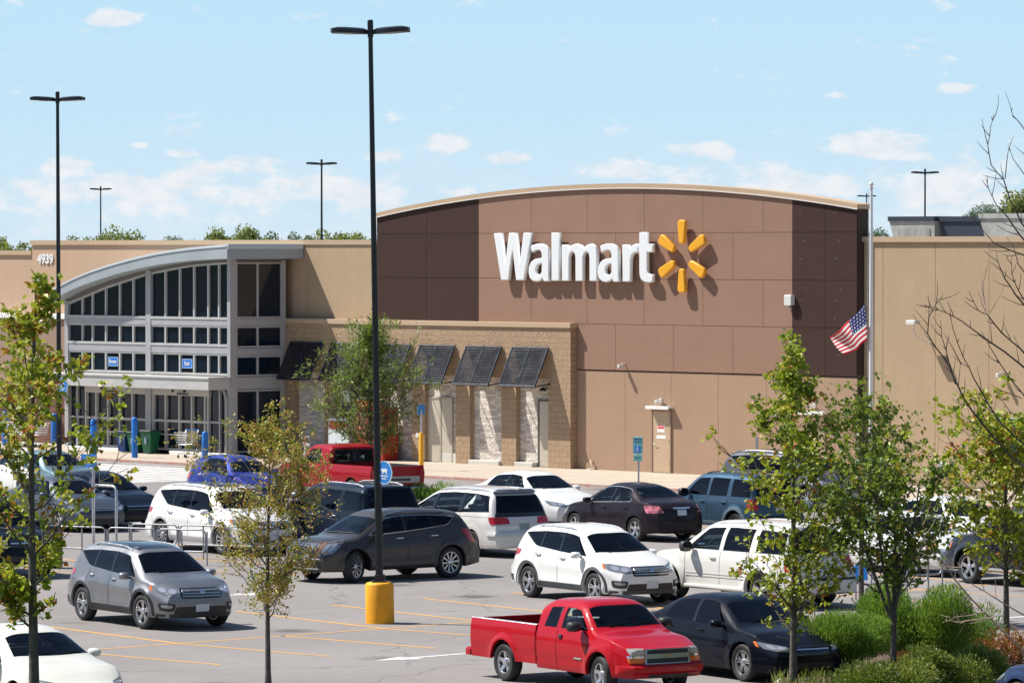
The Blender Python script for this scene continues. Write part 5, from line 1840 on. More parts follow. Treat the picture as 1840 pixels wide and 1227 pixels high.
    c.windshield(3.97, 3.55, .68, .60, glassm, bow=.06); c.wipers(3.99, .55)
    c.rear_opening(glassm, [(-.52, 1.16), (.52, 1.16), (.46, 1.42), (-.46, 1.42)])
    cr = c.cyl_ray(1, 1)
    c.patch('grille_frame', dimchrome, cr, [(-23, .575), (23, .575), (23, .84), (-23, .84)], 16, 6, .008)
    c.patch('grille', blackp, cr, [(-21, .755), (21, .755), (21, .825), (-21, .825)], 14, 2, .014)
    c.patch('grille', blackp, cr, [(-21, .59), (21, .59), (21, .675), (-21, .675)], 14, 2, .014)
    c.patch('badge', mat('bronze_badge', (.55, .45, .25), rough=.3, metal=1), cr, [(-3, .70), (3, .70), (3, .735), (-3, .735)], 4, 2, .022)
    c.lights('headlight', mat('hazy_lamp', (.42, .42, .38), rough=.2, coat=.6, metal=.3), 1, [(23.5, .735), (35, .735), (39, .85), (23.5, .85)], rnd=.12)
    c.lights('headlight_strip', chrome, 1, [(23.5, .685), (37, .685), (38, .725), (23.5, .725)], rnd=.0, nv=1)
    c.lights('indicator', amber, 1, [(23.5, .60), (36, .60), (37.5, .68), (23.5, .68)], rnd=.05, off=.008)
    b = MB()
    P = []
    for i in range(17):
        a_ = lerp(-44, 44, i / 16)
        p_, n_ = c.hit(*c.cyl_ray(1, 1)(a_, .50)); P.append(p_ + n_ * .05)
    o = len(b.v)
    for p_ in P:
        for dz, dx in ((-.10, -.03), (-.06, .02), (.03, .03), (.06, -.01), (.06, -.10), (-.10, -.10)):
            b.v.append((p_.x + dx, p_.y, .50 + dz))
    for i in range(16):
        for j in range(6): b.f.append((o + i * 6 + j, o + i * 6 + (j + 1) % 6, o + (i + 1) * 6 + (j + 1) % 6, o + (i + 1) * 6 + j)); b.m.append(0)
    b.f += [tuple(o + j for j in range(6)), tuple(o + 96 + j for j in range(6))]; b.m += [0, 0]
    b.build('front_bumper', Re, c.root, 35)
    c.patch('lower_grille', blackp, cr, [(-20, .345), (20, .345), (20, .40), (-20, .40)], 10, 1, .008)
    c.seams([[(2.86, .36), (2.86, 1.05)], [(4.0 - .16, .5), (3.86, 1.0)], [(2.22, .4), (2.22, 1.02)]])
    for sd in (-1, 1):
        c.patch('badge', chrome, c.side_ray(sd), [(3.45, .575), (3.68, .575), (3.68, .605), (3.45, .605)], 4, 1, .01)
        p_, n_ = c.hit(*c.side_ray(sd)(3.0, .94))
        MB().cbox(p_.x - .06, p_.x + .05, p_.y - .025, p_.y + .025, p_.z - .035, p_.z + .035, .01).build('door_handle', blackp, c.root)
    c.mirrors(3.60, 1.13, blackp, 1.15, 1.1)
    c.finish((2.95,), 3.45)

    # ---- old square red pickup facing away
    TO = dict(L=5.40, W=2.00, xr=1.15, xf=4.46, r=.37, sill=.42, tum=.20, gn=8.0, arch=1.22, flare=.0, cf=.06, kf=.06, x0=2.50, rrise=0,
              top=[(2.5, 1.66), (2.58, 1.74), (3.1, 1.77), (3.55, 1.76), (3.74, 1.70), (4.12, 1.20), (4.2, 1.17), (4.9, 1.15), (5.3, 1.12), (5.4, 1.06)],
              belt=[(2.5, 1.12), (4.0, 1.12), (4.3, 1.09), (5.3, 1.06), (5.4, .98)],
              nose=[(0, .02), (.5, .0), (1.1, .03)], side=[(0, .93), (.12, .96), (.5, .99), (.72, 1.0), (.80, .985), (1, .955)], rim='steel', sharp=30)
    c, tg = pickup('pickup_truck', 'old square red pickup truck with white tailgate band near the store', paint('dark_red', (.34, .004, .012)), G(666, 908, LOT), 188, (.0, 1.0), TO, glassm, 1.17, old=True)
    bot = lambda x: 1.18
    win_std(c, [(2.95, 2.98, 3.95, 3.55)], glassm, .15, bot, None)
    c.rear_opening(glassm, [(-.72, 1.22), (.72, 1.22), (.66, 1.58), (-.66, 1.58)])
    MB().tube([(c.hit(*c.end_ray(-1)(y, z))[0] + Vector((-.012, 0, 0))) for y, z in ((-.73, 1.21), (0, 1.21), (.73, 1.21), (.67, 1.59), (0, 1.59), (-.67, 1.59), (-.73, 1.21))], .02, 5, cap=False).build('window_seal', blackp, c.root)
    c.windshield(4.08, 3.76, .74, .66, glassm)
    h2 = c.S['L'] / 2
    b = MB(); b.box(-h2 - .018, -h2 - .011, -.80, .80, .66, .86); b.build('tailgate_band', mat('pale_band', (.42, .42, .42), rough=.4, metal=.4), c.root)
    b = MB(); b.box(-h2 - .022, -h2 - .019, -.45, .30, .72, .80); b.build('tailgate_lettering_band', mat('dark_band', (.06, .06, .07), noise=.8, nscale=14), c.root)
    c.patch('grille', chrome, c.end_ray(1), [(-.7, .75), (.7, .75), (.7, 1.0), (-.7, 1.0)], 8, 3, .01)
    c.mirrors(3.75, 1.24, chrome, .9, 1.2)
    c.seams([[(2.7, .5), (2.7, 1.1)], [(4.05, .5), (4.1, 1.1)]])
    c.finish((3.05,), 3.6)


vehicles()
# ------------------------------------------------------------------ vegetation
LEAFA = leaf_mat('leaf_yellow_green', [(0, (.05, .10, .010)), (.30, (.18, .27, .02)), (.58, (.40, .46, .04)), (.84, (.52, .44, .06)), (.93, (.50, .20, .03)), (1, (.40, .07, .02))], .40)
LEAFB = leaf_mat('leaf_olive', [(0, (.09, .13, .02)), (.30, (.26, .30, .04)), (.58, (.48, .45, .07)), (.76, (.56, .32, .10)), (1, (.42, .16, .06))], .28)
LEAFC = leaf_mat('leaf_mid_green', [(0, (.025, .065, .012)), (.45, (.10, .18, .022)), (.75, (.27, .37, .04)), (.92, (.28, .30, .04)), (1, (.45, .25, .04))], .36)
LEAFD = leaf_mat('leaf_feathery', [(0, (.035, .085, .015)), (.5, (.13, .22, .03)), (.8, (.28, .34, .05)), (1, (.34, .30, .06))], .3)
LEAFJ = leaf_mat('leaf_juniper', [(0, (.04, .10, .02)), (.4, (.11, .25, .04)), (.8, (.26, .46, .07)), (1, (.40, .58, .12))], .4, .6)
LEAFN = leaf_mat('leaf_nandina', [(0, (.06, .02, .015)), (.4, (.34, .05, .03)), (.7, (.50, .13, .05)), (.85, (.30, .26, .05)), (1, (.12, .2, .03))], .3)
LEAFH = leaf_mat('leaf_hedge', [(0, (.03, .07, .02)), (.5, (.16, .23, .04)), (.85, (.38, .42, .08)), (1, (.42, .40, .12))], .25)
LEAFF = leaf_mat('leaf_distant', [(0, (.06, .10, .04)), (.5, (.17, .22, .08)), (.85, (.38, .40, .16)), (1, (.46, .36, .16))], .45, .7)
LEAFG = leaf_mat('leaf_far_haze_green', [(0, (.05, .10, .08)), (1, (.13, .20, .14))], .3, .8)  # distance haze is put into the leaf colour as blue
BARK = mat('bark_grey', (.095, .085, .075), rough=.9, noise=.35, nscale=14, bump=.6, bscale=30, stretch=(1, 1, .4))
BARKD = mat('bark_dark', (.085, .062, .05), rough=.9, noise=.3, nscale=20)
BARKP = mat('bark_pale_twig', (.34, .25, .20), rough=.8, noise=.3, nscale=20)


def leaf_mesh(name, items, m):
    """items: (pos, direction, normalish, length, width, tone)"""
    V, F, Tn = [], [], []
    for p, d, n_, l_, w_, tn in items:
        s_ = d.cross(n_)
        if s_.length < 1e-4: s_ = d.orthogonal()
        s_ = s_.normalized() * w_ * .5
        n2 = s_.cross(d).normalized()
        o = len(V)
        mid = p + d * l_ * .45
        V += [tuple(p), tuple(mid - s_ + n2 * w_ * .18), tuple(p + d * l_), tuple(mid + s_ + n2 * w_ * .18)]
        F += [(o, o + 1, o + 2), (o, o + 2, o + 3)]
        Tn += [tn, tn]
    me = bpy.data.meshes.new(name)
    me.from_pydata(V, [], F)
    me.materials.append(m)
    at = me.attributes.new('tone', 'FLOAT', 'FACE')
    at.data.foreach_set('value', Tn)
    me.update()
    return me


def rvec(R):
    while True:
        v = Vector((R.uniform(-1, 1), R.uniform(-1, 1), R.uniform(-1, 1)))
        if .05 < v.length < 1: return v.normalized()


def tree(name, label, base, H, seed, crown, nbr, leaves, ls, m, tr=.06, bark=BARK, group=None, h0=.3, stems=None, tone=(.45, .22), up=.9, lw=.8, subs=3, bend=.04, clump=.13, leafdroop=-.15):
    """crown(h in 0..1) -> radius in metres"""
    R = random.Random(seed)
    t_ = thing(name, label, 'tree', base, 0, group)
    b = MB()
    tips = []
    stems = stems or [((0, 0), (0, 0), 1.0, 0)]
    for (x0, y0), (x1, y1), hh, z0 in stems:
        pts = []
        n = 12
        bx, by = R.uniform(0, 6), R.uniform(0, 6)
        for i in range(n + 1):
            t = i / n
            z = z0 + (H * hh - z0) * t
            e = t ** .8
            pts.append(Vector((x0 + (x1 - x0) * e + bend * H * .2 * sin(bx + t * 4) * t, y0 + (y1 - y0) * e + bend * H * .2 * sin(by + t * 5) * t, z)))
        rs = [tr * (1 - .86 * (p.z / H) ** .8) * (1 if z0 == 0 else .75) + .004 for p in pts]
        if z0 == 0: rs[0] *= 1.35
        b.tube(pts, rs, 7)
        nb_ = int(nbr * (1 if len(stems) == 1 else 1.3 / len(stems)))
        for k_ in range(nb_):
            h = h0 + (0.97 - h0) * ((k_ + R.random()) / nb_)
            if h * H < z0 + .1: continue
            i = min(n - 1, int((h * H - z0) / (H * hh - z0) * n)) if h * H < H * hh else n - 1
            p = pts[i].lerp(pts[i + 1], R.random())
            a = R.uniform(0, 2 * pi)
            rad = max(.08, crown(h) * R.uniform(.7, 1.9))
            d = Vector((cos(a), sin(a), up * R.uniform(.5, 1.3)))
            q = [p]
            m_ = 5
            for j in range(1, m_ + 1):
                d2 = (d + rvec(R) * .25 + Vector((0, 0, .12 * j))).normalized()
                q.append(q[-1] + d2 * rad / m_ * 1.15)
            r0 = max(.006, tr * .30 * (1 - h * .7))
            b.tube(q, [r0 * (1 - .75 * j / m_) for j in range(m_ + 1)], 5)
            for j in range(1, m_ + 1):
                tips.append((q[j], (q[j] - q[j - 1]).normalized(), j / m_))
                for s_ in range(subs if j < m_ else 2):
                    if R.random() < .75:
                        dd = ((q[j] - q[j - 1]).normalized() * .6 + rvec(R) * .9 + Vector((0, 0, .25))).normalized()
                        l2 = rad * R.uniform(.18, .42)
                        e1 = q[j] + dd * l2 * .5; e2 = e1 + (dd + rvec(R) * .35).normalized() * l2 * .5
                        b.tube([q[j], e1, e2], [r0 * .4, r0 * .28, r0 * .12 + .001], 4)
                        tips += [(e1, dd, .8), (e2, dd, 1.0), (e2, dd, 1.0)]
        tips += [(pts[-1], Vector((0, 0, 1)), 1)] * 3
    b.build('trunk', bark, t_, 60)
    items = []
    wts = [w for _, _, w in tips]
    # some sprigs stay bare, some carry dense clumps
    pick = R.choices(tips, weights=[w * w * (R.random() ** 2.2 + .05) for w in wts], k=int(leaves / 5))
    for p, d, _ in pick:
        c = p + rvec(R) * clump * R.random()
        tn0 = R.gauss(tone[0], tone[1])
        for _k in range(5):
            dd = (d * .35 + rvec(R) + Vector((0, 0, leafdroop))).normalized()
            l_ = ls * R.uniform(.65, 1.25)
            nrm = (Vector((0, 0, 1)) + rvec(R) * .9).normalized()
            items.append((c + rvec(R) * clump * R.random(), dd, nrm, l_, l_ * lw, max(0, min(1, tn0 + R.gauss(0, .10)))))
    o = bpy.data.objects.new('crown', leaf_mesh('crown', items, m)); COL.objects.link(o); o.parent = t_
    return t_


def prof(tab):
    return lambda h: ip(tab, h)


tree('young_tree', 'tall sparse yellow-green tree at the left edge beside the cream-white sedan', G(62, 1345, LOT), 7.15, 11,
     prof([(.2, .3), (.34, .5), (.38, .9), (.45, 1.15), (.62, 1.1), (.78, .7), (.9, .40), (1, .10)]), 36, 3900, .125, LEAFA, .10, h0=.24, up=.5, tone=(.62, .2), bend=.05)
tree('young_tree', 'slim tree with small olive and rust leaves in front of the boxy navy SUV', G(482, 1245, LOT), 4.6, 5,
     prof([(.2, .3), (.35, .6), (.5, .85), (.65, 1.05), (.8, .75), (.93, .4), (1, .1)]), 52, 9500, .066, LEAFB, .055, h0=.27, up=.6, tone=(.60, .22), lw=.6)
tree('young_tree', 'slender leafy tree in front of the large white SUV', G(1425, 1240, LOT), 5.9, 21,
     prof([(.12, .3), (.2, .95), (.4, .85), (.55, .95), (.7, .72), (.78, .38), (.9, .34), (1, .12)]), 46, 4900, .11, LEAFA, .075, h0=.14, up=.6, tone=(.50, .2))
tree('young_tree', 'multi-stemmed dark green tree behind the juniper shrubs', G(1603, 1250, LOT), 4.0, 31,
     prof([(.3, .5), (.45, .75), (.6, .85), (.8, .75), (1, .4)]), 50, 3900, .105, LEAFC, .070, h0=.44, up=.6, tone=(.50, .24),
     stems=[((0, 0), (.05, 0), .98, 0), ((0, 0), (-.75, .1), .93, 1.35), ((0, 0), (.45, -.2), .95, 1.4), ((0, 0), (-.35, -.3), .9, 1.5)])
tree('young_tree', 'thin dark trunked tree left of the metal rails at right, green crown above', G(1548, 1120, LOT), 4.45, 37,
     prof([(.35, .4), (.5, .8), (.7, .9), (.9, .7), (1, .3)]), 38, 3400, .105, LEAFC, .07, h0=.42, up=.6, tone=(.5, .24))
tree('young_tree', 'bright yellow-green tree at the right edge before the dark grey long SUV', G(1808, 1186, LOT), 4.15, 41,
     prof([(.3, .5), (.45, 1.0), (.6, 1.15), (.8, 1.0), (.92, .6), (1, .3)]), 46, 5000, .125, LEAFA, .075, h0=.36, up=.6, tone=(.58, .18))
tree('feathery_tree', 'feathery green tree in front of the black awnings, behind the lamp post', G(666, 888, LOT), 5.2, 51,
     prof([(.15, .9), (.3, 1.5), (.45, 1.5), (.6, 1.0), (.8, .6), (1, .35)]), 70, 11000, .15, LEAFD, .09, h0=.16, up=.7, tone=(.5, .2), lw=.28, clump=.22, subs=4)

# bare tree reaching in from the right edge
bt = thing('bare_tree', 'bare branched tree leaning in from the right edge before the tan wing wall', 'tree', G(1905, 1300, LOT))
base_ = Vector(bt.location)
Rb = random.Random(3)


def bl(p, Y): return AT(p[0], p[1], Y) - base_


twigs = [([(1806, 165), (1815, 190), (1820, 208), (1833, 222), (1852, 250), (1868, 300)], 2.2, 0),
         ([(1786, 205), (1780, 228), (1775, 260), (1781, 297), (1803, 322), (1815, 360), (1835, 400), (1862, 440)], 3.0, 0),
         ([(1771, 320), (1776, 338), (1790, 368), (1812, 392), (1832, 422), (1862, 455)], 3.0, 0),
         ([(1821, 245), (1811, 275), (1806, 322)], 1.8, 0), ([(1812, 258), (1820, 285), (1845, 320)], 1.8, 0), ([(1798, 293), (1803, 320)], 1.6, 0),
         ([(1823, 262), (1838, 275), (1858, 300)], 1.8, 0),
         ([(1740, 380), (1761, 408), (1785, 436), (1815, 450), (1850, 462)], 2.4, 0),
         ([(1790, 452), (1793, 470), (1805, 500), (1825, 530), (1856, 568)], 3.0, 0),
         ([(1818, 458), (1818, 492), (1830, 522), (1850, 552)], 2.4, 0), ([(1808, 425), (1820, 440), (1830, 475), (1850, 500)], 2.0, 0),
         ([(1741, 524), (1758, 558), (1774, 565), (1800, 598), (1832, 625), (1866, 660)], 3.4, 0),
         ([(1776, 470), (1766, 512), (1769, 540), (1774, 565)], 2.0, 1), ([(1765, 488), (1764, 520), (1772, 560)], 1.8, 1), ([(1806, 508), (1792, 540), (1778, 562)], 1.8, 1),
         ([(1660, 547), (1672, 552), (1700, 562), (1728, 577), (1762, 602), (1805, 632), (1858, 675)], 3.2, 0),
         ([(1694, 530), (1682, 546), (1669, 570), (1667, 600), (1683, 626), (1702, 652), (1712, 675), (1730, 712), (1752, 745), (1782, 782), (1818, 822), (1866, 858)], 4.2, 0),
         ([(1707, 556), (1712, 590), (1730, 640), (1750, 680), (1775, 725), (1800, 762), (1856, 812)], 3.2, 0),
         ([(1690, 575), (1692, 605), (1705, 650), (1717, 690)], 2.4, 0), ([(1695, 597), (1712, 625), (1727, 655)], 2.2, 0),
         ([(1763, 595), (1780, 625), (1815, 680), (1856, 730)], 2.6, 0), ([(1778, 689), (1800, 702), (1835, 715)], 2.0, 0),
         ([(1790, 700), (1815, 740), (1856, 760)], 2.2, 0), ([(1730, 752), (1740, 772), (1765, 782), (1800, 800)], 2.0, 0),
         ([(1655, 925), (1660, 962), (1668, 985), (1693, 1008), (1715, 1040), (1745, 1075), (1780, 1110), (1815, 1145), (1866, 1198)], 3.4, 1),
         ([(1690, 1104), (1706, 1108), (1713, 1116), (1724, 1118), (1745, 1114), (1787, 1109)], 2.6, 1), ([(1694, 1117), (1708, 1114), (1716, 1108), (1750, 1104), (1770, 1098)], 2.2, 1),
         ([(1720, 1010), (1735, 1028), (1748, 1050), (1790, 1075), (1850, 1110)], 2.6, 1), ([(1648, 990), (1676, 1002), (1690, 1006)], 1.8, 1)]
bd_, bp_ = MB(), MB()
for pts, wpx, pale in twigs:
    Y0 = 71 + Rb.uniform(-1.2, 1.2)
    P = [bl(p, Y0 + Rb.uniform(-.12, .12)) for p in pts]
    Q = []
    for a_, c_ in zip(P[:-1], P[1:]):
        Q += [a_, a_.lerp(c_, .5) + rvec(Rb) * .008]
    Q.append(P[-1])
    n = len(Q)
    (bp_ if pale else bd_).tube(Q, [(.25 + .75 * i / (n - 1)) * wpx / 8500 * 71 * .58 for i in range(n)], 5)
    if wpx > 2.3:
        for i in range(1, n - 1):
            if Rb.random() < .75:
                a0 = (Q[i - 1] - Q[i]).normalized()
                sd_ = a0.cross(Vector((0, 1, 0))) * Rb.choice((-1, 1))
                q0 = Q[i]; d_ = (a0 * .8 + sd_ * .7 + rvec(Rb) * .25).normalized()
                l_ = Rb.uniform(.12, .42)
                pts2 = [q0]
                for _k in range(4):
                    d_ = (d_ + Vector((-.05, 0, .16)) + rvec(Rb) * .16).normalized()
                    pts2.append(pts2[-1] + d_ * l_ / 4)
                (bp_ if pale else bd_).tube(pts2, [.0075, .006, .005, .004, .003], 4)
    for i in range(1, n - 2, 2):
        if Rb.random() < .5:
            d_ = (Q[i - 1] - Q[i]).normalized() + rvec(Rb) * .8
            (bp_ if pale else bd_).tube([Q[i], Q[i] + d_ * .05], [.007, .004], 4)
Y0 = 71
trk = [Vector((0, 0, 0)), bl((1890, 1150), 72), bl((1872, 900), 71.5), bl((1866, 700), 71), bl((1862, 500), 71), bl((1868, 330), 71), bl((1875, 200), 71)]
bd_.tube(trk, [.10, .085, .07, .055, .035, .02, .008], 8)
bd_.build('trunk', BARKD, bt, 60)
bp_.build('pale_twigs', BARKP, bt, 60)


def shrub(name, label, base, rx, ry, h, n, m, seed, blade=(.1, .02), upb=.5, tone=(.5, .2), group=None, cat='shrub', lumps=9):
    R = random.Random(seed)
    t_ = thing(name, label, cat, base, 0, group)
    L_ = [(R.uniform(-.6, .6), R.uniform(-.6, .6), R.uniform(.35, .78), R.uniform(.35, .62)) for _ in range(lumps)]
    items = []
    for i in range(n):
        lx, ly, lz, lr = R.choice(L_)
        v = rvec(R) * (R.random() ** .35)
        p = Vector(((lx + v.x * lr) * rx, (ly + v.y * lr) * ry, max(.02, (lz + v.z * lr * .75)) * h))
        d = (Vector((v.x * 1.0, v.y * 1.0, upb + max(0, v.z))) + rvec(R) * .55).normalized()
        l_ = blade[0] * R.uniform(.6, 1.4)
        items.append((p, d, rvec(R), l_, blade[1] * R.uniform(.7, 1.3) + (l_ * .0), max(0, min(1, R.gauss(*tone) + (lx + ly) * .12))))
    b = MB()
    for lx, ly, lz, lr in L_:
        b.tube([(lx * rx * .2, ly * ry * .2, 0), (lx * rx * .6, ly * ry * .6, lz * h * .5), (lx * rx, ly * ry, lz * h)], [.02, .014, .006], 5)
    b.build('stems', BARK, t_)
    o = bpy.data.objects.new('foliage', leaf_mesh('foliage', items, m)); COL.objects.link(o); o.parent = t_
    return t_


shrub('juniper_shrub', 'bright green feathery juniper shrub, the left one behind the front tree trunks', G(1508, 1218, LOT), 1.2, .7, 1.2, 32000, LEAFJ, 61, (.075, .016), 1.1, (.55, .22))
shrub('juniper_shrub', 'tallest green juniper shrub, between the multi-stemmed trunks and the nandinas', G(1640, 1203, LOT), 1.15, .8, 1.5, 34000, LEAFJ, 62, (.08, .016), 1.1, (.55, .22))
shrub('juniper_shrub', 'small green juniper shrub behind the red nandinas at right', G(1722, 1192, LOT), .75, .6, 1.15, 11000, LEAFJ, 63, (.075, .016), 1.1, (.50, .22))
for px_, py_, r_, h_, lab in ((1672, 1205, .34, .62, 'red and orange nandina shrub before the tallest juniper'), (1625, 1222, .30, .5, 'dull red nandina shrub below the multi-stemmed trunk'),
                              (1740, 1195, .30, .45, 'small rusty nandina shrub between two brighter ones'), (1772, 1200, .45, .72, 'orange nandina shrub left of the right tree trunk'),
                              (1828, 1205, .42, .72, 'orange-red nandina shrub right of the right tree trunk')):
    shrub('nandina_shrub', lab, G(px_, py_, LOT), r_, r_, h_, 1500, LEAFN, px_, (.055, .028), .5, (.5, .25), 'nandina shrubs in the planting bed', lumps=6)
for px_, py_, r_, h_, lab in ((1600, 1275, .85, .78, 'yellow-green hedge shrub at the bottom edge under the multi-stemmed tree'), (1700, 1265, .8, .95, 'dense yellow-green hedge shrub at the bottom edge below the nandinas'),
                              (1752, 1250, .55, .78, 'hedge shrub nearest the dark blue car in the lower right corner')):
    shrub('hedge_shrub', lab, G(px_, py_, LOT), r_, .6, h_, 9000, LEAFH, px_, (.065, .03), .4, (.5, .22), 'hedge shrubs along the bottom edge')
shrub('low_plant', 'low green plant on the island behind the pale gold minivan', G(772, 905, LOT), .9, .5, .55, 2200, LEAFJ, 77, (.16, .03), 1.0, (.7, .2))
# planting bed with kerb, mulch and lily turf
bed = [G(*p_, LOT) for p_ in ((1392, 1236), (1470, 1170), (1600, 1128), (1745, 1138), (1812, 1165), (1856, 1205), (1775, 1330), (1765, 1560), (1380, 1560))]
b = MB(); b.slab([(p_.x, p_.y) for p_ in bed], LOT, LOT + .12)
tag(b.build('bed_kerb', wall_mat('kerb_concrete', (.50, .48, .44), var=.05)), kind='structure')
cen = sum(bed, Vector()) / len(bed)
b = MB(); b.slab([(cen.x + (p_.x - cen.x) * .965, cen.y + (p_.y - cen.y) * .965) for p_ in bed], LOT + .06, LOT + .135)
tag(b.build('planting_bed_soil', mat('mulch', (.10, .06, .04), rough=.95, noise=.5, nscale=14, bump=.8, bscale=25)), kind='structure')
R = random.Random(9)
items = []
for i in range(5500):
    px_, py_ = R.uniform(1388, 1745), R.uniform(1196, 1400)
    p_ = G(px_, py_, LOT + .13)
    if R.random() < .5: p_ = G(R.uniform(1388, 1620), R.uniform(1205, 1330), LOT + .13)
    a_ = R.uniform(0, 2 * pi)
    d_ = Vector((cos(a_) * .6, sin(a_) * .6, 1)).normalized()
    items.append((p_, d_, rvec(R), R.uniform(.12, .26), .016, R.gauss(.62, .2)))
o = bpy.data.objects.new('lily_turf_grass', leaf_mesh('grass', items, LEAFH)); COL.objects.link(o); tag(o, kind='stuff')
# verge below the picture edge, on which the nearest trees stand
b = MB(); b.slab([(p_.x, p_.y) for p_ in (G(-260, 1330, LOT), G(1375, 1262, LOT), G(1375, 1600, LOT), G(-260, 1600, LOT))], LOT - .02, LOT + .06)
tag(b.build('verge', mat('verge_grass', (.07, .11, .03), rough=.95, noise=.3, nscale=5)), kind='structure')

# trees on the skyline behind the roof
gid = 0
for px_, top, wpx, Z, mm, lab in ((12, 420, 50, 300, LEAFF, 'rounded green skyline tree at the far left edge'), (45, 434, 50, 290, LEAFF, 'low green skyline tree left of the number wall'),
                              (158, 424, 45, 330, LEAFF, 'low skyline tree left of the far lamp pole'), (205, 413, 70, 330, LEAFF, 'round skyline tree behind the far left lamp pole'),
                              (310, 424, 55, 430, LEAFG, 'faint skyline tree left of centre above the glass entrance'), (385, 415, 60, 360, LEAFF, 'yellow-green skyline tree above the glass arch'),
                              (435, 406, 60, 360, LEAFF, 'taller skyline tree above the entrance corner'), (525, 416, 50, 420, LEAFG, 'dark skyline tree left of the middle far lamp pole'),
                              (612, 418, 60, 350, LEAFF, 'skyline tree right of the middle far lamp pole'), (645, 414, 50, 360, LEAFF, 'skyline tree touching the tall lamp post'),
                              (1592, 408, 60, 420, LEAFG, 'bluish skyline tree right of the flagpole'), (1745, 380, 46, 600, LEAFG, 'leftmost far blue-green tree on the hill'),
                              (1785, 370, 60, 600, LEAFG, 'middle far blue-green tree on the hill'), (1822, 360, 60, 590, LEAFG, 'right far blue-green tree on the hill'),
                              (1846, 336, 44, 300, LEAFF, 'bright green tree top at the right edge above the roof hoods')):
    s_ = FPX / Z
    ztop = CAMH + (HY - top) / s_ + .15
    P = AT(px_, HY, Z); P.z = LOT
    rad = wpx / s_ / 2 * 2.1
    R = random.Random(px_)
    t_ = thing('skyline_tree', lab, 'tree', P, 0, 'trees on the skyline')
    b = MB(); b.tube([(0, 0, 0), (.1, 0, ztop * .5), (0, .1, ztop * .85)], [.25, .18, .05], 6); b.build('trunk', BARK, t_)
    L_ = [(R.uniform(-.75, .75), R.uniform(-.5, .5), R.uniform(.1, .70), R.uniform(.22, .40)) for _ in range(18)] + [(R.uniform(-.2, .2), 0, .68, .3), (0, 0, -.2, .6), (-.5, 0, .2, .5), (.5, 0, .2, .5)]
    items = []
    ch = min(5.0, ztop * .42)
    for i in range(10000):
        lx, ly, lz, lr = R.choice(L_)
        v = rvec(R) * R.random() ** .4
        p_ = Vector(((lx + v.x * lr) * rad, (ly + v.y * lr) * rad, ztop - ch + (lz + v.z * lr) * ch))
        items.append((p_, rvec(R), rvec(R), R.uniform(.14, .30), .15, max(0, min(1, R.gauss(.5, .25)))))
    o = bpy.data.objects.new('crown', leaf_mesh('crown', items, mm)); COL.objects.link(o); o.parent = t_
b = MB()
hp = []
for i in range(41):
    x = 30 + i * 8
    b.v += [(x, 640, LOT - .1), (x, 640, 7.9 + 4.2 * sst((x - 50) / 60)), (x, 900, 7.9 + 4.0 * sst((x - 50) / 60))]
for i in range(40):
    a_ = i * 3
    b.f += [(a_, a_ + 3, a_ + 4, a_ + 1), (a_ + 1, a_ + 4, a_ + 5, a_ + 2)]
b.m = [0] * len(b.f)
tag(b.build('hill', mat('hill_haze_green', (.055, .095, .06), rough=.95, noise=.4, nscale=.08), None, 60), kind='structure')  # bluish haze of distance mixed into the hill colour

R = random.Random(4)
b = MB(); nA = 90
for i in range(nA + 1):
    a_ = radians(48 + (312 - 48) * i / nA)
    e_ = min(1, min(i, nA - i) / 6)
    h_ = (20 + 5 * sin(i * .37) + 3 * sin(i * 1.1 + 1) + R.uniform(-1, 1)) * e_
    for r_, k_ in ((118, 0), (128, .55), (145, .9), (170, 1.0), (230, .9)):
        b.v.append((r_ * sin(a_) + 4 * k_ * R.uniform(-1, 1), 110 + r_ * cos(a_) * 1.25 + 4 * k_ * R.uniform(-1, 1), LOT - .05 + h_ * k_))
for i in range(nA):
    for j in range(4): b.f.append((i * 5 + j, i * 5 + j + 1, (i + 1) * 5 + j + 1, (i + 1) * 5 + j)); b.m.append(0)
tag(b.build('unseen_reflected_hill', mat('reflected_slope_dark', (.035, .055, .02), rough=.95, noise=.6, nscale=.35, detail=8), None, 60), kind='structure')  # unseen dark ring, added to be mirrored in paint and dim the sky fill

# ------------------------------------------------------------------ lamp posts
M_conY = mat('yellow_concrete', (.88, .38, .008), rough=.6, noise=.10, nscale=2.5, bump=.15, bscale=18)


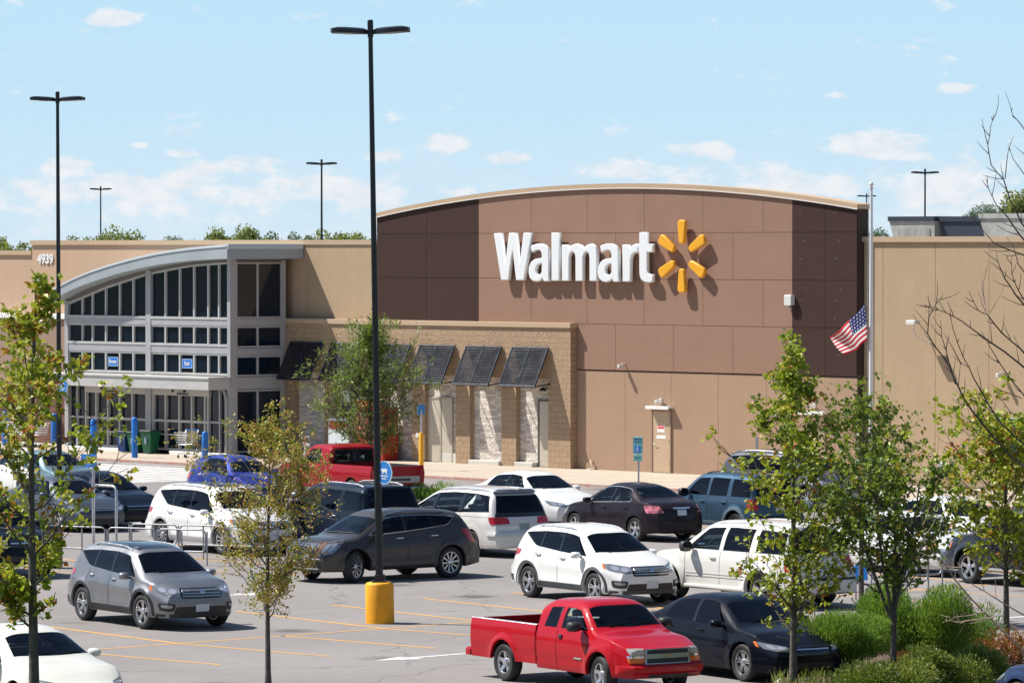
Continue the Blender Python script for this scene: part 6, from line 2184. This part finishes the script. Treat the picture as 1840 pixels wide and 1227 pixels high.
def lamp_post(label, base, heads=4, lean=0.0, cone=True, H=12.62, rot=0):
    t_ = thing('lamp_post', label, 'lamp post', base, rot, 'black lamp posts')
    t_.rotation_euler = (0, lean, rot)
    z = 0
    if cone:
        b = MB(); b.lathe([(.30, -.02), (.30, .80), (.285, .84), (.25, .86), (0, .86)], 36, 'Z'); b.build('concrete_base', M_conY, t_, 40)
        b = MB(); b.cbox(-.16, .16, -.16, .16, .86, .89, .01); b.cbox(-.12, .12, -.12, .12, .89, 1.02, .02); b.build('base_cover', blackm, t_)
        z = .89
    b = MB()
    v = []
    for zz, h in ((z, .078), (H - .25, .046)):
        for q in ((-1, -.6), (-.6, -1), (.6, -1), (1, -.6), (1, .6), (.6, 1), (-.6, 1), (-1, .6)):
            v.append((q[0] * h, q[1] * h, zz))
    b.add(v, [tuple((i, (i + 1) % 8, (i + 1) % 8 + 8, i + 8)) for i in range(8)] + [tuple(range(8, 16))])
    b.build('pole', blackm, t_)
    b = MB(); b.cbox(-.06, .06, -.06, .06, H - .36, H, .02); b.build('pole_cap', blackm, t_)
    for k_ in range(heads):
        a_ = {4: (.35, -.35, pi + .35, pi - .35), 2: (0, pi)}[heads][k_]
        b = MB()
        # flat tapering head: outline in plan, thin with a domed lid
        out = [(.07, .035), (.14, .055), (.20, .15), (.34, .20), (.62, .20), (.76, .15), (.86, .06)]
        pl = out + [(x, -y) for x, y in out[::-1]]
        n = len(pl)
        v = [(x, y, -.045) for x, y in pl] + [(x, y, .04) for x, y in pl] + [(.18 + (x - .18) * .72 + .06, y * .6, .075) for x, y in pl]
        f = [tuple(range(n - 1, -1, -1)), tuple(range(2 * n, 3 * n))]
        for r_ in (0, n): f += [(r_ + i, r_ + (i + 1) % n, r_ + n + (i + 1) % n, r_ + n + i) for i in range(n)]
        b.add(v, f)
        o = b.build('lamp_head', blackm, t_, 30, (0, 0, H - .26), (0, radians(-3), a_))
        b = MB(); b.lathe([(.12, -.055), (.12, -.0455)], 16, 'Z', (.48, 0, 0)); b.build('lens', mat('lamp_lens', (.5, .48, .42), rough=.2), o)
    return t_


lamp_post('tall black lamp post on yellow concrete base in the middle of the car park', G(683, 1119, LOT), 4, -.0158)
lamp_post('black lamp post rising behind the left tree', G(107, 908, LOT), 4, -.003)
for px_, top, lab in ((181, 335, 'far thin lamp post above the roof near the far left'), (578, 287, 'far thin lamp post above the roof left of the tall post'),
                      (1662, 304, 'far thin lamp post above the roof hoods at right'), (1557, 348, 'farthest lamp post just behind the flagpole')):
    Z = 4.76 * FPX / (HY - top)
    P = AT(px_, HY, Z); P.z = LOT
    lamp_post(lab, P, 4, 0, False)

# round cart signs on the two posts
M_sgb = mat('sign_sky_blue', (.03, .22, .62), rough=.35)
for label, base, h, off in (('round blue sign with a white animal on the tall lamp post', G(683, 1119, LOT), 3.16, .22), ('round blue sign on the lamp post behind the left tree', G(107, 908, LOT), 3.66, .26)):
    t_ = thing('round_sign', label, 'sign', base + UU * off + Vector((-.05, 0, h)), RZ)
    b = MB(); b.lathe([(.235, -.012), (.235, .012)], 40, 'Y'); b.build('disc', M_sgb, t_, 40)
    b = MB(); b.lathe([(.245, -.008), (.245, .016), (.232, .016), (.232, -.008)], 40, 'Y', closed=True); b.build('rim', mat('sign_rim_white', (.6, .7, .8)), t_, 40)
    b = MB()
    b.prism([(-.10, .05), (-.06, .09), (-.02, .075), (.07, .085), (.10, .06), (.09, .02), (.085, -.03), (.06, -.03), (.055, .015), (-.02, .01), (-.03, -.03), (-.055, -.03), (-.06, .03)], -.018, -.0125)
    b.build('animal_mark', M_let, t_)
    b = MB()
    for i in range(7): b.box(-.13 + i * .038, -.105 + i * .038, -.018, -.0125, -.085, -.055)
    for i in range(4): b.box(-.07 + i * .038, -.045 + i * .038, -.018, -.0125, -.14, -.11)
    b.build('small_print', M_let, t_)
    b = MB(); b.tube([(-off, 0, .1), (-.1, .02, .1)], .015, 6); b.tube([(-off, 0, -.1), (-.1, .02, -.1)], .015, 6); b.build('bracket', blackm, t_)

# ------------------------------------------------------------------ bollards, signs, rails, bins
M_bol = mat('bollard_blue', (.02, .17, .58), rough=.35, noise=.08, nscale=3)


def bollard(label, p, H=1.5):
    b = MB(); b.lathe([(.115, 0), (.115, H - .10), (.10, H - .04), (.06, H - .005), (0, H)], 18, 'Z')
    tag(b.build('bollard', M_bol, None, 40, p), label, 'bollard', 'blue bollards before the entrance')


bollard('blue bollard left of the wheeled bins by the left doors', G(168, 826, 0))
bollard('blue bollard standing in front of the green wheeled bins', G(242, 822, 0))
bollard('blue bollard at the far left photo edge', G(9, 800, 0), 1.35)
bollard('blue bollard right behind the left lamp post', G(97, 797, 0), 1.2)
bollard('small blue post by the shopping cart at the right doors', S(-16.35, 3.6, 0), .95)


def wheelie(label, p, m, sx=1.0):
    t_ = thing('wheeled_bin', label, 'bin', p, RZ + .15, 'wheeled bins by the doors')
    t_.scale = (sx, sx, sx)
    b = MB()
    v = []
    for z, hx, hy in ((.05, .20, .20), (.85, .28, .30), (.86, .30, .32), (.92, .30, .32)):
        v += [(-hx, -hy, z), (hx, -hy, z), (hx, hy, z), (-hx, hy, z)]
    f = [(3, 2, 1, 0)]
    for r_ in (0, 4, 8): f += [(r_ + i, r_ + (i + 1) % 4, r_ + 4 + (i + 1) % 4, r_ + 4 + i) for i in range(4)]
    f.append((12, 13, 14, 15))
    b.add(v, f); b.build('body', m, t_)
    b = MB(); b.cbox(-.31, .31, -.34, .34, .921, .97, .02); b.tube([(-.25, .38, .93), (.25, .38, .93)], .02, 6); b.build('lid', mat('lid_' + m.name, tuple(c_ * .6 for c_ in m.node_tree.nodes['Principled BSDF'].inputs[0].default_value[:3]) if False else (.03, .05, .05), rough=.5), t_)
    b = MB(); b.prism([(-.06, .45), (.06, .45), (.04, .68), (-.04, .68)], -.31, -.24); b.box(-.05, .05, -.318, -.312, .40, .425); b.build('recycling_mark', mat('mark_pale', (.25, .3, .4)), t_)
    for s_ in (-1, 1):
        b = MB(); b.lathe([(.09, -.02), (.09, .02)], 14, 'Y', (0, 0, 0)); o = b.build('wheel', rubber, t_, 40, (s_ * .23, .2, .09), (0, 0, pi / 2))


M_b1 = mat('bin_blue', (.008, .05, .19), rough=.4); M_b2 = mat('bin_green', (.01, .11, .05), rough=.4)
wheelie('blue wheeled bin, left of the green ones', S(-21.38, 3.42, 0), M_b1, .84)
wheelie('green wheeled bin half hidden behind the blue bollard', S(-20.7, 3.42, 0), M_b2, .84)
wheelie('larger green wheeled bin right of the blue bollard', S(-19.79, 3.45, 0), M_b2, .92)

t_ = thing('waste_bin', 'square dark waste bin beside the metal cart rails at left', 'bin', G(95, 1020, LOT), RZ + .8)
b = MB(); b.cbox(-.22, .22, -.22, .22, 0, .84, .03); b.build('body', mat('bin_charcoal', (.018, .022, .032), rough=.5, noise=.2, nscale=3), t_)
b = MB(); b.cbox(-.235, .235, -.235, .235, .86, .90, .02); b.lathe([(.2, .84), (.2, .86)], 12); b.prism([(-.2, .9), (.2, .9), (.12, 1.05), (-.12, 1.05)], -.2, .2); b.build('lid', mat('bin_lid_grey', (.12, .13, .14), rough=.5), t_)


railst = mat('weathered_rail_steel', (.34, .36, .39), rough=.5, metal=.5, noise=.12, nscale=9)


def rail_loop(b, p, q, z0, z1, r=.021, rc=.12):
    d = (q - p).normalized()
    L_ = (q - p).length
    P = []
    for cx_, cz_, a0 in ((L_ - rc, z1 - rc, pi / 2), (L_ - rc, z0 + rc, 0), (rc, z0 + rc, -pi / 2), (rc, z1 - rc, -pi)):
        for i in range(6):
            a_ = a0 - (pi / 2) * i / 5
            x = cx_ + rc * cos(a_); z = cz_ + rc * sin(a_)
            P.append(p + d * x + Vector((0, 0, z)))
    P.append(P[0])
    b.tube(P, r, 8, cap=False)


def corral(label, p, q, side, segs=2):
    """cart return: two long tube fences and a front sign hoop"""
    t_ = thing('cart_return', label, 'cart return', p, 0)
    q = q - p; side = Vector(side)
    for k_ in (0, 1):
        o = side * k_
        for i in range(segs):
            b = MB()
            a_, c_ = o + q * (i / segs + .01), o + q * ((i + 1) / segs - .01)
            rail_loop(b, a_, c_, .34 if k_ == 0 else .36, .88 if k_ == 0 else .85)
            b.build('rail', railst, t_, 60)
        for i in range(segs * 2 + 1):
            a_ = o + q * (i / (segs * 2))
            b = MB(); b.tube([a_, a_ + Vector((0, 0, .84))], .020, 8)
            b.build('post', railst, t_, 60)
    return t_


pA, pB = G(103, 1008, LOT), G(372, 1016, LOT)
ct = corral('steel tube cart return rails behind the grey SUV', pA, pB, -NN * 2.3, 3)
t_ = thing('return_sign', 'blue rectangular sign on steel hoop over the left cart return', 'sign', G(168, 985, LOT), RZ)
b = MB(); b.tube([(0, 0, 0), (0, 0, 2.45)], .04, 10)
P = [(0, .02, 1.55)] + [(.04, .02, 1.62), (.10, .02, 1.66)] + [(.8, .02, 1.66), (.9, .02, 1.62), (.94, .02, 1.55), (.94, .02, 0)]
b.tube(P, .035, 10); b.build('hoop', steel, t_, 50)
b = MB(); b.box(-.45, .20, -.06, -.04, 2.12, 2.46); b.build('sign_panel', M_blue, t_)
b = MB(); b.box(-.36, .10, -.066, -.0605, 2.28, 2.31); b.box(-.30, .04, -.066, -.0605, 2.20, 2.23); b.build('small_print', mat('print_blue_pale', (.2, .4, .75)), t_)
pA, pB = G(1538, 1078, LOT), G(1668, 1070, LOT)
corral('steel tube cart return behind the tree trunks at right', pA, pB, Vector((.5, 2.0, 0)), 1)
t_ = thing('return_sign', 'blue sign panel on the cart return at right', 'sign', G(1546, 1082, LOT), RZ)
b = MB(); b.box(-.22, .22, -.02, 0, .50, .80); b.build('sign_panel', M_blue, t_)
b = MB(); b.tube([(0, .01, 0), (0, .01, .8)], .02, 6); b.build('post', steel, t_)

# yellow sleeved sign post, accessible parking sign, stop sign back, small post
t_ = thing('sleeved_sign_post', 'galvanised sign post in a yellow sleeve at the walk edge before the beige doors', 'post', G(757, 845, 0), RZ)
b = MB(); b.lathe([(.085, 0), (.085, 1.28), (.06, 1.32), (0, 1.32)], 16); b.build('yellow_sleeve', mat('sleeve_yellow', (.85, .42, .02), rough=.4), t_, 40)
b = MB(); b.tube([(0, 0, 1.3), (0, 0, 2.1)], .035, 8); b.build('post', steel, t_, 40)
b = MB(); b.box(-.02, .0, -.17, .17, 1.95, 2.30); b.build('sign_panel', M_sgb, t_)
t_ = thing('parking_sign', 'teal accessible parking sign on a grey post behind the dark plum sedan', 'sign', G(1147, 911, LOT), RZ + .25)
M_teal = mat('sign_teal', (.12, .34, .36), rough=.4)
b = MB(); b.tube([(0, .01, 0), (0, .01, 2.0)], .03, 8); b.build('post', steel, t_)
b = MB(); b.cbox(-.17, .17, -.04, -.025, 1.62, 2.14, .004); b.cbox(-.15, .15, -.04, -.025, 1.40, 1.60, .004); b.build('sign_panel', M_teal, t_)
b = MB(); b.box(-.09, .09, -.046, -.0405, 1.67, 1.86); b.build('symbol_panel', M_blue, t_)
b = MB(); b.box(-.012, .012, -.05, -.0465, 1.76, 1.82); b.box(-.012, .04, -.05, -.0465, 1.745, 1.76); b.box(.028, .04, -.05, -.0465, 1.70, 1.745)
b.lathe([(.016, .047), (.016, .050)], 10, 'Y', (0, 0, 1.838)); b.lathe([(.045, .047), (.045, .050), (.034, .050), (.034, .047)], 16, 'Y', (.0, 0, 1.725), closed=True); b.build('wheelchair_symbol', M_let, t_)
for tx, z_ in (('RESERVED', 2.06), ('PARKING', 1.98), ('ONLY', 1.50)):
    o = bpy.data.objects.new('sign_lettering', text_mesh('sign_lettering', tx, .065, .001, mat('sign_dark_teal', (.02, .10, .12)), .001)); COL.objects.link(o); o.parent = t_
    o.rotation_euler = (pi / 2, 0, 0); o.location = (0, -.0415, z_)
t_ = thing('stop_sign', 'grey back of an octagonal stop sign behind the slender tree', 'sign', G(1418, 925, LOT), .3)
b = MB(); b.prism([(.33 * cos(pi / 8 + i * pi / 4), 2.35 + .33 * sin(pi / 8 + i * pi / 4)) for i in range(8)], 0, .01); b.build('sign_panel', mat('sign_back_grey', (.36, .37, .38), rough=.5, metal=.3), t_)
b = MB(); b.tube([(0, -.03, 0), (0, -.03, 2.6)], .035, 8); b.build('post', steel, t_)
t_ = thing('small_sign_post', 'thin grey post with narrow sign before the silver-grey SUV', 'post', G(1360, 880, LOT), .2)
b = MB(); b.tube([(0, 0, 0), (0, 0, 1.75)], .03, 8); b.build('post', steel, t_)
b = MB(); b.box(-.05, .05, -.02, 0, 1.3, 1.75); b.build('sign_panel', MATS['sign_back_grey'], t_)

# flagpole and flag
fp = G(1565, 880, 0)
t_ = thing('flagpole', 'white flagpole before the seam of brown and tan walls', 'flagpole', fp)
b = MB(); b.lathe([(.075, 0), (.072, 5), (.045, 9.7), (0, 9.7)], 14); b.build('pole', mat('pole_white', (.78, .78, .78), rough=.35), t_, 60)
b = MB(); b.lathe([(0, 9.72), (.05, 9.74), (.075, 9.79), (.05, 9.85), (0, 9.87)], 12); b.cbox(-.07, .05, -.03, .03, 9.66, 9.72, .01); b.build('finial', mat('finial_white', (.7, .68, .62), rough=.3), t_, 60)
b = MB(); b.tube([(-.09, -.05, 9.6), (-.12, -.06, 5.8), (-.09, -.05, 1.2)], .008, 4); b.build('halyard', steel, t_)
fz = fp.y - .15
Hc = [AT(1553.5, 546, fz), AT(1557.5, 611, fz), AT(1515, 637, fz + 1.0), AT(1491, 607, fz + 1.3)]       # hoist top, hoist bottom, fly bottom, fly top
V, F, UV = [], [], []
nu, nv = 36, 20
for j in range(nv + 1):
    for i in range(nu + 1):
        u, v = i / nu, j / nv
        p_ = (Hc[0].lerp(Hc[3], u)).lerp(Hc[1].lerp(Hc[2], u), v)
        p_ = p_ + Vector((.03 * sin(u * 9 + v * 3), -.16 * sin(u * 11 + v * 4) * u ** .5, -.16 * sin(u * pi) * (1 - v) * .4 - .10 * sin(u * pi) * v))
        if u > .7 and v < .5: p_.z += .03 * (u - .7)
        V.append(tuple(p_ - fp)); UV.append((u, 1 - v))
for j in range(nv):
    for i in range(nu):
        a_ = j * (nu + 1) + i
        F.append((a_, a_ + 1, a_ + nu + 2, a_ + nu + 1))
me = bpy.data.meshes.new('flag'); me.from_pydata(V, [], F)
uvl = me.uv_layers.new(name='UVMap')
for lp_ in me.loops: uvl.data[lp_.index].uv = UV[lp_.vertex_index]
me.polygons.foreach_set('use_smooth', [True] * len(F))
m = bpy.data.materials.new('flag_cloth'); m.use_nodes = True
t = NT(m.node_tree)
pb = t.n('ShaderNodeBsdfPrincipled', i_Roughness=.8)
uvn = t.n('ShaderNodeTexCoord').outputs['UV']
sx_ = t.n('ShaderNodeSeparateXYZ'); t.l(uvn, sx_.inputs[0])
st_ = t.math('LESS_THAN', t.math('MODULO', t.math('ADD', t.math('MULTIPLY', sx_.outputs[1], 13), 0.0), 2), 1.0)
c_ = t.mix(st_, (.85, .84, .84), (.62, .015, .03))
cant = t.math('MULTIPLY', t.math('LESS_THAN', sx_.outputs[0], .42), t.math('GREATER_THAN', sx_.outputs[1], 6 / 13))
gx = t.math('SUBTRACT', t.math('FRACT', t.math('MULTIPLY', sx_.outputs[0], 6 / .42)), .5)
gy = t.math('SUBTRACT', t.math('FRACT', t.math('MULTIPLY', t.math('SUBTRACT', sx_.outputs[1], 6 / 13), 5 / (7 / 13))), .5)
rr_ = t.math('ADD', t.math('MULTIPLY', gx, gx), t.math('MULTIPLY', gy, gy))
star = t.math('LESS_THAN', rr_, .06)
c2 = t.mix(star, (.02, .035, .20), (.7, .7, .72))
t.l(t.mix(cant, c_, c2), pb.inputs['Base Color'])
tr_ = t.n('ShaderNodeBsdfTranslucent'); t.l(t.mix(cant, c_, c2), tr_.inputs[0])
mx_ = t.n('ShaderNodeMixShader'); mx_.inputs[0].default_value = .35
t.l(pb.outputs[0], mx_.inputs[1]); t.l(tr_.outputs[0], mx_.inputs[2])
oo = t.n('ShaderNodeOutputMaterial'); t.l(mx_.outputs[0], oo.inputs[0])
me.materials.append(m)
o = bpy.data.objects.new('flag', me); COL.objects.link(o); o.location = fp
md = o.modifiers.new('cloth_thickness', 'SOLIDIFY'); md.thickness = .004
tag(o, 'striped red and white flag with starry blue corner at half staff', 'flag')

# shopping carts
def cart(label, p, a):
    t_ = thing('shopping_cart', label, 'shopping cart', p, a, 'shopping carts near the doors')
    b = MB()
    def wire(P): b.tube(P, .006, 4)
    for k_ in range(6):
        z = .50 + .09 * k_; e = .03 * k_
        wire([(-.40 - e, -.20 - e * .4, z), (.42 + e * .3, -.25 - e * .4, z), (.42 + e * .3, .25 + e * .4, z), (-.40 - e, .20 + e * .4, z), (-.40 - e, -.20 - e * .4, z)])
    for k_ in range(9):
        x = -.40 + .1 * k_
        wire([(x - .08, -.25, .95), (x, -.21, .5), (x, .21, .5), (x - .08, .25, .95)])
    b.build('basket', steel, t_)
    b = MB(); b.tube([(.52, -.26, 1.02), (.52, .26, 1.02)], .018, 8); b.build('handle', M_bol, t_)
    b = MB()
    for s_ in (-1, 1): b.tube([(.52, s_ * .25, 1.02), (.42, s_ * .25, .9), (.42, s_ * .24, .45), (.3, s_ * .24, .16), (-.38, s_ * .17, .14)], .012, 6)
    b.build('frame', steel, t_)
    for x, y in ((.35, .24), (.35, -.24), (-.38, .16), (-.38, -.16)):
        b = MB(); b.lathe([(.06, -.015), (.06, .015)], 12, 'Y'); b.build('wheel', rubber, t_, 40, (x, y, .06))
    return t_


cart('metal shopping cart standing before the right doors', S(-16.2, 4.6, 0), 1.2)
for i in range(5):
    cart(['first', 'second', 'third', 'fourth', 'last'][i] + ' cart counted from the right in the nested row by the brick base', S(-27.2 - .32 * i, 3.2, 0), RZ + pi)

# red kiosks in the bay behind the feathery tree, banner stand at the right
for u_, lab in ((-9.05, 'red vending kiosk behind the feathery tree, nearer the sleeved post'), (-9.85, 'red vending kiosk behind the feathery tree, the left one of two')):
    t_ = thing('vending_kiosk', lab, 'kiosk', S(u_ - .45, .72, 0), RZ, 'red kiosks')
    b = MB(); b.cbox(-.36, .36, -.4, .36, .02, 1.95, .03); b.build('cabinet', mat('kiosk_red', (.36, .025, .012), rough=.4), t_)
    b = MB(); b.box(-.28, .28, -.415, -.401, .95, 1.75); b.build('screen_panel', mat('kiosk_panel', (.30, .10, .08), noise=.6, nscale=5), t_)
    b = MB(); b.cbox(-.36, .36, -.5, -.40, 1.98, 2.2, .02); b.build('header', mat('kiosk_header', (.75, .2, .1)), t_)
t_ = thing('ice_chest', 'white and red ice chest beside the kiosks behind the feathery tree', 'ice chest', S(-11.6, .8, 0), RZ)
b = MB(); b.cbox(-.6, .6, -.35, .35, .02, 1.5, .04); b.build('cabinet', mat('chest_white', (.6, .66, .7), rough=.4), t_)
b = MB(); b.box(-.5, .5, -.362, -.351, 1.1, 1.4); b.build('chest_band', mat('band_red', (.6, .08, .05)), t_)
t_ = thing('banner_stand', 'green and yellow banner board with orange strokes at the right edge', 'banner', G(1828, 905, 0), RZ)
b = MB(); b.cbox(-.85, .95, -.05, .0, 1.55, 2.6, .02); b.build('board', mat('banner_green', (.01, .07, .05), rough=.4), t_)
b = MB(); b.prism([(-.78, 1.62), (-.55, 1.75), (-.35, 1.6), (-.32, 1.9), (-.1, 2.1), (-.35, 2.2), (-.42, 2.5), (-.6, 2.3), (-.8, 2.45)], -.062, -.051); b.build('yellow_burst', mat('banner_yellow', (.75, .55, .03)), t_)
b = MB()
for i in range(3): b.tube([(-.75, -.07, 1.9 + i * .16), (-.68, -.07, 2.02 + i * .16), (-.60, -.07, 1.9 + i * .16), (-.52, -.07, 2.02 + i * .16)], .022, 5)
b.build('orange_strokes', mat('banner_orange', (.75, .15, .03)), t_)
for x in (-.7, .8):
    b = MB(); b.tube([(x, -.02, 0), (x, -.02, 1.6)], .03, 6); b.build('leg', steel, t_)


# ------------------------------------------------------------------ the person by the old red pickup
def skin(name, verts, edges, radii, m, root=0, parent=None, sub=2):
    me = bpy.data.meshes.new(name); me.from_pydata([tuple(v) for v in verts], edges, [])
    o = bpy.data.objects.new(name, me); COL.objects.link(o)
    md = o.modifiers.new('s', 'SKIN')
    for i, r_ in enumerate(radii):
        r_ = r_ if isinstance(r_, tuple) else (r_, r_)
        me.skin_vertices[0].data[i].radius = r_
        me.skin_vertices[0].data[i].use_root = (i == root)
    o.modifiers.new('d', 'SUBSURF').levels = sub
    dg = bpy.context.evaluated_depsgraph_get(); dg.update()
    m2 = bpy.data.meshes.new_from_object(o.evaluated_get(dg))
    bpy.data.objects.remove(o)
    m2.materials.clear(); m2.materials.append(m)
    m2.polygons.foreach_set('use_smooth', [True] * len(m2.polygons))
    o = bpy.data.objects.new(name, m2); COL.objects.link(o)
    if parent: o.parent = parent
    return o


pr = thing('person', 'grey-haired person in pale patterned top and dark trousers walking past the old red pickup', 'person', G(553, 876, LOT), radians(200))
M_skin = mat('skin', (.50, .30, .22), rough=.5)
v, e, r_ = [], [], []


def jv(p, rad, par=None):
    v.append(p); r_.append(rad)
    if par is not None: e.append((par, len(v) - 1))
    return len(v) - 1


pel = jv((0, 0, .95), (.125, .15))
ch1 = jv((.0, 0, 1.12), (.11, .135), pel); ch2 = jv((.01, 0, 1.32), (.11, .15), ch1); nk0 = jv((.02, 0, 1.42), (.06, .09), ch2); nk = jv((.03, 0, 1.49), .045, nk0)
hd1 = jv((.045, 0, 1.555), (.075, .068), nk); hd2 = jv((.05, 0, 1.65), (.088, .074), hd1); hd3 = jv((.045, 0, 1.70), (.06, .055), hd2)
for s_ in (-1, 1):
    sw = .22 * s_
    h = jv((0, s_ * .09, .90), .09, pel); kn = jv((sw * .8 + .03, s_ * .10, .50), .058, h); an = jv((sw * 1.3 - .05, s_ * .09, .10), .036, kn)
    he = jv((sw * 1.3 - .07, s_ * .09, .045), .035, an); to = jv((sw * 1.3 + .14, s_ * .10, .03), .03, an)
    sh = jv((.0, s_ * .18, 1.38), .052, nk0); el = jv((-sw * .3 - .03, s_ * .25, 1.10), .038, sh); wr = jv((-sw * .9 + .12, s_ * .23, .90), .025, el)
    pm_ = jv((-sw * .9 + .16, s_ * .225, .85), (.030, .018), wr)
    for k_, (dx, dz, l_) in enumerate(((-.025, -.035, .05), (-.008, -.045, .055), (.010, -.045, .05), (.026, -.04, .04))):
        a_ = jv((-sw * .9 + .17 + dx, s_ * .222, .85 + dz), .009, pm_); jv((-sw * .9 + .175 + dx, s_ * .21, .85 + dz - l_ * .7), .008, a_)
    a_ = jv((-sw * .9 + .19, s_ * .205, .85), .010, pm_); jv((-sw * .9 + .205, s_ * .195, .82), .008, a_)
body = skin('body', v, e, r_, M_skin, pel, pr, 1)
sv, se, sr = [(0, 0, .93), (0, 0, 1.12), (.01, 0, 1.32), (.02, 0, 1.42), (0, .19, 1.385), (-.03, .255, 1.2), (0, -.19, 1.385), (-.03, -.255, 1.2)], [(0, 1), (1, 2), (2, 3), (3, 4), (4, 5), (3, 6), (6, 7)], [(.16, .18), (.135, .16), (.13, .17), (.09, .10), .068, .06, .068, .06]
skin('shirt', sv, se, sr, mat('patterned_cloth', (.46, .44, .42), rough=.9, col2=(.18, .20, .26), nscale=22), 0, pr, 2)
pv, pe_, prr = [(0, 0, .96)], [], [(.15, .17)]
for s_ in (-1, 1):
    sw = .22 * s_; n0 = len(pv)
    pv += [(0, s_ * .09, .88), (sw * .8 + .03, s_ * .10, .50), (sw * 1.3 - .05, s_ * .09, .10)]; prr += [.105, .075, .06]; pe_ += [(0, n0), (n0, n0 + 1), (n0 + 1, n0 + 2)]
skin('trousers', pv, pe_, prr, mat('dark_denim', (.03, .04, .07), rough=.9), 0, pr, 2)
skin('hair', [(.02, 0, 1.69), (.0, 0, 1.62), (-.02, 0, 1.54)], [(0, 1), (1, 2)], [(.095, .085), (.09, .088), (.06, .07)], mat('grey_hair', (.50, .48, .45), rough=.8, noise=.2, nscale=30), 0, pr, 2)
b = MB()
for s_ in (-1, 1): b.lathe([(0, 0), (.011, .004), (0, .008)], 8, 'Z', (.128, s_ * .03, 1.625))
b.build('eyes', mat('eye_dark', (.02, .02, .02)), pr)
b = MB(); b.prism([(.125, 1.62), (.152, 1.59), (.125, 1.58)], -.012, .012); b.box(.118, .128, -.024, .024, 1.55, 1.557); b.build('nose_and_mouth', mat('skin_shade', (.42, .2, .16)), pr)
